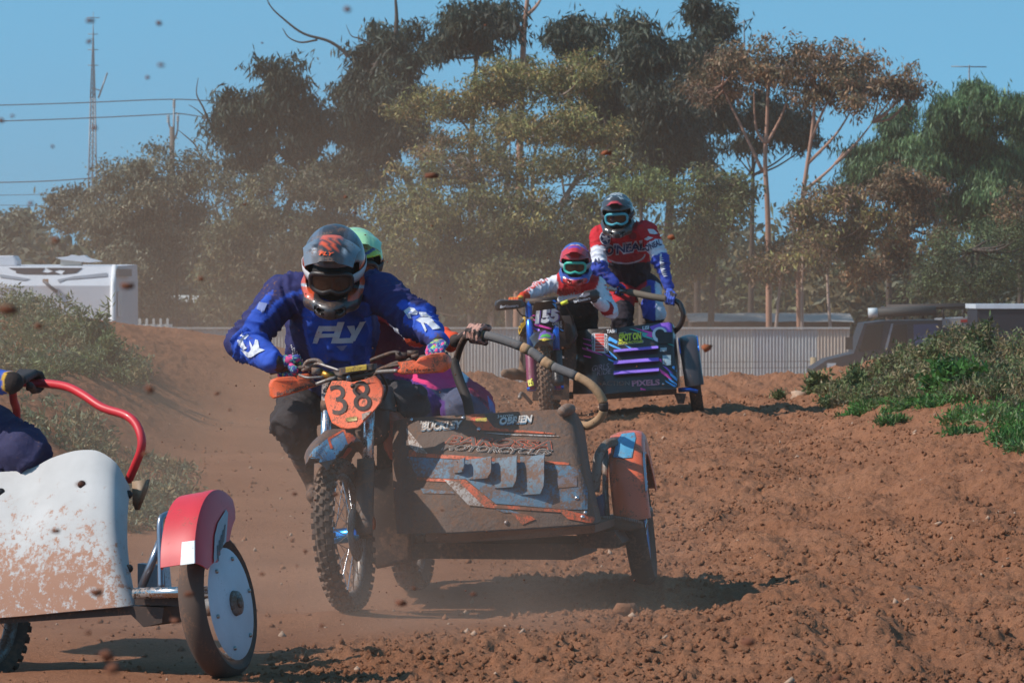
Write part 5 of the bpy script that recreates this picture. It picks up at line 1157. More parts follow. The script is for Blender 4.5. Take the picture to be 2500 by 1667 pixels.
# raised scoops: attached on the left edge, open on the right
bvp = bvh_of(pan)
def onpan(u, v):
    d = ray(u, v).normalized(); h_ = bvp.ray_cast(Vector((0, 0, CAMZ)), d); n_ = h_[1] if h_[1].dot(d) < 0 else -h_[1]; return h_[0], n_
for (xl, xr, yt, yb) in ((345, 410, 808, 872), (420, 548, 800, 905), (555, 680, 795, 950), (690, 822, 788, 985)):
    G = []
    for i in range(7):
        t = i / 6; row = []
        for j in range(7):
            s_ = j / 6; x = xl + (xr - xl) * s_; y_ = yt + (yb - yt) * t
            if i == 0: y_ += 4 * s_
            if t > .8: x -= (t - .8) * 5 * 18 * (1 if s_ > .9 else 0)
            p, n_ = onpan(*Z3(x, y_)); lift = .042 * s_ ** 1.5 * (1 if 0 < i < 6 else .75); row.append(tuple(p + n_ * (.004 + lift)))
        G.append(row)
    V, F = shell_grid(G, .005, flip=True); mk('scoop', V, F, mat('scoop_blue', '#3c7088', .5, mud=.52, mudscale=9, film=.3), m38, auto=50)
for x, y_ in ((470, 640), (388, 580), (1030, 1078), (615, 1128), (985, 1000), (118, 590), (1015, 1100)):
    try: p, n_ = onpan(*Z3(x, y_)); V, F = tube([p - n_ * .002, p + n_ * .007], [.011, .009], 10); mk('bolt', V, F, CHR, pan)
    except Exception: pass
# knob on the panel top, panel edge strip
V, F = tube(catmull([L(1370, 1006, .29), L(1384, 1000, .32), L(1396, 998, .35)], 4), [.022, .028, .022], 12); mk('rubber_stop', V, F, mat('stop_rubber', '#7d7068', .8, mud=.5, film=.3), m38)
# grab bar
TAPE = mat('tan_tape', '#a07d5c', .8, mud=.25, bump=.4, bscale=40); FOAM = mat('grey_foam', '#5d5f61', .8, mud=.15, film=.2, bump=.3, bscale=60)
gb = [(1108, 900, 1.25), (1128, 838, 1.10), (1150, 818, 1.02), (1200, 822, .96), (1285, 852, .90), (1341, 890, .86), (1415, 922, .82), (1452, 948, .80), (1473, 983, .80), (1468, 1016, .82), (1440, 1038, .85), (1416, 1040, .90), (1413, 1064, .92)]
gp = catmull([L(*q) for q in gb], 8); core = mk('grab_bar', *tube(gp, .0165, 12), BLKM, m38)
def seg(i0, i1, r_, m, nm): mk(nm, *tube(gp[i0:i1], r_, 14), m, core)
seg(22, 32, .0215, FOAM, 'grip_foam'); seg(33, 39, .0215, FOAM, 'grip_foam'); seg(41, 48, .0215, FOAM, 'grip_foam')
seg(18, 23, .0205, TAPE, 'grip_tape'); seg(31, 34, .0235, TAPE, 'grip_tape'); seg(38, 42, .0235, TAPE, 'grip_tape')
tp = [tuple(x) for x in gp[47:97]]; seg(47, 65, .0205, TAPE, 'grip_tape'); seg(68, 97, .0200, TAPE, 'grip_tape'); seg(64, 69, .0215, BLKP, 'grip_band')
V, F = tube([L(1163, 826, 1.0), L(1162, 790, 1.0)], .016, 10); mk('bar_stub', V, F, BLKP, core)
V, F = tube(catmull([L(1106, 878, 1.18), L(1122, 930, 1.14), L(1140, 975, 1.1), L(1148, 1020, 1.08)], 5), .024, 10); mk('bar_post', V, F, BLKP, core)
# side-car wheel, fender and its guard
W3 = Frame(P(1555, 1254, 23.75), R(5), R(7.5)); 
wheel(W3, .338, .105, .245, m38, name='sidecar_wheel', knobs=False, tyre_m=mat('tyre_dark', '#221f1e', .85, mud=.3, film=.25), rim_m=mat('blue_rim', '#2f6fa8', .3, .7, mud=.2), spokes=True)
fe = arc_fender(W3, .372, .165, -75, 92, .05, .10, mat('fender_orange', '#e2623a', .4, mud=.33, mudscale=10, film=.12, coat=.2), m38)
lay('fender_graphic', [[(1498, 1116), (1505, 1078), (1518, 1060), (1548, 1056), (1552, 1068), (1543, 1117), (1522, 1119)]], fe, mat('fender_sky', '#4a9bc0', .4, mud=.35, mudscale=12, film=.1), fe, .003)
lay('fender_graphic', [[(1572, 1075), (1584, 1085), (1588, 1130), (1586, 1210), (1575, 1200), (1568, 1120)]], fe, mat('fender_pale', '#8fa9bd', .4, mud=.3, mudscale=14, film=.12), fe, .003)
b = MB(); b.tube(catmull([L(1452, 1200, .9), L(1457, 1150, .9), L(1462, 1112, .92), L(1480, 1085, .98), L(1500, 1080, 1.05)], 6), .022, 10); b.build('fender_stay', mat('stay_grey', '#8d857d', .5, .5, mud=.5, film=.25), m38)
b = MB(); b.tube([L(1478, 1100, 1.0), L(1478, 1200, .95), L(1482, 1262, .9)], .014, 8); b.tube([L(1440, 1160, 1.1), L(1475, 1150, 1.05)], .014, 8); b.tube([L(1446, 1210, 1.0), L(1470, 1250, .95)], .016, 8); b.build('suspension_arm', ALU, m38)
V, F = prism([L(u, v, .85) for u, v in ((1447, 1218), (1470, 1205), (1478, 1262), (1455, 1262))], A.b * .1, .1, .01); mk('reservoir', V, F, mat('reservoir_blue', '#2b3c5c', .4, film=.2), m38)
V, F = prism([L(u, v, .80) for u, v in ((1452, 1262), (1490, 1258), (1530, 1264), (1566, 1274), (1569, 1288), (1540, 1296), (1490, 1296), (1458, 1288))], A.b * .05, .04, .008); nb = mk('nerf_bar', V, F, mat('nerf_mud', '#574b44', .6, .3, mud=.6, film=.35), m38)
b = MB()
for i in range(22):
    t = i / 21; u = 1475 + 92 * t; v = 1262 + 13 * t * t; b.box(L(u, v, .79), (.005, .012, .012))
b.build('teeth', ALU, nb, False)

# ================================================================ crew of outfit 38
c_ = lambda d: d
def rider38_col(V, tg, t, u, v):
    navy, blue, blk, pant, skin = cl('#1e2a60'), cl('#2052b8'), cl('#18181c'), cl('#2d2d31'), cl('#a77a66')
    C = np.tile(navy, (len(V), 1)).astype(float)
    zp = lambda pts: [(550 + a / 3.136, 500 + b / 3.136) for a, b in pts]
    ch = inpoly(u, v, zp([(700, 690), (620, 750), (588, 820), (592, 920), (640, 1150), (760, 1320), (1080, 1320), (1120, 1130), (1125, 900), (1100, 760), (900, 690)])) & np.isin(tg, ['torso', 'shoulder', 'neck'])
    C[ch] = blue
    chest_shade = inpoly(u, v, zp([(800, 800), (1125, 760), (1130, 1130), (1000, 1300), (960, 1000)])) & ch; C[chest_shade] = blue * .72  # helmet's shade on the right of the chest, put into the jersey colour
    C[inpoly(u, v, zp([(660, 640), (640, 668), (480, 710), (400, 790), (280, 920), (240, 900), (380, 740), (500, 670)]))] = blue
    C[inpoly(u, v, zp([(380, 640), (320, 680), (190, 830), (60, 1060), (100, 1150), (330, 1300), (440, 1200), (300, 1080), (250, 1010), (300, 800), (360, 700)]))] = blue
    fa = (tg == 'farmL') & (t > .05); C[fa] = blue
    C[inpoly(u, v, zp([(1310, 760), (1360, 720), (1500, 780), (1640, 900), (1700, 1030), (1640, 1060), (1560, 1010), (1480, 900), (1380, 800), (1330, 800)]))] = blue
    C[(tg == 'farmR') & (v < 812 + (u - 1028) * .55)] = blue
    C[np.isin(tg, ['hips']) | np.char.startswith(tg.astype(str), 'thigh') | np.char.startswith(tg.astype(str), 'shin')] = pant
    kn = ((tg == 'thighR') & (t > .8)) | ((tg == 'shinR') & (t < .25)); C[kn] = cl('#3c3d42')
    C[tg == 'head'] = skin; C[(tg == 'neck') & (t > .6)] = skin
    return C
A38 = dict(shL=P(688, 722, 23.52), shR=P(935, 716, 23.36), elL=P(601, 838, 23.38), wrL=P(667, 885, 23.14), elR=P(1020, 782, 23.20), wrR=P(1070, 830, 23.0), head=P(815, 655, 23.34), che=P(810, 800, 23.62), pel=P(800, 940, 23.95),
           hipL=P(745, 975, 23.98), knL=P(712, 1035, 23.55), anL=P(785, 1180, 23.85), hipR=P(870, 975, 23.95), knR=P(995, 985, 23.42), anR=P(975, 1200, 23.9))
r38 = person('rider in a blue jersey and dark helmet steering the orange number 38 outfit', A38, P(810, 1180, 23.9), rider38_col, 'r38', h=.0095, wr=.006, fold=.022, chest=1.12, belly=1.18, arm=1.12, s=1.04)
ZJ = lambda a, b: (550 + a / 3.136, 500 + b / 3.136)
JW = mat('jersey_print', '#c9cbd3', .8, mud=.12, mudscale=30, film=.08)
fly_F = [[ZJ(*q) for q in ((715, 925), (885, 925), (878, 962), (745, 965), (735, 985), (860, 985), (850, 1010), (725, 1015), (705, 1060), (665, 1060))]]
fly_L = [[ZJ(*q) for q in ((860, 895), (912, 893), (872, 1020), (985, 1018), (975, 1055), (808, 1060))]]
fly_Y = [[ZJ(*q) for q in ((930, 925), (985, 922), (990, 965), (1030, 895), (1075, 890), (1010, 1000), (992, 1040), (945, 1042), (965, 990))]]
lay('lettering', fly_F + fly_L + fly_Y, r38, JW, r38, .004, 6)
lay('lettering', [[ZJ(*q) for q in ((845, 1078), (935, 1072), (920, 1090), (905, 1110), (890, 1114), (862, 1092))]], r38, mat('jersey_tint', '#7b86b4', .8), r38, .004, 6)
sl = [[(120, 955), (132, 985), (112, 1005), (150, 1000), (165, 985), (180, 1000), (160, 1030), (135, 1035), (150, 1075), (170, 1100), (140, 1110), (90, 1060), (98, 1035), (130, 1010)], [(185, 1040), (215, 1090), (230, 1035), (250, 1040), (262, 1100), (305, 1115), (245, 1140), (205, 1165), (175, 1168), (120, 1110), (150, 1115), (180, 1130), (200, 1110)]]
lay('lettering', [[ZJ(*q) for q in s_] for s_ in sl], r38, JW, r38, .004, 6)
srr = [[(1365, 810), (1405, 782), (1440, 790), (1475, 815), (1470, 845), (1415, 840), (1430, 870), (1405, 868)], [(1458, 882), (1490, 862), (1560, 868), (1590, 885), (1600, 905), (1650, 950), (1590, 960), (1545, 915), (1520, 905), (1545, 960), (1535, 975), (1500, 905)], [(1480, 815), (1530, 822), (1560, 850), (1585, 870), (1545, 862), (1490, 855)]]
lay('lettering', [[ZJ(*q) for q in s_] for s_ in srr], r38, JW, r38, .004, 6)
dots = []
for i in range(11):
    for j in range(7):
        x, y_ = 505 + j * 17 + i * 3, 1070 + i * 15 + j * 8
        if j < 1 + i * .75: dots.append([ZJ(x, y_), ZJ(x + 9, y_), ZJ(x + 9, y_ + 9), ZJ(x, y_ + 9)])
lay('jersey_dots', dots, r38, JW, r38, .004, 6)
lay('sleeve_patch', [[ZJ(*q) for q in ((262, 745), (325, 755), (290, 830), (240, 800))]], r38, mat('jersey_tint'), r38, .004, 6)
lay('lettering', [text_px('FLY', (648 - 6, 1012), (668, 985), 9, .02, .2)], r38, mat('pant_print', '#8a8a8c', .8), r38, .004, 6)
def h38(V):
    x, y_, z = V.T; C = np.tile(cl('#454a54'), (len(V), 1)).astype(float)
    C[(np.abs(x) < .045) & (z > .08)] = cl('#24262a'); C[(z > -.1) & (z < .07) & (y_ > -.12) & (np.abs(x) > .08) & (z < .05 + .3 * y_)] = cl('#d0471f')
    C[(z < -.03) & (y_ < -.06)] = cl('#2c2d30'); C[(np.abs(x) > .07) & (z < -.04) & (z > -.075) & (y_ < .02)] = cl('#cf4a22'); C[(z > .13) & (np.abs(x) > .06)] = cl('#5c6370')
    C[(np.abs(z + .03 + .5 * (y_ + .1)) < .007) & (y_ < 0)] = cl('#aab0b8'); return C
def p38(V):
    x, y_, z = V.T; C = np.tile(cl('#3b3e45'), (len(V), 1)).astype(float); C[np.abs(x) > .06] = cl('#6a727c'); C[(np.abs(np.abs(x) - .06) < .018) & (np.abs(y_ + .15) < .022)] = cl('#121315'); C[(np.abs(np.abs(x) - .058) < .004) & (y_ > -.19)] = cl('#b4bac0'); m = np.abs(x) < .040
    C[m] = cl('#26282b'); C[m & (y_ > -.10)] = cl('#e2551f'); st = m & (y_ < -.105) & (y_ > -.21) & (np.sin((y_ + .35 * x) * 480) > -.1); C[st] = cl('#d9501f'); return C
hp38, _ = helmet(r38, P(815, 655, 23.30), R(-4), R(27), R(2), 1.11, h38, p38, '#1e1c1c', '#2c1c18', '#b9b4b6', '38', mud=.3, peak=dict(w0=.118, w1=.096, y1=-.262))
lay('lettering', [text_px('FLY', ZJ(722, 388), ZJ(828, 394), 8, .03, .3)], [o for o in hp38.children if o.name.startswith('peak')], mat('print_orange', '#e2551f', .4), hp38, .004, 5)
lay('lettering', [text_px('FLY', ZJ(757, 697), ZJ(796, 697), 6, .03, .2)], hp38, mat('print_pink', '#d9a5a0', .5), hp38, .003, 4)
lay('lettering', [text_px('%', ZJ(618, 488), ZJ(655, 505), 17, .03)], list(hp38.children)[1].children[:], JW, hp38, .004, 4) if False else None
def gcol(V, tg):
    n1 = fbm(V * 55 + 3, 2); n2 = fbm(V * 48 + 30, 2); C = np.tile(cl('#28408c'), (len(V), 1)).astype(float); C[tg == 'cuff'] = cl('#17171c'); f = tg != 'cuff'
    C[f & (n1 > .38)] = cl('#e84a86'); C[f & (n2 > .42)] = cl('#a8d43a'); C[f & (np.abs(n1) < .07)] = cl('#7fd0b0'); return C
gx = (L(*hbp[2]) - L(*hbp[0])).normalized(); glove(r38, L(703, 899, .402), gx, P(672, 886, 23.13), gcol, '38', up=Vector((0, -.6, 1)), size=1.38)
gx2 = (L(*hbp[-1]) - L(*hbp[-3])).normalized(); glove(r38, L(1070, 868, .185), -gx2, A38['wrR'], gcol, '38', up=Vector((0, -.6, 1)), size=1.12)
BT = mat('boot_black', '#232223', .6, mud=.5, mudscale=8, film=.3)
boot(r38, P(790, 1230, 23.9), P(765, 1225, 23.65), P(785, 1195, 23.85), P(745, 1110, 23.72), BT); boot(r38, P(970, 1240, 23.95), P(955, 1235, 23.7), P(975, 1200, 23.9), P(985, 1100, 23.65), BT)
# passenger crouched behind
def pas38_col(V, tg, t, u, v):
    C = np.tile(cl('#5a2336'), (len(V), 1)).astype(float); s = tg.astype(str)
    C[np.char.startswith(s, 'uarm')] = cl('#8c2430'); C[np.char.startswith(s, 'farm')] = cl('#e2502c'); C[(np.char.startswith(s, 'uarm')) & (t > .5)] = cl('#c8ccd2')
    lg = np.isin(s, ['hips']) | np.char.startswith(s, 'thigh') | np.char.startswith(s, 'shin') | ((s == 'torso') & (v > 890)); C[lg] = cl('#4a5570')
    pk_ = lg & inpoly(u, v, [(960, 880), (1150, 880), (1135, 935), (1110, 945), (1060, 952), (1020, 935), (985, 925), (960, 915)]); C[pk_] = cl('#ee3f80')
    C[lg & inpoly(u, v, [(960, 915), (1000, 925), (1040, 940), (1085, 980), (1090, 1030), (1060, 1030), (1050, 980), (1010, 950), (960, 940)])] = cl('#4b2a78')
    C[lg & inpoly(u, v, [(1120, 890), (1150, 900), (1140, 935), (1125, 925)])] = cl('#d8d6de'); C[lg & inpoly(u, v, [(1150, 895), (1215, 950), (1230, 1020), (1195, 1000), (1140, 945)])] = cl('#a32848')
    C[lg & inpoly(u, v, [(1140, 942), (1195, 985), (1200, 998), (1142, 955)])] = cl('#5e2040'); C[lg & inpoly(u, v, [(1190, 965), (1206, 985), (1212, 1010), (1195, 1000)])] = cl('#5f78b8')
    C[s == 'head'] = cl('#a77a66'); return C
Q = dict(shL=P(820, 725, 24.55), shR=P(940, 735, 24.4), elL=P(830, 830, 24.35), wrL=P(850, 890, 24.2), elR=P(1015, 805, 24.25), wrR=P(1104, 834, 23.86), head=P(868, 655, 24.42), che=P(890, 800, 24.6), pel=P(1090, 975, 24.65), hipL=P(1040, 985, 24.5), knL=P(1000, 1010, 24.15), anL=P(1040, 1180, 24.5), hipR=P(1140, 1000, 24.5), knR=P(1130, 1000, 24.12), anR=P(1150, 1190, 24.5))
q38 = person('passenger in pink and purple trousers crouched behind the blue-shirted rider', Q, P(1080, 1190, 24.5), pas38_col, 'q38', h=.011, leg=1.12)
def hq(V):
    x, y_, z = V.T; C = np.tile(cl('#1c1e24'), (len(V), 1)).astype(float); C[z > .085] = cl('#9fd6a0'); C[(z > .045) & (z < .09) & (x > .03)] = cl('#a5e02c'); C[(np.abs(z - .07 - .4 * x) < .008)] = cl('#2e4fa0'); C[(z > .1) & (np.abs(np.sin(y_ * 70 + z * 40)) < .12)] = cl('#b03a3a'); C[(z < -.08)] = cl('#77c98a'); return C
helmet(q38, P(868, 648, 24.42), R(8), R(14), 0, 1.03, hq, lambda V: np.tile(cl('#9fd6a0'), (len(V), 1)), '#1a1c20', '#15171a', '#23262c', 'q38')
pgc = lambda V, tg: np.where((tg == 'cuff')[:, None], cl('#1c191a'), np.where((fbm(V * 40 + 9, 2) > .05)[:, None], cl('#b98a7c'), cl('#262022')))
glove(q38, gp[19], (gp[22] - gp[16]).normalized(), Q['wrR'], pgc, 'q38', rb=.021, up=Vector((0, -.7, .8)), size=1.1)
V, F = sdf_mesh([(np.array(P(1085, 815, 23.95)), np.array(P(1100, 845, 23.9)), .035, .03, 'x')], .008, .02, .03); mk('wrist_guard', V, F, mat('guard_orange', '#e2502c', .5, mud=.2), q38)
boot(q38, P(1050, 1250, 24.5), P(1035, 1245, 24.25), P(1040, 1200, 24.5), P(1020, 1100, 24.35), BT); boot(q38, P(1160, 1250, 24.5), P(1150, 1245, 24.25), P(1150, 1200, 24.5), P(1140, 1100, 24.3), BT)

# ================================================================ side-car outfit 155
B = Frame(P(1339, 1050, 41.7), R(1.5), R(4.2)); LB_ = B.L
m155 = thing('sidecar_motocross', 'black and purple side-car motocross outfit numbered 155 cresting the rise', 'sidecar', B.O)
ZA = lambda x, y_: (1190 + x / 4.752, 680 + y_ / 4.752); ZB = lambda x, y_: (1410 + x / 7.35, 780 + y_ / 7.35)
BK = mat('gloss_black', '#17161a', .32, mud=.12, mudscale=8, film=.1, coat=.3)
W5 = Frame(B.w(0, 0, .345), R(1), R(3)); wheel(W5, .347, .095, .268, m155, name='front_wheel', tyre_m=mat('tyre_brown', '#3a2c24', .9, mud=.85, mudscale=6, mudcol=(.20, .115, .075, 1), film=.5), rim_m=BLKM)
def f5(x, s_): return W5.w(x, .02 + .46 * s_ * .72, s_ * .72)
BLU = mat('blue_anodised', '#2b6fd0', .25, .6)
for x in (-.105, .105):
    V, F = tube([f5(x, -.02), f5(x, .42)], .030, 12); mk('fork_lower', V, F, mat('fork_pink', '#8f3a78', .35, .5, mud=.2), m155)
    V, F = tube([f5(x, .42), f5(x, .98)], .029, 12); mk('fork_upper', V, F, BLU, m155)
    G = [[W5.w(x + dx, -.05 + .46 * s_ * .72 + .6 * abs(dx), s_ * .72) for dx in (-.045, -.02, 0, .02, .045)] for s_ in np.linspace(.02, .42, 6)]
    V, F = shell_grid(G, .004, flip=True); gd = mk('fork_guard', V, F, mat('guard_maroon', '#7a2f4c', .5, mud=.2) if x < 0 else BK, m155)
    if x < 0: lay('lettering', [text_px('REIGER', ZA(575, 1390), ZA(515, 1160), 11, .04)], gd, mat('letter_yellow', '#d8cf3a', .5), gd, .004, 5)
    else: lay('graphic', [[ZA(*q) for q in ((875, 1300), (910, 1290), (950, 1340), (915, 1380), (880, 1390))]], gd, mat('graphic_pink', '#d8336e', .5), gd, .004, 5)
b = MB(); b.tube([f5(-.13, .98), f5(.13, .98)], .03, 10); b.tube([f5(-.13, .78), f5(.13, .78)], .03, 10); b.build('triple_clamp', BLKM, m155)
V, F = tube([f5(-.15, .0), f5(.15, .0)], .02, 10); mk('axle', V, F, BLU, m155)
G = []
for i in range(13):
    t = i / 12; bb = .30 - .62 * t; hh = .345 + .125 - .26 * max(0, t - .6) ** 1.3; w_ = .06 + .045 * math.sin(min(1, t * 1.1) * 3.0) + .01 * t
    G.append([W5.w(s_ * w_, bb, hh - .055 * abs(s_) ** 2.2) for s_ in np.linspace(-1, 1, 11)])
V, F = shell_grid(G, .005); f155 = mk('front_fender', V, F, BK, m155, auto=50)
lay('fender_graphic', [[ZA(*q) for q in ((590, 715), (610, 640), (660, 605), (720, 605), (770, 650), (750, 710), (680, 690))]], f155, mat('logo_purple', '#7a57a8', .5), f155, .003, 5)
lay('fender_graphic', [[ZA(*q) for q in ((610, 690), (635, 655), (690, 645), (735, 665), (725, 690), (670, 680))]], f155, mat('logo_green', '#5fae4a', .5), f155, .0045, 5)
lay('fender_graphic', [[ZA(*q) for q in ((590, 715), (665, 695), (745, 708), (690, 722))]], f155, mat('logo_yellow', '#d8b93a', .5), f155, .006, 5)
pl = [(1308, 736), (1330, 735), (1346, 733), (1356, 738), (1366, 760), (1375, 781), (1380, 790), (1378, 811), (1345, 813), (1316, 815), (1303, 806), (1299, 780), (1299, 760), (1304, 741)]
V, F = prism([LB_(u, v, .16 + .00006 * (u - 1340) ** 2 - .0012 * (775 - v)) for u, v in pl], B.b * .012, .03, .005); np155 = mk('number_plate', V, F, BK, m155, auto=35)
gP = mat('graphic_magenta', '#f04cb0', .5, film=.08); gB = mat('graphic_blue', '#4cb0f8', .5, film=.08); gV = mat('graphic_violet', '#8c58cc', .5, film=.08); gT = mat('graphic_teal', '#46b5a8', .5, film=.08); gW = mat('graphic_white', '#dedde2', .5, film=.08); gY = mat('graphic_yellow', '#dfe03a', .5, film=.08); gRd = mat('graphic_red', '#d8443c', .5, film=.08); gK = mat('graphic_black', '#151417', .5, film=.08)
lay('graphic', [[ZA(*q) for q in ((533, 555), (610, 590), (595, 638), (540, 610))]], np155, gV, np155, .003, 8)
lay('graphic', [[ZA(*q) for q in s_] for s_ in (((516, 418), (560, 420), (560, 430), (518, 432)), ((522, 465), (580, 478), (575, 490), (525, 482)), ((540, 515), (620, 535), (755, 575), (735, 590), (600, 555), (545, 540)))], np155, gP, np155, .0045, 8)
lay('graphic', [[ZA(*q) for q in s_] for s_ in (((750, 285), (790, 285), (845, 345), (805, 350)), ((840, 575), (885, 600), (870, 612), (842, 590)), ((850, 395), (868, 400), (885, 450), (870, 440)))], np155, gB, np155, .0045, 8)
lay('number', [text_px('155', ZA(577, 516), ZA(842, 488), 27, .07, .2)], np155, mat('number_violet', '#6a4f9c', .5), np155, .005, 10)
lay('number', [text_px('155', ZA(565, 512), ZA(832, 480), 27, .06, .2)], np155, gW, np155, .007, 10)
lay('lettering', [text_px('GIRLS', ZA(755, 540), ZA(865, 530), 8, .0, .3), text_px('RIDE', ZA(790, 575), ZA(875, 565), 6.5, .0, .3)], np155, gW, np155, .0065, 6)
hb5 = [(1212, 742, .34), (1260, 741, .33), (1300, 740, .32), (1330, 746, .31), (1360, 742, .30), (1395, 731, .28), (1430, 724, .26), (1462, 718, .25)]
bar5 = bar_parts(m155, [LB_(*q) for q in hb5], .0135, BLKM)
g1 = [(1207, 743), (1210, 735), (1222, 731), (1245, 732), (1259, 732), (1276, 732), (1280, 741), (1283, 749), (1264, 754), (1213, 759), (1208, 754)]
V, F = prism([LB_(u, v, .22 + .0016 * abs(u - 1245)) for u, v in g1], B.b * .06, .10, .022); hg = mk('hand_guard', V, F, BK, m155, auto=50); lay('lettering', [text_px('Barkbusters', ZA(148, 342), ZA(360, 326), 6.5, .02, .15)], hg, gW, hg, .004, 5)
g2 = [(1400, 735), (1413, 722), (1428, 713), (1455, 706), (1464, 714), (1464, 728), (1453, 735), (1403, 742)]
V, F = prism([LB_(u, v, .18 + .0016 * abs(u - 1435)) for u, v in g2], B.b * .06, .10, .022); hg = mk('hand_guard', V, F, BK, m155, auto=50); lay('lettering', [text_px('Barkbusters', ZA(995, 285), ZA(1195, 240), 6.5, .02, .15)], hg, gW, hg, .004, 5)
lay('graphic', [[ZA(*q) for q in ((1070, 210), (1110, 172), (1185, 160), (1190, 185), (1130, 215))]], hg, gW, hg, .005, 6)
V, F = tube([LB_(1370, 742, .27), LB_(1386, 736, .26)], .016, 8); mk('clutch_clamp', V, F, gY, m155)
b = MB()
for pts in ([(1335, 745, .3), (1325, 790, .42), (1345, 830, .5)], [(1262, 755, .3), (1275, 770, .35), (1300, 775, .42)], [(1380, 745, .3), (1400, 790, .5), (1405, 860, .7)]): b.tube(catmull([LB_(*q) for q in pts], 6), .006, 6)
b.build('cables', BLKP, m155)
V, F = prism([LB_(*ZA(*q), .50) for q in ((440, 430), (480, 438), (500, 455), (480, 560), (400, 680), (365, 660), (365, 580), (380, 500), (410, 455))], B.b * .25, .1, .02); sh5 = mk('radiator_shroud', V, F, BK, m155)
lay('shroud_graphic', [[ZA(*q) for q in ((440, 435), (465, 440), (450, 520), (400, 590), (370, 650), (365, 600), (378, 500), (410, 458))]], sh5, mat('shroud_yellow', '#d8a818', .4, mud=.15), sh5, .004, 8)
V, F = prism([LB_(*ZA(*q), .50) for q in ((895, 470), (960, 500), (1010, 560), (1030, 700), (960, 800), (900, 780), (890, 620))], B.b * .25, .1, .02); mk('radiator_shroud', V, F, BK, m155)
MB().box(LB_(*ZA(485, 840), .62), (.10, .04, .29)).build('radiator', mat('radiator_grey', '#6d675f', .5, .5, mud=.4, film=.2), m155, False)
MB().box(LB_(*ZA(960, 850), .62), (.10, .04, .29)).build('radiator', BLKM, m155, False)
b = MB(); b.box(LB_(1345, 925, .85), (.30, .36, .34)); b.tube([LB_(1340, 800, .45), LB_(1345, 960, .8)], .03, 8); b.tube([LB_(1300, 970, 1.0), LB_(1400, 965, 1.0)], .03, 8); b.build('engine', mat('engine_cast'), m155, False)
V, F = prism([LB_(u, v, .5) for u, v in ((1300, 775), (1395, 770), (1410, 820), (1390, 850), (1300, 850))], B.b * .7, .08, .02); mk('fuel_tank', V, F, mat('tank_black'), m155)
V, F = tube(catmull([LB_(1298, 985, .75), LB_(1275, 960, .72), LB_(1268, 972, .66)], 5), .016, 8); mk('foot_peg', V, F, ALU, m155)
W6 = Frame(B.w(.02, 1.42, .335), R(1.5), R(4.2)); wheel(W6, .335, .11, .24, m155, name='rear_wheel')
# panel
top = [(1405, 812, 1.0), (1419, 806, .88), (1468, 803, .84), (1532, 798, .83), (1591, 790, .83), (1630, 787, .84), (1641, 791, .9), (1646, 800, 1.15), (1648, 806, 1.4)]
bot = [(1400, 962, .9), (1420, 962, .75), (1468, 960, .62), (1532, 956, .6), (1591, 951, .6), (1646, 947, .62), (1654, 946, .72), (1658, 945, 1.0), (1660, 944, 1.25)]
G = []
for i in range(11):
    t = i / 10; row = []
    for q0, q1 in zip(top, bot): p = LB_(*q0) * (1 - t) + LB_(*q1) * t; row.append(p - B.b * .04 * math.sin(t * math.pi))
    G.append([tuple(x) for x in catmull(row, 3)])
V, F = shell_grid(G, .006, flip=True); pan5 = mk('nose_panel', V, F, BK, m155, auto=60)
def slash(lst): return [[ZB(*q) for q in s_] for s_ in lst]
lay('graphic', slash([((100, 335), (250, 372), (250, 388), (110, 350)), ((105, 422), (255, 462), (255, 490), (110, 440)), ((85, 500), (200, 530), (330, 580), (460, 640), (440, 640), (300, 600), (90, 530)), ((110, 640), (245, 672), (240, 695), (120, 665)), ((1020, 155), (1340, 225), (1340, 330), (1215, 290), (1275, 255)), ((1465, 700), (1500, 705), (1515, 770), (1470, 740)), ((1465, 880), (1620, 980), (1700, 1080), (1640, 1060), (1500, 960)), ((1130, 1220), (1250, 1265), (1130, 1265))]), pan5, gP, pan5, .003, 8)
lay('graphic', slash([((575, 310), (720, 390), (700, 440), (600, 390), (555, 390), (550, 345)), ((550, 420), (800, 535), (780, 545), (640, 500), (555, 455)), ((850, 460), (990, 520), (940, 525)), ((560, 560), (700, 680), (710, 720), (600, 650)), ((540, 690), (650, 740), (655, 770), (560, 730)), ((1715, 830), (1780, 870), (1780, 940), (1690, 860)), ((1640, 930), (1780, 1050), (1780, 1110), (1660, 1000)), ((1620, 1040), (1780, 1150), (1780, 1180), (1640, 1090)), ((1560, 1080), (1780, 1200), (1775, 1235), (1600, 1130))]), pan5, gB, pan5, .003, 8)
lay('graphic', slash([((1290, 130), (1480, 70), (1640, 50), (1690, 90), (1695, 230), (1500, 240), (1340, 200)), ((1520, 820), (1600, 860), (1720, 970), (1640, 940)), ((1480, 900), (1560, 950), (1640, 1040), (1560, 1010)), ((440, 590), (560, 640), (640, 690), (560, 670))]), pan5, gV, pan5, .0022, 8)
lay('graphic', slash([((920, 172), (980, 172), (1275, 258), (1215, 290), (1375, 350), (1370, 372), (1170, 310), (1160, 255)), ((1590, 415), (1735, 470), (1720, 478), (1590, 430))]), pan5, gT, pan5, .0036, 8)
disk = lambda x, y_, r_, n=20: [ZB(x + r_ * math.cos(2 * math.pi * i / n), y_ + r_ * math.sin(2 * math.pi * i / n)) for i in range(n)]
lay('sticker', [disk(1475, 275, 137)], pan5, gW, pan5, .0045, 8); lay('sticker', [disk(1480, 265, 88), [ZB(*q) for q in ((1440, 230), (1700, 230), (1700, 440), (1440, 440))]], pan5, gK, pan5, .006, 8)
lay('sticker', [[ZB(*q) for q in ((250, 270), (290, 250), (520, 260), (548, 300), (552, 580), (490, 610), (270, 570))]], pan5, gW, pan5, .0045, 8)
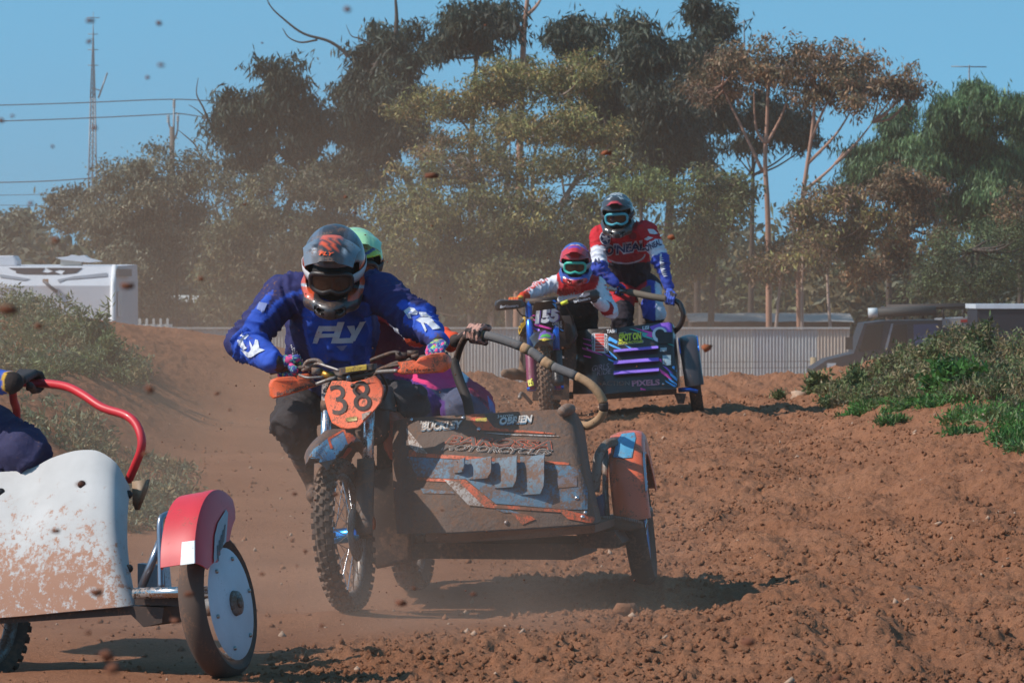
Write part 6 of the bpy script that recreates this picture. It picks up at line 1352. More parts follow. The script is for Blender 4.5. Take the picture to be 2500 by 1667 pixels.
lay('sticker', [[ZB(*q) for q in ((258, 275), (298, 262), (298, 565), (265, 560))], [ZB(*q) for q in ((490, 275), (540, 290), (542, 575), (495, 590))]], pan5, gK, pan5, .006, 8)
lay('sticker', [[ZB(*q) for q in ((315 + (8 if k % 2 else 0), 262 + k * 54), (478, 262 + k * 54), (482, 305 + k * 54), (318, 305 + k * 54))] for k in range(6)], pan5, gRd, pan5, .006, 8)
lay('lettering', [text_px('PANTHER', ZB(292, 555), ZB(292, 275), 4.2, .02), text_px('PANTHER', ZB(502, 285), ZB(502, 575), 4.2, .02)], pan5, gW, pan5, .0075, 5)
lay('lettering', [text_px('TASH', ZB(530, 248), ZB(700, 238), 8, .03, .1), text_px('LISI', ZB(1170, 188), ZB(1285, 176), 8, .03, .1)], pan5, gW, pan5, .005, 6)
lay('sticker', [[ZB(*q) for q in ((735, 240), (860, 222), (870, 250), (1170, 232), (1150, 360), (1190, 385), (1180, 425), (720, 468), (725, 400), (750, 385))]], pan5, mat('sticker_pale', '#8d8a84', .5), pan5, .0045, 8)
lay('sticker', [[ZB(*q) for q in ((748, 258), (850, 236), (862, 262), (1155, 246), (1136, 352), (1172, 392), (1165, 415), (735, 455), (740, 408), (765, 390))]], pan5, gK, pan5, .0055, 8)
lay('lettering', [text_px('SPOT ON', ZB(750, 392), ZB(1145, 355), 15.5, .05, .15), text_px('MOTORCYCLES', ZB(742, 452), ZB(1170, 415), 5, .03, .1)], pan5, gY, pan5, .007, 6)
lay('lettering', [text_px("IT'S", ZB(760, 285), ZB(830, 275), 4.5, .03, .1)], pan5, gY, pan5, .007, 6)
dirtW = mat('dirty_lilac', '#a3909c', .6, mud=.35, mudscale=14)
lay('lettering', [text_px('GIRLS', ZB(270, 930), ZB(585, 880), 13, -.005, .4), text_px('RIDE', ZB(350, 1010), ZB(625, 965), 12, -.005, .4)], pan5, dirtW, pan5, .005, 6)
lay('lettering', [text_px('ACTION', ZB(440, 1190), ZB(935, 1180), 11, .01, .0)], pan5, mat('faded_letter', '#8f8580', .6, mud=.5, mudscale=14), pan5, .005, 6)
lay('lettering', [text_px('PIXELS', ZB(985, 1195), ZB(1470, 1170), 13, .04, .0)], pan5, mat('pink_letter', '#c98aa0', .6, mud=.35, mudscale=14), pan5, .005, 6)
lay('sticker', [[ZB(*q) for q in ((1480, 515), (1600, 505), (1600, 575), (1480, 582))], [ZB(*q) for q in ((1525, 645), (1670, 640), (1675, 815), (1600, 830), (1525, 800))]], pan5, mat('sticker_silver', '#9fb4bc', .5, mud=.3, mudscale=18), pan5, .005, 8)
bv5 = bvh_of(pan5); SLAT = mat('purple_slat', '#9070dc', .45, mud=.08, film=.08)
for (x0, y0, x1, y1) in ((655, 605, 1450, 535), (655, 805, 1460, 740), (655, 985, 1460, 920)):
    G = []
    for i in range(9):
        t = i / 8; x = x0 + (x1 - x0) * t; row = []
        for j in range(4):
            y_ = y0 + (y1 - y0) * t + (-42 + 84 * j / 3); d = ray(*ZB(x, y_)).normalized(); h_ = bv5.ray_cast(Vector((0, 0, CAMZ)), d); n_ = h_[1] if h_[1].dot(d) < 0 else -h_[1]; row.append(tuple(h_[0] + n_ * (.012 + .05 * (j / 3))))
        G.append(row)
    V, F = shell_grid(G, .006, flip=False); mk('slat', V, F, SLAT, m155, auto=40)
for x, y_ in ((170, 518), (1535, 1160), (1415, 480), (735, 560)):
    d = ray(*ZB(x, y_)).normalized(); h_ = bv5.ray_cast(Vector((0, 0, CAMZ)), d); V, F = tube([h_[0], h_[0] - d * .012], .011, 8); mk('bolt', V, F, CHR, pan5)
V, F = prism([LB_(1468, 962, .62), LB_(1652, 949, .62), LB_(1652, 962, .64), LB_(1468, 976, .64)], B.b * .95); mk('floor', V, F, BLKM, m155, False)
V, F = prism([LB_(u, v, .7) for u, v in ((1645, 960), (1675, 962), (1670, 985), (1655, 985))], B.b * .25); mk('chassis_box', V, F, BLKM, m155, False)
W7 = Frame(P(1694, 930, 42.75), R(2), R(8)); wheel(W7, .338, .105, .245, m155, name='sidecar_wheel', knobs=False, tyre_m=mat('tyre_dark'))
fe5 = arc_fender(W7, .372, .155, -75, 95, .05, .07, mat('fender_black_blue', '#23262e', .3, mud=.1, film=.15, coat=.4), m155)
b = MB(); b.tube([LB_(1657, 952, .75), LB_(1685, 950, .72), LB_(1702, 956, .74)], .02, 10); b.build('nerf_bar', BLU, m155)
b = MB()
for s_ in (-.5, .5): b.tube([W7.w(s_ * .155, -math.sin(R(a)) * .368, math.cos(R(a)) * .368) for a in range(-60, 60, 12)], .006, 6)
b.build('fender_edge', BLU, fe5)
gb5 = [(1490, 705, 1.5), (1536, 713, 1.2), (1590, 724, 1.05), (1650, 735, .98), (1664, 752, .96), (1668, 772, .96), (1660, 795, .98), (1644, 812, 1.02)]
gp5 = catmull([LB_(*q) for q in gb5], 8); cr5 = mk('grab_bar', *tube(gp5, .022, 12), BK, m155); mk('grip_foam', *tube(gp5[8:24], .029, 12), mat('foam_olive', '#5f5a50', .8, film=.2), cr5)

# crew of outfit 155
def r155_col(V, tg, t, u, v):
    s = tg.astype(str); red, wht, blk = cl('#d02430'), cl('#e0e2ea'), cl('#17171c'); C = np.tile(red, (len(V), 1)).astype(float)
    C[np.char.startswith(s, 'uarm') | np.char.startswith(s, 'farm')] = wht; C[(s == 'farmL') & (t > .72)] = cl('#d83a1e'); C[(s == 'farmR') & (t > .15) & (t < .4)] = cl('#a81c26')
    C[np.isin(s, ['torso']) & (v > 705) & (v < 735)] = wht; C[np.isin(s, ['torso']) & (v >= 735)] = cl('#1c1c22'); C[np.isin(s, ['hips']) | np.char.startswith(s, 'thigh') | np.char.startswith(s, 'shin')] = blk
    C[s == 'head'] = cl('#a77a66'); return C
J5 = dict(shL=P(1362, 692, 42.58), shR=P(1460, 697, 42.55), elL=P(1318, 705, 42.5), wrL=P(1272, 728, 42.25), elR=P(1490, 758, 42.45), wrR=P(1452, 733, 42.15), head=P(1405, 652, 42.42), che=P(1408, 745, 42.7), pel=P(1420, 825, 43.0), hipL=P(1385, 835, 42.95), knL=P(1296, 825, 42.62), anL=P(1285, 900, 42.9), hipR=P(1440, 835, 42.95), knR=P(1440, 845, 42.6), anR=P(1420, 920, 42.9))
r155 = person('rider in a red and white jersey steering the black number 155 outfit', J5, P(1410, 930, 42.9), r155_col, 'r155', h=.011, wr=.006, fold=.017, arm=.92, s=.94)
lay('lettering', [text_px('ANSWER', ZA(800, 205), ZA(1090, 165), 17, .05, .2)], r155, gRd, r155, .005, 6)
lay('lettering', [text_px('ANSWER', ZA(440, 170), ZA(700, 20), 13, .04, .1)], r155, gRd, r155, .005, 6)
ZC = lambda x, y_: (1340 + x / 5.81, 450 + y_ / 5.81)
lay('lettering', [text_px('ANS', ZC(790, 1430), ZC(870, 1590), 12, .04, .1)], r155, gRd, r155, .005, 6)
def h155(V):
    x, y_, z = V.T; C = np.tile(cl('#2a4a9c'), (len(V), 1)).astype(float); C[(z > .03)] = cl('#b8222e'); C[(z > .13)] = cl('#2450a8'); C[(z > .06) & (z < .13) & (x > .03)] = cl('#8f2330'); C[(z < -.08) & (y_ < -.14)] = cl('#c8282c'); return C
def p155(V):
    x, y_, z = V.T; C = np.tile(cl('#c4202c'), (len(V), 1)).astype(float); C[y_ > -.13] = cl('#2456b8'); w_ = (y_ > -.125) & (y_ < -.07) & (np.abs(np.abs(x) - .028) < .018); C[w_] = cl('#e6e8ee'); C[(y_ < -.16) & (y_ > -.19) & (np.abs(x) < .05)] = cl('#5a35b0'); return C
helmet(r155, P(1405, 645, 42.38), R(-3), R(14), R(0), 1.02, h155, p155, '#2fb8a2', '#1d1c1a', '#8f98a0', '155', mud=.05)
gk = lambda V, tg: np.tile(cl('#1c1c20'), (len(V), 1)).astype(float)
gor = lambda V, tg: np.where((fbm(V * 30, 2) > 0)[:, None], cl('#d8551c'), cl('#e0a030'))
glove(r155, LB_(1255, 741, .335), (LB_(1300, 740, .32) - LB_(1212, 742, .34)), J5['wrL'], gor, 'o155'); glove(r155, LB_(1440, 722, .255), -(LB_(1462, 718, .25) - LB_(1400, 730, .27)), J5['wrR'], gk, 'k155')
BTM = mat('boot_mud', '#5a4638', .85, mud=.8, mudscale=8, mudcol=(.21, .125, .08, 1), film=.5)
boot(r155, P(1285, 928, 42.9), P(1232, 920, 42.72), P(1284, 905, 42.9), P(1290, 860, 42.8), BTM); boot(r155, P(1420, 950, 42.9), P(1415, 950, 42.65), P(1420, 920, 42.9), P(1430, 870, 42.75), BTM)
def q155_col(V, tg, t, u, v):
    s = tg.astype(str); red, wht, blu, blk = cl('#c41c2e'), cl('#d8dae4'), cl('#2a48a8'), cl('#1a1c2c'); C = np.tile(red, (len(V), 1)).astype(float)
    for d in 'LR':
        C[(s == 'uarm' + d) & (t > .45)] = wht; C[(s == 'farm' + d)] = blu; C[(s == 'uarm' + d) & (t > .92)] = blu
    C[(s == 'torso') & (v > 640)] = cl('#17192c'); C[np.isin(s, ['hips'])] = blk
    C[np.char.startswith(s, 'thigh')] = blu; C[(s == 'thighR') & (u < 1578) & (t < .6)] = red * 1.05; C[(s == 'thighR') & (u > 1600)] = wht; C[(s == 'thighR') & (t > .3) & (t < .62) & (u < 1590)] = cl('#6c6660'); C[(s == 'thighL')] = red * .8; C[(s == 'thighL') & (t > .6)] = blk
    C[np.char.startswith(s, 'shin')] = cl('#16161a'); C[s == 'head'] = cl('#a77a66'); return C
J6 = dict(shL=P(1462, 575, 43.0), shR=P(1583, 565, 42.9), elL=P(1462, 655, 42.8), wrL=P(1500, 690, 42.75), elR=P(1612, 632, 42.8), wrR=P(1632, 700, 42.75), head=P(1507, 530, 42.86), che=P(1528, 610, 43.1), pel=P(1548, 695, 43.4), hipL=P(1522, 705, 43.35), knL=P(1518, 785, 42.98), anL=P(1515, 910, 43.2), hipR=P(1580, 705, 43.35), knR=P(1597, 765, 43.0), anR=P(1585, 910, 43.2))
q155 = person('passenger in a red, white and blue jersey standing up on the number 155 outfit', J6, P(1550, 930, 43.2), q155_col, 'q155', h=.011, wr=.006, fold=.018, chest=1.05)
nv = mat('jersey_navy', '#262b52', .8)
el_ = lambda cx, cy, rx, ry, n=26: [ZC(cx + rx * math.cos(2 * math.pi * i / n), cy + ry * math.sin(2 * math.pi * i / n)) for i in range(n)]
ep = [ZC(1080 + 285 * math.cos(a), 990 + 140 * math.sin(a)) for a in np.linspace(0, math.pi, 20)]; ip = [ZC(1080 + 268 * math.cos(a), 985 + 122 * math.sin(a)) for a in np.linspace(math.pi, 0, 20)]
lay('jersey_graphic', [ep + ip], q155, mat('jersey_grey', '#b4a6ac', .8), q155, .005, 6)
lay('jersey_graphic', [ip], q155, mat('jersey_maroon', '#a8242c', .8), q155, .0045, 6)
lay('lettering', [text_px("O'NEAL", ZC(800, 1010), ZC(1370, 930), 24, .085, .15)], q155, mat('jersey_grey'), q155, .006, 6)
lay('lettering', [text_px("O'NEAL", ZC(812, 1000), ZC(1360, 922), 20, .035, .15)], q155, nv, q155, .008, 6)
lay('jersey_patch', [el_(800, 765, 80, 100)], q155, JW, q155, .005, 6); lay('jersey_patch', [el_(802, 766, 70, 90)], q155, nv, q155, .0065, 6)
star = [ZC(805 + (78 if i % 2 == 0 else 30) * math.sin(i * math.pi / 5 + .25), 770 - (78 if i % 2 == 0 else 30) * math.cos(i * math.pi / 5 + .25)) for i in range(10)]
lay('jersey_patch', [star], q155, JW, q155, .008, 5)
lay('lettering', [text_px("O'NEAL", ZC(1395, 950), ZC(1600, 860), 15, .03, .1), text_px('AL', ZC(640, 1125), ZC(745, 1105), 10, .03, .1)], q155, nv, q155, .006, 6)
teeth = [ZC(1590, 990)] + [q for i in range(9) for q in (ZC(1575 + 3 * i + (i / 9) ** 2 * 40, 1020 + i * 30), ZC(1625 + 4 * i, 1035 + i * 30))] + [ZC(1700, 1320), ZC(1620, 1320)]
tz = [[ZC(1578 + i * 6, 1030 + i * 32), ZC(1625 + i * 8, 1042 + i * 32), ZC(1584 + i * 6, 1060 + i * 32)] for i in range(9)]
lay('sleeve_graphic', tz + [[ZC(*q) for q in ((1570, 1030), (1585, 990), (1605, 990), (1590, 1040), (1600, 1180), (1630, 1290), (1615, 1290), (1580, 1180))]], q155, JW, q155, .006, 5)
lay('sleeve_graphic', [[ZC(*q) for q in ((1400, 640), (1480, 640), (1540, 700), (1500, 720), (1430, 700))], [ZC(*q) for q in ((1350, 770), (1420, 740), (1480, 760), (1400, 800))]], q155, JW, q155, .006, 5)
lay('jersey_graphic', [el_(1190, 730, 55, 50)], q155, mat('jersey_wine', '#7d1a28', .8), q155, .005, 6)
def hq155(V):
    x, y_, z = V.T; C = np.tile(cl('#25282b'), (len(V), 1)).astype(float); C[(np.abs(x) > .09) & (np.abs(np.sin(z * 60 + y_ * 40)) < .12) & (z > .02)] = cl('#a9b0b4'); C[(z < -.09) & (np.abs(np.abs(x) - .03) < .008) & (y_ < -.15)] = cl('#8a8d90'); C[(z > .15) & (np.abs(x) < .05) & ((np.floor(x * 70) + np.floor(y_ * 70)) % 2 == 0)] = cl('#d0d4d4'); return C
def pq155(V):
    x, y_, z = V.T; C = np.tile(cl('#2a2d30'), (len(V), 1)).astype(float); ck = (y_ > -.10) & (np.abs(x) < .05) & ((np.floor(x * 75) + np.floor(y_ * 75)) % 2 == 0); C[ck] = cl('#d3d7d6'); C[(np.abs(np.abs(x) - .045) < .015) & (np.abs(y_ + .15) < .006)] = cl('#cfd3d2'); C[(np.abs(np.abs(x) - .045) < .015) & (np.abs(y_ + .17) < .005)] = cl('#cfd3d2'); C[(y_ < -.225) & (np.abs(x) < .055)] = cl('#b8303a'); return C
helmet(q155, P(1507, 525, 42.84), R(-4), R(16), R(-3), 1.06, hq155, pq155, '#3aa3b4', '#20181a', '#2a2d33', 'q155', mud=.05)
gbl = lambda V, tg: np.where((tg == 'cuff')[:, None], cl('#2a4da0'), np.where((fbm(V * 40, 2) > .25)[:, None], cl('#1d2030'), cl('#2c55b8')))
glove(q155, gp5[22], (gp5[20] - gp5[24]).normalized(), J6['wrR'], gbl, 'b155', rb=.026, up=Vector((0, -.8, .6))); glove(q155, LB_(1512, 709, 1.33), (gp5[6] - gp5[2]).normalized(), J6['wrL'], gbl, 'b155', rb=.022, up=Vector((0, -.8, .6)))
boot(q155, P(1515, 935, 43.25), P(1512, 935, 43.0), P(1515, 905, 43.2), P(1517, 830, 43.05), BT); boot(q155, P(1585, 935, 43.25), P(1582, 935, 43.0), P(1585, 905, 43.2), P(1593, 800, 43.05), BT)

# ================================================================ red and white outfit, leaving on the left
Cc = Frame(P(592, 1655, 19.5), R(23), R(4)); LC = Cc.L; ZR = lambda x, y_: (x / 1.992, 880 + y_ / 1.992)
mred = thing('sidecar_motocross', 'white and red side-car outfit cut by the picture edge, mud over its panel', 'sidecar', Cc.O)
WP = mat('white_panel', '#b4b2b0', .62, mud=.0, film=.05, spec=.3)
def splat():
    m = WP; N = m.node_tree.nodes; Lk = m.node_tree.links; b = N['Principled BSDF']; g = N.new('ShaderNodeNewGeometry')
    n1 = N.new('ShaderNodeTexNoise'); n1.inputs['Scale'].default_value = 26; n1.inputs['Detail'].default_value = 9; n1.inputs['Roughness'].default_value = .8; Lk.new(g.outputs['Position'], n1.inputs['Vector'])
    sp = N.new('ShaderNodeSeparateXYZ'); Lk.new(g.outputs['Position'], sp.inputs[0]); mr = N.new('ShaderNodeMapRange'); mr.inputs[1].default_value = .28; mr.inputs[2].default_value = .80; mr.inputs[3].default_value = .13; mr.inputs[4].default_value = -.15; Lk.new(sp.outputs['Z'], mr.inputs[0])
    mr3 = N.new('ShaderNodeMapRange'); mr3.inputs[1].default_value = -1.62; mr3.inputs[2].default_value = -1.44; mr3.inputs[3].default_value = .0; mr3.inputs[4].default_value = -.16; Lk.new(sp.outputs['X'], mr3.inputs[0])
    a1 = N.new('ShaderNodeMath'); a1.operation = 'ADD'; Lk.new(n1.outputs[0], a1.inputs[0]); Lk.new(mr.outputs[0], a1.inputs[1]); ad = N.new('ShaderNodeMath'); ad.operation = 'ADD'; Lk.new(a1.outputs[0], ad.inputs[0]); Lk.new(mr3.outputs[0], ad.inputs[1])
    r2 = N.new('ShaderNodeMapRange'); r2.inputs[1].default_value = .525; r2.inputs[2].default_value = .60; r2.inputs[4].default_value = .95; Lk.new(ad.outputs[0], r2.inputs[0])
    mx = N.new('ShaderNodeMix'); mx.data_type = 'RGBA'; mx.inputs[7].default_value = (.33, .155, .09, 1); src = b.inputs['Base Color'].links[0].from_socket; Lk.new(src, mx.inputs[6]); Lk.new(r2.outputs[0], mx.inputs[0]); Lk.new(mx.outputs[2], b.inputs['Base Color'])
splat()
BKK = -.05
top = [(-420, 1175), (-200, 1165), (0, 1154), (75, 1146), (125, 1121), (176, 1104), (215, 1100), (245, 1105), (281, 1131), (304, 1172), (314, 1190)]
bot = [(-420, 1540), (-200, 1523), (0, 1508), (75, 1502), (125, 1497), (176, 1492), (215, 1489), (245, 1486), (290, 1482), (322, 1478), (331, 1476)]
G = []
for i in range(13):
    t = i / 12; row = []
    for q0, q1 in zip(top, bot):
        e = max(0, (q0[0] - 270) / 44.) ** 2 * .07; p = LC(q0[0], q0[1], .32 + e) * (1 - t) + LC(q1[0], q1[1], .02 + e) * t; row.append(p - Cc.b * .05 * math.sin(t * math.pi))
    G.append([tuple(x) for x in catmull(row, 3)])
V, F = shell_grid(G, .006, flip=True); panr = mk('nose_panel', V, F, WP, mred, auto=60)
bvr = bvh_of(panr)
for x, y_ in ((398, 603), (625, 650), (632, 850), (627, 1010), (5, 640)):
    d = ray(*ZR(x, y_)).normalized(); h_ = bvr.ray_cast(Vector((0, 0, CAMZ)), d)
    if h_[0]: V, F = tube([h_[0], h_[0] - d * .008], [.017, .014], 12); mk('bolt', V, F, mat('dark_bolt', '#2c2a2a', .5, .5), panr)
RED = mat('red_paint', '#cc2432', .42, film=.10, coat=.12, mud=.08, mudscale=12)
rb_ = [(-60, 930, .75), (20, 932, .72), (60, 934, .70), (120, 937, .66), (166, 945, .62), (205, 965, .58), (251, 995, .54), (306, 1013, .50), (332, 1035, .48), (345, 1068, .46), (344, 1098, .46), (331, 1133, .48), (314, 1172, .52)]
gpr = catmull([LC(*q) for q in rb_], 7); grb = mk('grab_bar', *tube(gpr, .0175, 12), RED, mred)
V, F = tube(catmull([LC(30, 935, .74), LC(33, 975, .8), LC(40, 1000, .85), LC(42, 1060, .9)], 5), .0165, 10); mk('bar_leg', V, F, RED, grb)
V, F = prism([LC(u, v, .42) for u, v in ((322, 1175), (355, 1170), (350, 1195), (330, 1245), (324, 1230))], Cc.b * .04); mk('panel_bracket', V, F, mat('bracket_tan', '#8d745c', .6, mud=.3), mred)
W8 = Frame(P(532, 1478, 19.45), R(19), R(9)); wheel(W8, .282, .11, .20, mred, name='sidecar_wheel', knobs=False, tyre_m=mat('tyre_dusty_side', '#3a3634', .85, mud=.3, film=.35), spokes=False, disc=(mat('white_disc', '#c2c7d0', .45, film=.10, mud=.12, mudscale=8), .215, .058))
W8 = Frame(P(522, 1452, 19.45), R(15), R(8))
fer = arc_fender(W8, .385, .150, -24, 70, .05, .19, RED, mred, flat=True)
lay('fender_graphic', [[ZR(*q) for q in ((1040, 850), (1055, 790), (1095, 725), (1105, 740), (1095, 880), (1060, 1040), (1045, 1060), (1035, 960))]], fer, mat('fender_slate', '#8b9aa6', .4, film=.1), fer, .004, 12)
lay('fender_graphic', [[ZR(1050 + i * 9, 900 - i * 25), ZR(1056 + i * 9, 895 - i * 25), ZR(1060 + i * 6, 1000 - i * 30), ZR(1054 + i * 6, 1005 - i * 30)] for i in range(5)], fer, mat('fender_ink', '#3a3f46', .5), fer, .0055, 12)
V, F = prism([W8.w(x, -math.sin(R(a)) * .410, math.cos(R(a)) * .410) for x, a in ((.02, 58), (.07, 58), (.072, 71), (.016, 71))], W8.b * .01); pt = mk('fender_patch', V, F, mat('patch_white', '#dcdfdd', .5, mud=.1), fer, False)
STL = mat('tube_steel', '#8f95a0', .3, .8, mud=.15); b = MB()
b.tube(catmull([LC(393, 1440, .10), LC(392, 1350, .12), LC(391, 1275, .14), LC(402, 1258, .18), LC(425, 1252, .25)], 6), .013, 10); b.tube([LC(345, 1435, .10), LC(372, 1370, .12), LC(392, 1320, .13)], .016, 10); b.tube([LC(420, 1265, .3), LC(432, 1232, .36)], .014, 10); b.build('fender_stay', STL, mred)
V, F = tube([LC(328, 1448, .02), LC(420, 1446, .02), LC(514, 1444, .02)], .022, 12); mk('nerf_bar', V, F, mat('chrome_nerf', '#b9b4b2', .2, 1.0, mud=.3), mred)
V, F = prism([LC(u, v, .06) for u, v in ((328, 1458), (514, 1455), (512, 1472), (470, 1478), (330, 1476))], Cc.b * .12); mk('nerf_plate', V, F, BLKM, mred, False)
V, F = prism([LC(u, v, .06) for u, v in ((-300, 1530), (0, 1509), (328, 1479), (400, 1482), (395, 1520), (350, 1530), (320, 1500), (0, 1522), (-300, 1545))], Cc.b * .3); mk('chassis', V, F, BLKM, mred, False)
V, F = prism([LC(u, v, .5) for u, v in ((336, 1375), (400, 1380), (405, 1435), (336, 1438))], Cc.b * .05); mk('mud_guard', V, F, mat('guard_pale', '#b7bcc2', .5, mud=.3), mred, False)
W9 = Frame(P(-55, 1470, 20.35), R(26), R(6)); wheel(W9, .347, .11, .25, mred, name='front_wheel', tyre_m=RUBD)
V, F = tube(catmull([LC(-420, 960, .55), LC(-330, 950, .5), LC(-220, 945, .45)], 5), .014, 10); mk('handlebar', V, F, BLKM, mred)
V, F = prism([LC(u, v, .7) for u, v in ((-330, 1010), (-180, 1000), (-150, 1080), (-180, 1150), (-330, 1150))], Cc.b * .6, .1, .02, 3); mk('fuel_tank', V, F, mat('tank_black'), mred)
def qred_col(V, tg, t, u, v):
    s = tg.astype(str); C = np.tile(cl('#2a55b0'), (len(V), 1)).astype(float); C[np.isin(s, ['hips']) | np.char.startswith(s, 'thigh') | np.char.startswith(s, 'shin')] = cl('#242c52'); C[s == 'head'] = cl('#a77a66'); C[(s == 'farmR') & (t > .93)] = cl('#d0a23a'); C[(s == 'farmR') & (t > .98)] = cl('#1c1b1d'); return C
J7 = dict(shL=P(-330, 905, 20.6), shR=P(-190, 890, 20.5), elL=P(-400, 1010, 20.4), wrL=P(-350, 1060, 20.2), elR=P(-95, 935, 20.3), wrR=P(30, 932, 20.14), head=P(-250, 770, 20.45), che=P(-210, 960, 20.65), pel=P(-90, 1080, 20.7), hipL=P(-120, 1120, 20.6), knL=P(-140, 1150, 20.35), anL=P(-120, 1380, 20.6), hipR=P(-40, 1062, 20.6), knR=P(60, 1104, 20.3), anR=P(72, 1320, 20.5))
q7 = person('passenger in a blue sleeve gripping the red bar, mostly outside the picture', J7, P(-100, 1400, 20.6), qred_col, 'q7', h=.012, leg=1.2, fold=.02)
glove(q7, gpr[16], (gpr[18] - gpr[14]).normalized(), J7['wrR'], lambda V, tg: np.where((tg == 'cuff')[:, None], cl('#222024'), cl('#1c1b1d')), 'q7', rb=.019, up=Vector((0, -.7, .8)), size=1.15)
helmet(q7, P(-250, 770, 20.42), R(-15), R(12), 0, 1.03, lambda V: np.tile(cl('#2a4fa8'), (len(V), 1)), lambda V: np.tile(cl('#2a4fa8'), (len(V), 1)), '#202022', '#15171a', '#23262c', 'q7')
boot(q7, P(60, 1400, 20.6), P(50, 1400, 20.35), P(60, 1320, 20.6), P(50, 1200, 20.45), BT)

# ================================================================ flung soil
FL = mat('flung_soil', '#6a3c26', .95, var=.25, vscale=40); FLO = mat('flung_soil_orange', '#8a4a2a', .95, var=.25, vscale=40)  # FLO is a lighter orange-brown soil for the larger, farther clods
fly = [(848, 24, 12, .008), (388, 57, 14, .007), (395, 160, 12, .008), (361, 190, 15, .007), (220, 52, 13, .008), (218, 102, 14, .006), (230, 313, 13, .008), (75, 498, 14, .007), (128, 358, 16, .006), (30, 283, 15, .006), (5, 295, 14, .008), (137, 587, 12, .008), (15, 757, 10, .018), (310, 697, 13, .017), (490, 681, 16, .009), (95, 795, 14, .010), (13, 800, 14, .006), (365, 950, 12, .012), (1053, 429, 20, .020), (1478, 373, 21, .020), (1640, 580, 24, .022), (1722, 848, 22, .024), (843, 482, 20, .009), (865, 520, 20, .008), (1055, 552, 22, .008), (665, 470, 19, .007), (600, 500, 19, .007), (720, 1205, 18, .009), (745, 1345, 18, .009), (715, 1318, 17, .006), (980, 1470, 16, .016), (1012, 1435, 17, .007), (1158, 1450, 16, .009), (785, 1527, 15, .008), (640, 1400, 16, .008), (725, 1380, 17, .005), (198, 1180, 14, .012), (135, 1295, 15, .012), (232, 1445, 14, .016), (430, 1515, 14, .014), (465, 1450, 14, .012), (215, 1543, 13, .008), (258, 1600, 12, .016), (275, 1630, 11, .018), (1825, 1568, 14, .016), (2040, 1655, 14, .012), (640, 105, 20, .004), (1185, 62, 21, .006), (780, 155, 21, .003), (1870, 350, 22, .003), (355, 1108, 15, .010), (820, 1205, 19, .010), (1375, 850, 23, .006), (600, 1655, 15, .006), (1150, 700, 30, .006), (1080, 1245, 20, .006), (560, 1000, 18, .006), (530, 960, 18, .008), (480, 1195, 17, .006)]
for i, (u, v, Y, s_) in enumerate(fly):
    k_ = .42 if Y < 19.5 else .5; Y *= k_; s_ *= k_ * 1.25; p = P(u, v, Y); V, F = lump_proto(500 + i, 1); V = V * s_ * np.array([1.15, 1, .95]) + np.array(p)
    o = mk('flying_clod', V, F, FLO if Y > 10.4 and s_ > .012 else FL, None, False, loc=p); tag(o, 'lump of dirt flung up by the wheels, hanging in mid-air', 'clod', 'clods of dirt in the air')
r_ = np.random.default_rng(77); V, F = [], []; off = 0
for i in range(900):
    k = r_.random(); Y = 20 + 8 * r_.random(); u = 1000 + r_.normal() * 330; v = 1250 + r_.normal() * 260
    p = np.array(P(u, v, Y)); 
    if p[2] < float(base_h(np.array([p[0]]), np.array([p[1]]))[0]) + .03: continue
    v_, f_ = PRO[i % 5]; V.append(v_ * (.0016 + .0034 * r_.random() ** 2) + p); F.append(f_ + off); off += len(v_)
o = mk('dirt_spray', np.concatenate(V), np.concatenate(F), FL, None, False); tag(o, 'fine spray of grit in the air around the leading outfits', None, None, 'stuff')

# ================================================================ dust and haze
def volume(name, label, lo, hi, dens, col, aniso=.2, fade=None):
    bm = bmesh.new(); V = [(x, y_, z) for x in (lo[0], hi[0]) for y_ in (lo[1], hi[1]) for z in (lo[2], hi[2])]
    F = [(0, 1, 3, 2), (4, 6, 7, 5), (0, 4, 5, 1), (2, 3, 7, 6), (0, 2, 6, 4), (1, 5, 7, 3)]
    m = bpy.data.materials.new(name); m.use_nodes = True; N = m.node_tree.nodes; Lk = m.node_tree.links; N.remove(N['Principled BSDF'])
    pv = N.new('ShaderNodeVolumePrincipled'); pv.inputs['Color'].default_value = lin(col); pv.inputs['Density'].default_value = dens; pv.inputs['Anisotropy'].default_value = aniso
    Lk.new(pv.outputs[0], N['Material Output'].inputs['Volume'])
    if fade: fade(N, Lk, pv)
    o = mk(name, V, F, m, None, False); tag(o, label, None, None, 'stuff'); bm.free(); return o
volume('haze', 'pale dusty air over the whole scene', (-70, -14, -3.4), (70, 312, 30), .0007, '#cbbcae')
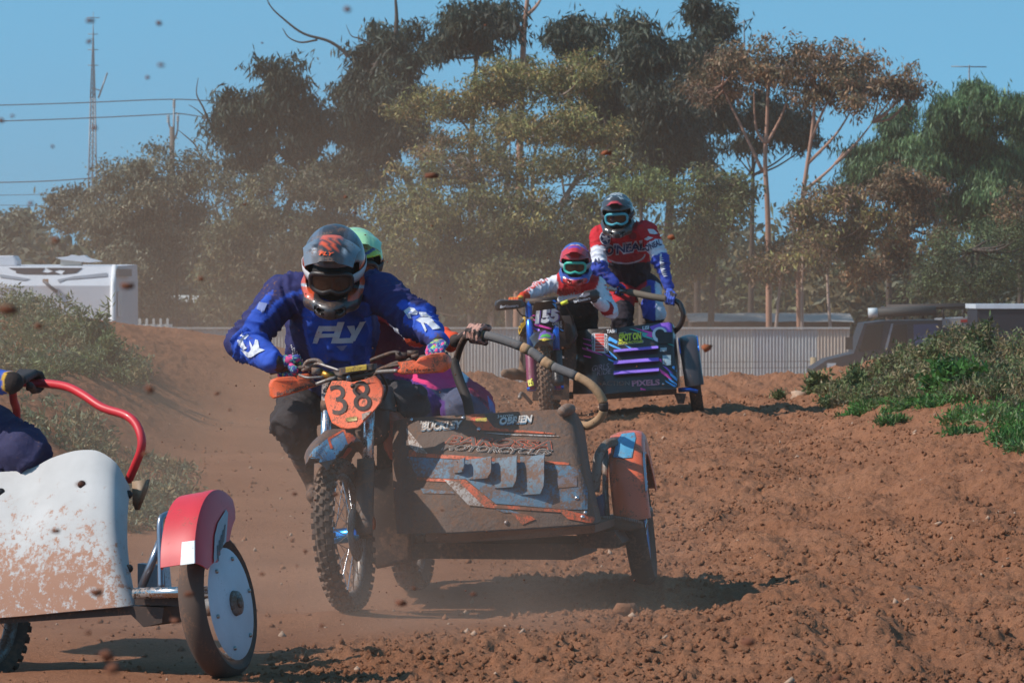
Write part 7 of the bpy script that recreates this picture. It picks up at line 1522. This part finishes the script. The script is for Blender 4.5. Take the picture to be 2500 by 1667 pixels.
def dust(name, label, lo, hi, d0, H, xf, yf, seed, col='#b79a84', nsc=.35):
    def fade(N, Lk, pv):
        g = N.new('ShaderNodeNewGeometry'); sp = N.new('ShaderNodeSeparateXYZ'); Lk.new(g.outputs['Position'], sp.inputs[0])
        def mth(op, a, b=None):
            n = N.new('ShaderNodeMath'); n.operation = op
            for i, x in enumerate((a, b)):
                if x is None: continue
                if hasattr(x, 'links'): Lk.new(x, n.inputs[i])
                else: n.inputs[i].default_value = x
            return n.outputs[0]
        def ramp(sock, a, b, c=0., d=1.):
            n = N.new('ShaderNodeMapRange'); n.interpolation_type = 'SMOOTHSTEP'; Lk.new(sock, n.inputs[0])
            for i, x in enumerate((a, b, c, d)): n.inputs[i + 1].default_value = x
            return n.outputs[0]
        e = mth('POWER', 2.718, mth('MULTIPLY', sp.outputs['Z'], -1. / H)); e = mth('MULTIPLY', e, ramp(sp.outputs['Z'], hi[2], hi[2] * .55))
        for sock, f in ((sp.outputs['X'], xf), (sp.outputs['Y'], yf)): e = mth('MULTIPLY', mth('MULTIPLY', e, ramp(sock, f[0], f[1])), ramp(sock, f[3], f[2]))
        n = N.new('ShaderNodeTexNoise'); n.inputs['Scale'].default_value = nsc; n.inputs['Detail'].default_value = 2; Lk.new(g.outputs['Position'], n.inputs['Vector'])
        e = mth('MULTIPLY', e, ramp(n.outputs[0], .3, .72, .25, 1.6)); Lk.new(mth('MULTIPLY', e, d0), pv.inputs['Density'])
    return volume(name, label, lo, hi, d0, col, .1, fade)
dust('dust_cloud', 'brown dust drifting behind the leading rider and the mound', (-9, 25.2, -.6), (.6, 43, 4.2), .066, 1.25, (-9, -7, -1.2, .5), (25.2, 29, 38, 43), 1, '#c8a890')
dust('dust_cloud', 'brown dust hanging over the dip between the crest and the fence', (-14, 44.5, -1.6), (9, 100, 6.0), .013, 1.6, (-14, -11, 1.5, 8.8), (44.5, 50, 84, 100), 3, '#c8a890', nsc=.2)
dust('dust_cloud', 'low dust thrown up around the wheels of the leading outfits', (-2.4, 20.0, -.1), (1.2, 24.6, 1.3), .23, .42, (-2.4, -1.5, -.1, 1.1), (20, 20.8, 23.8, 24.6), 2, '#d6bba8', nsc=1.6)
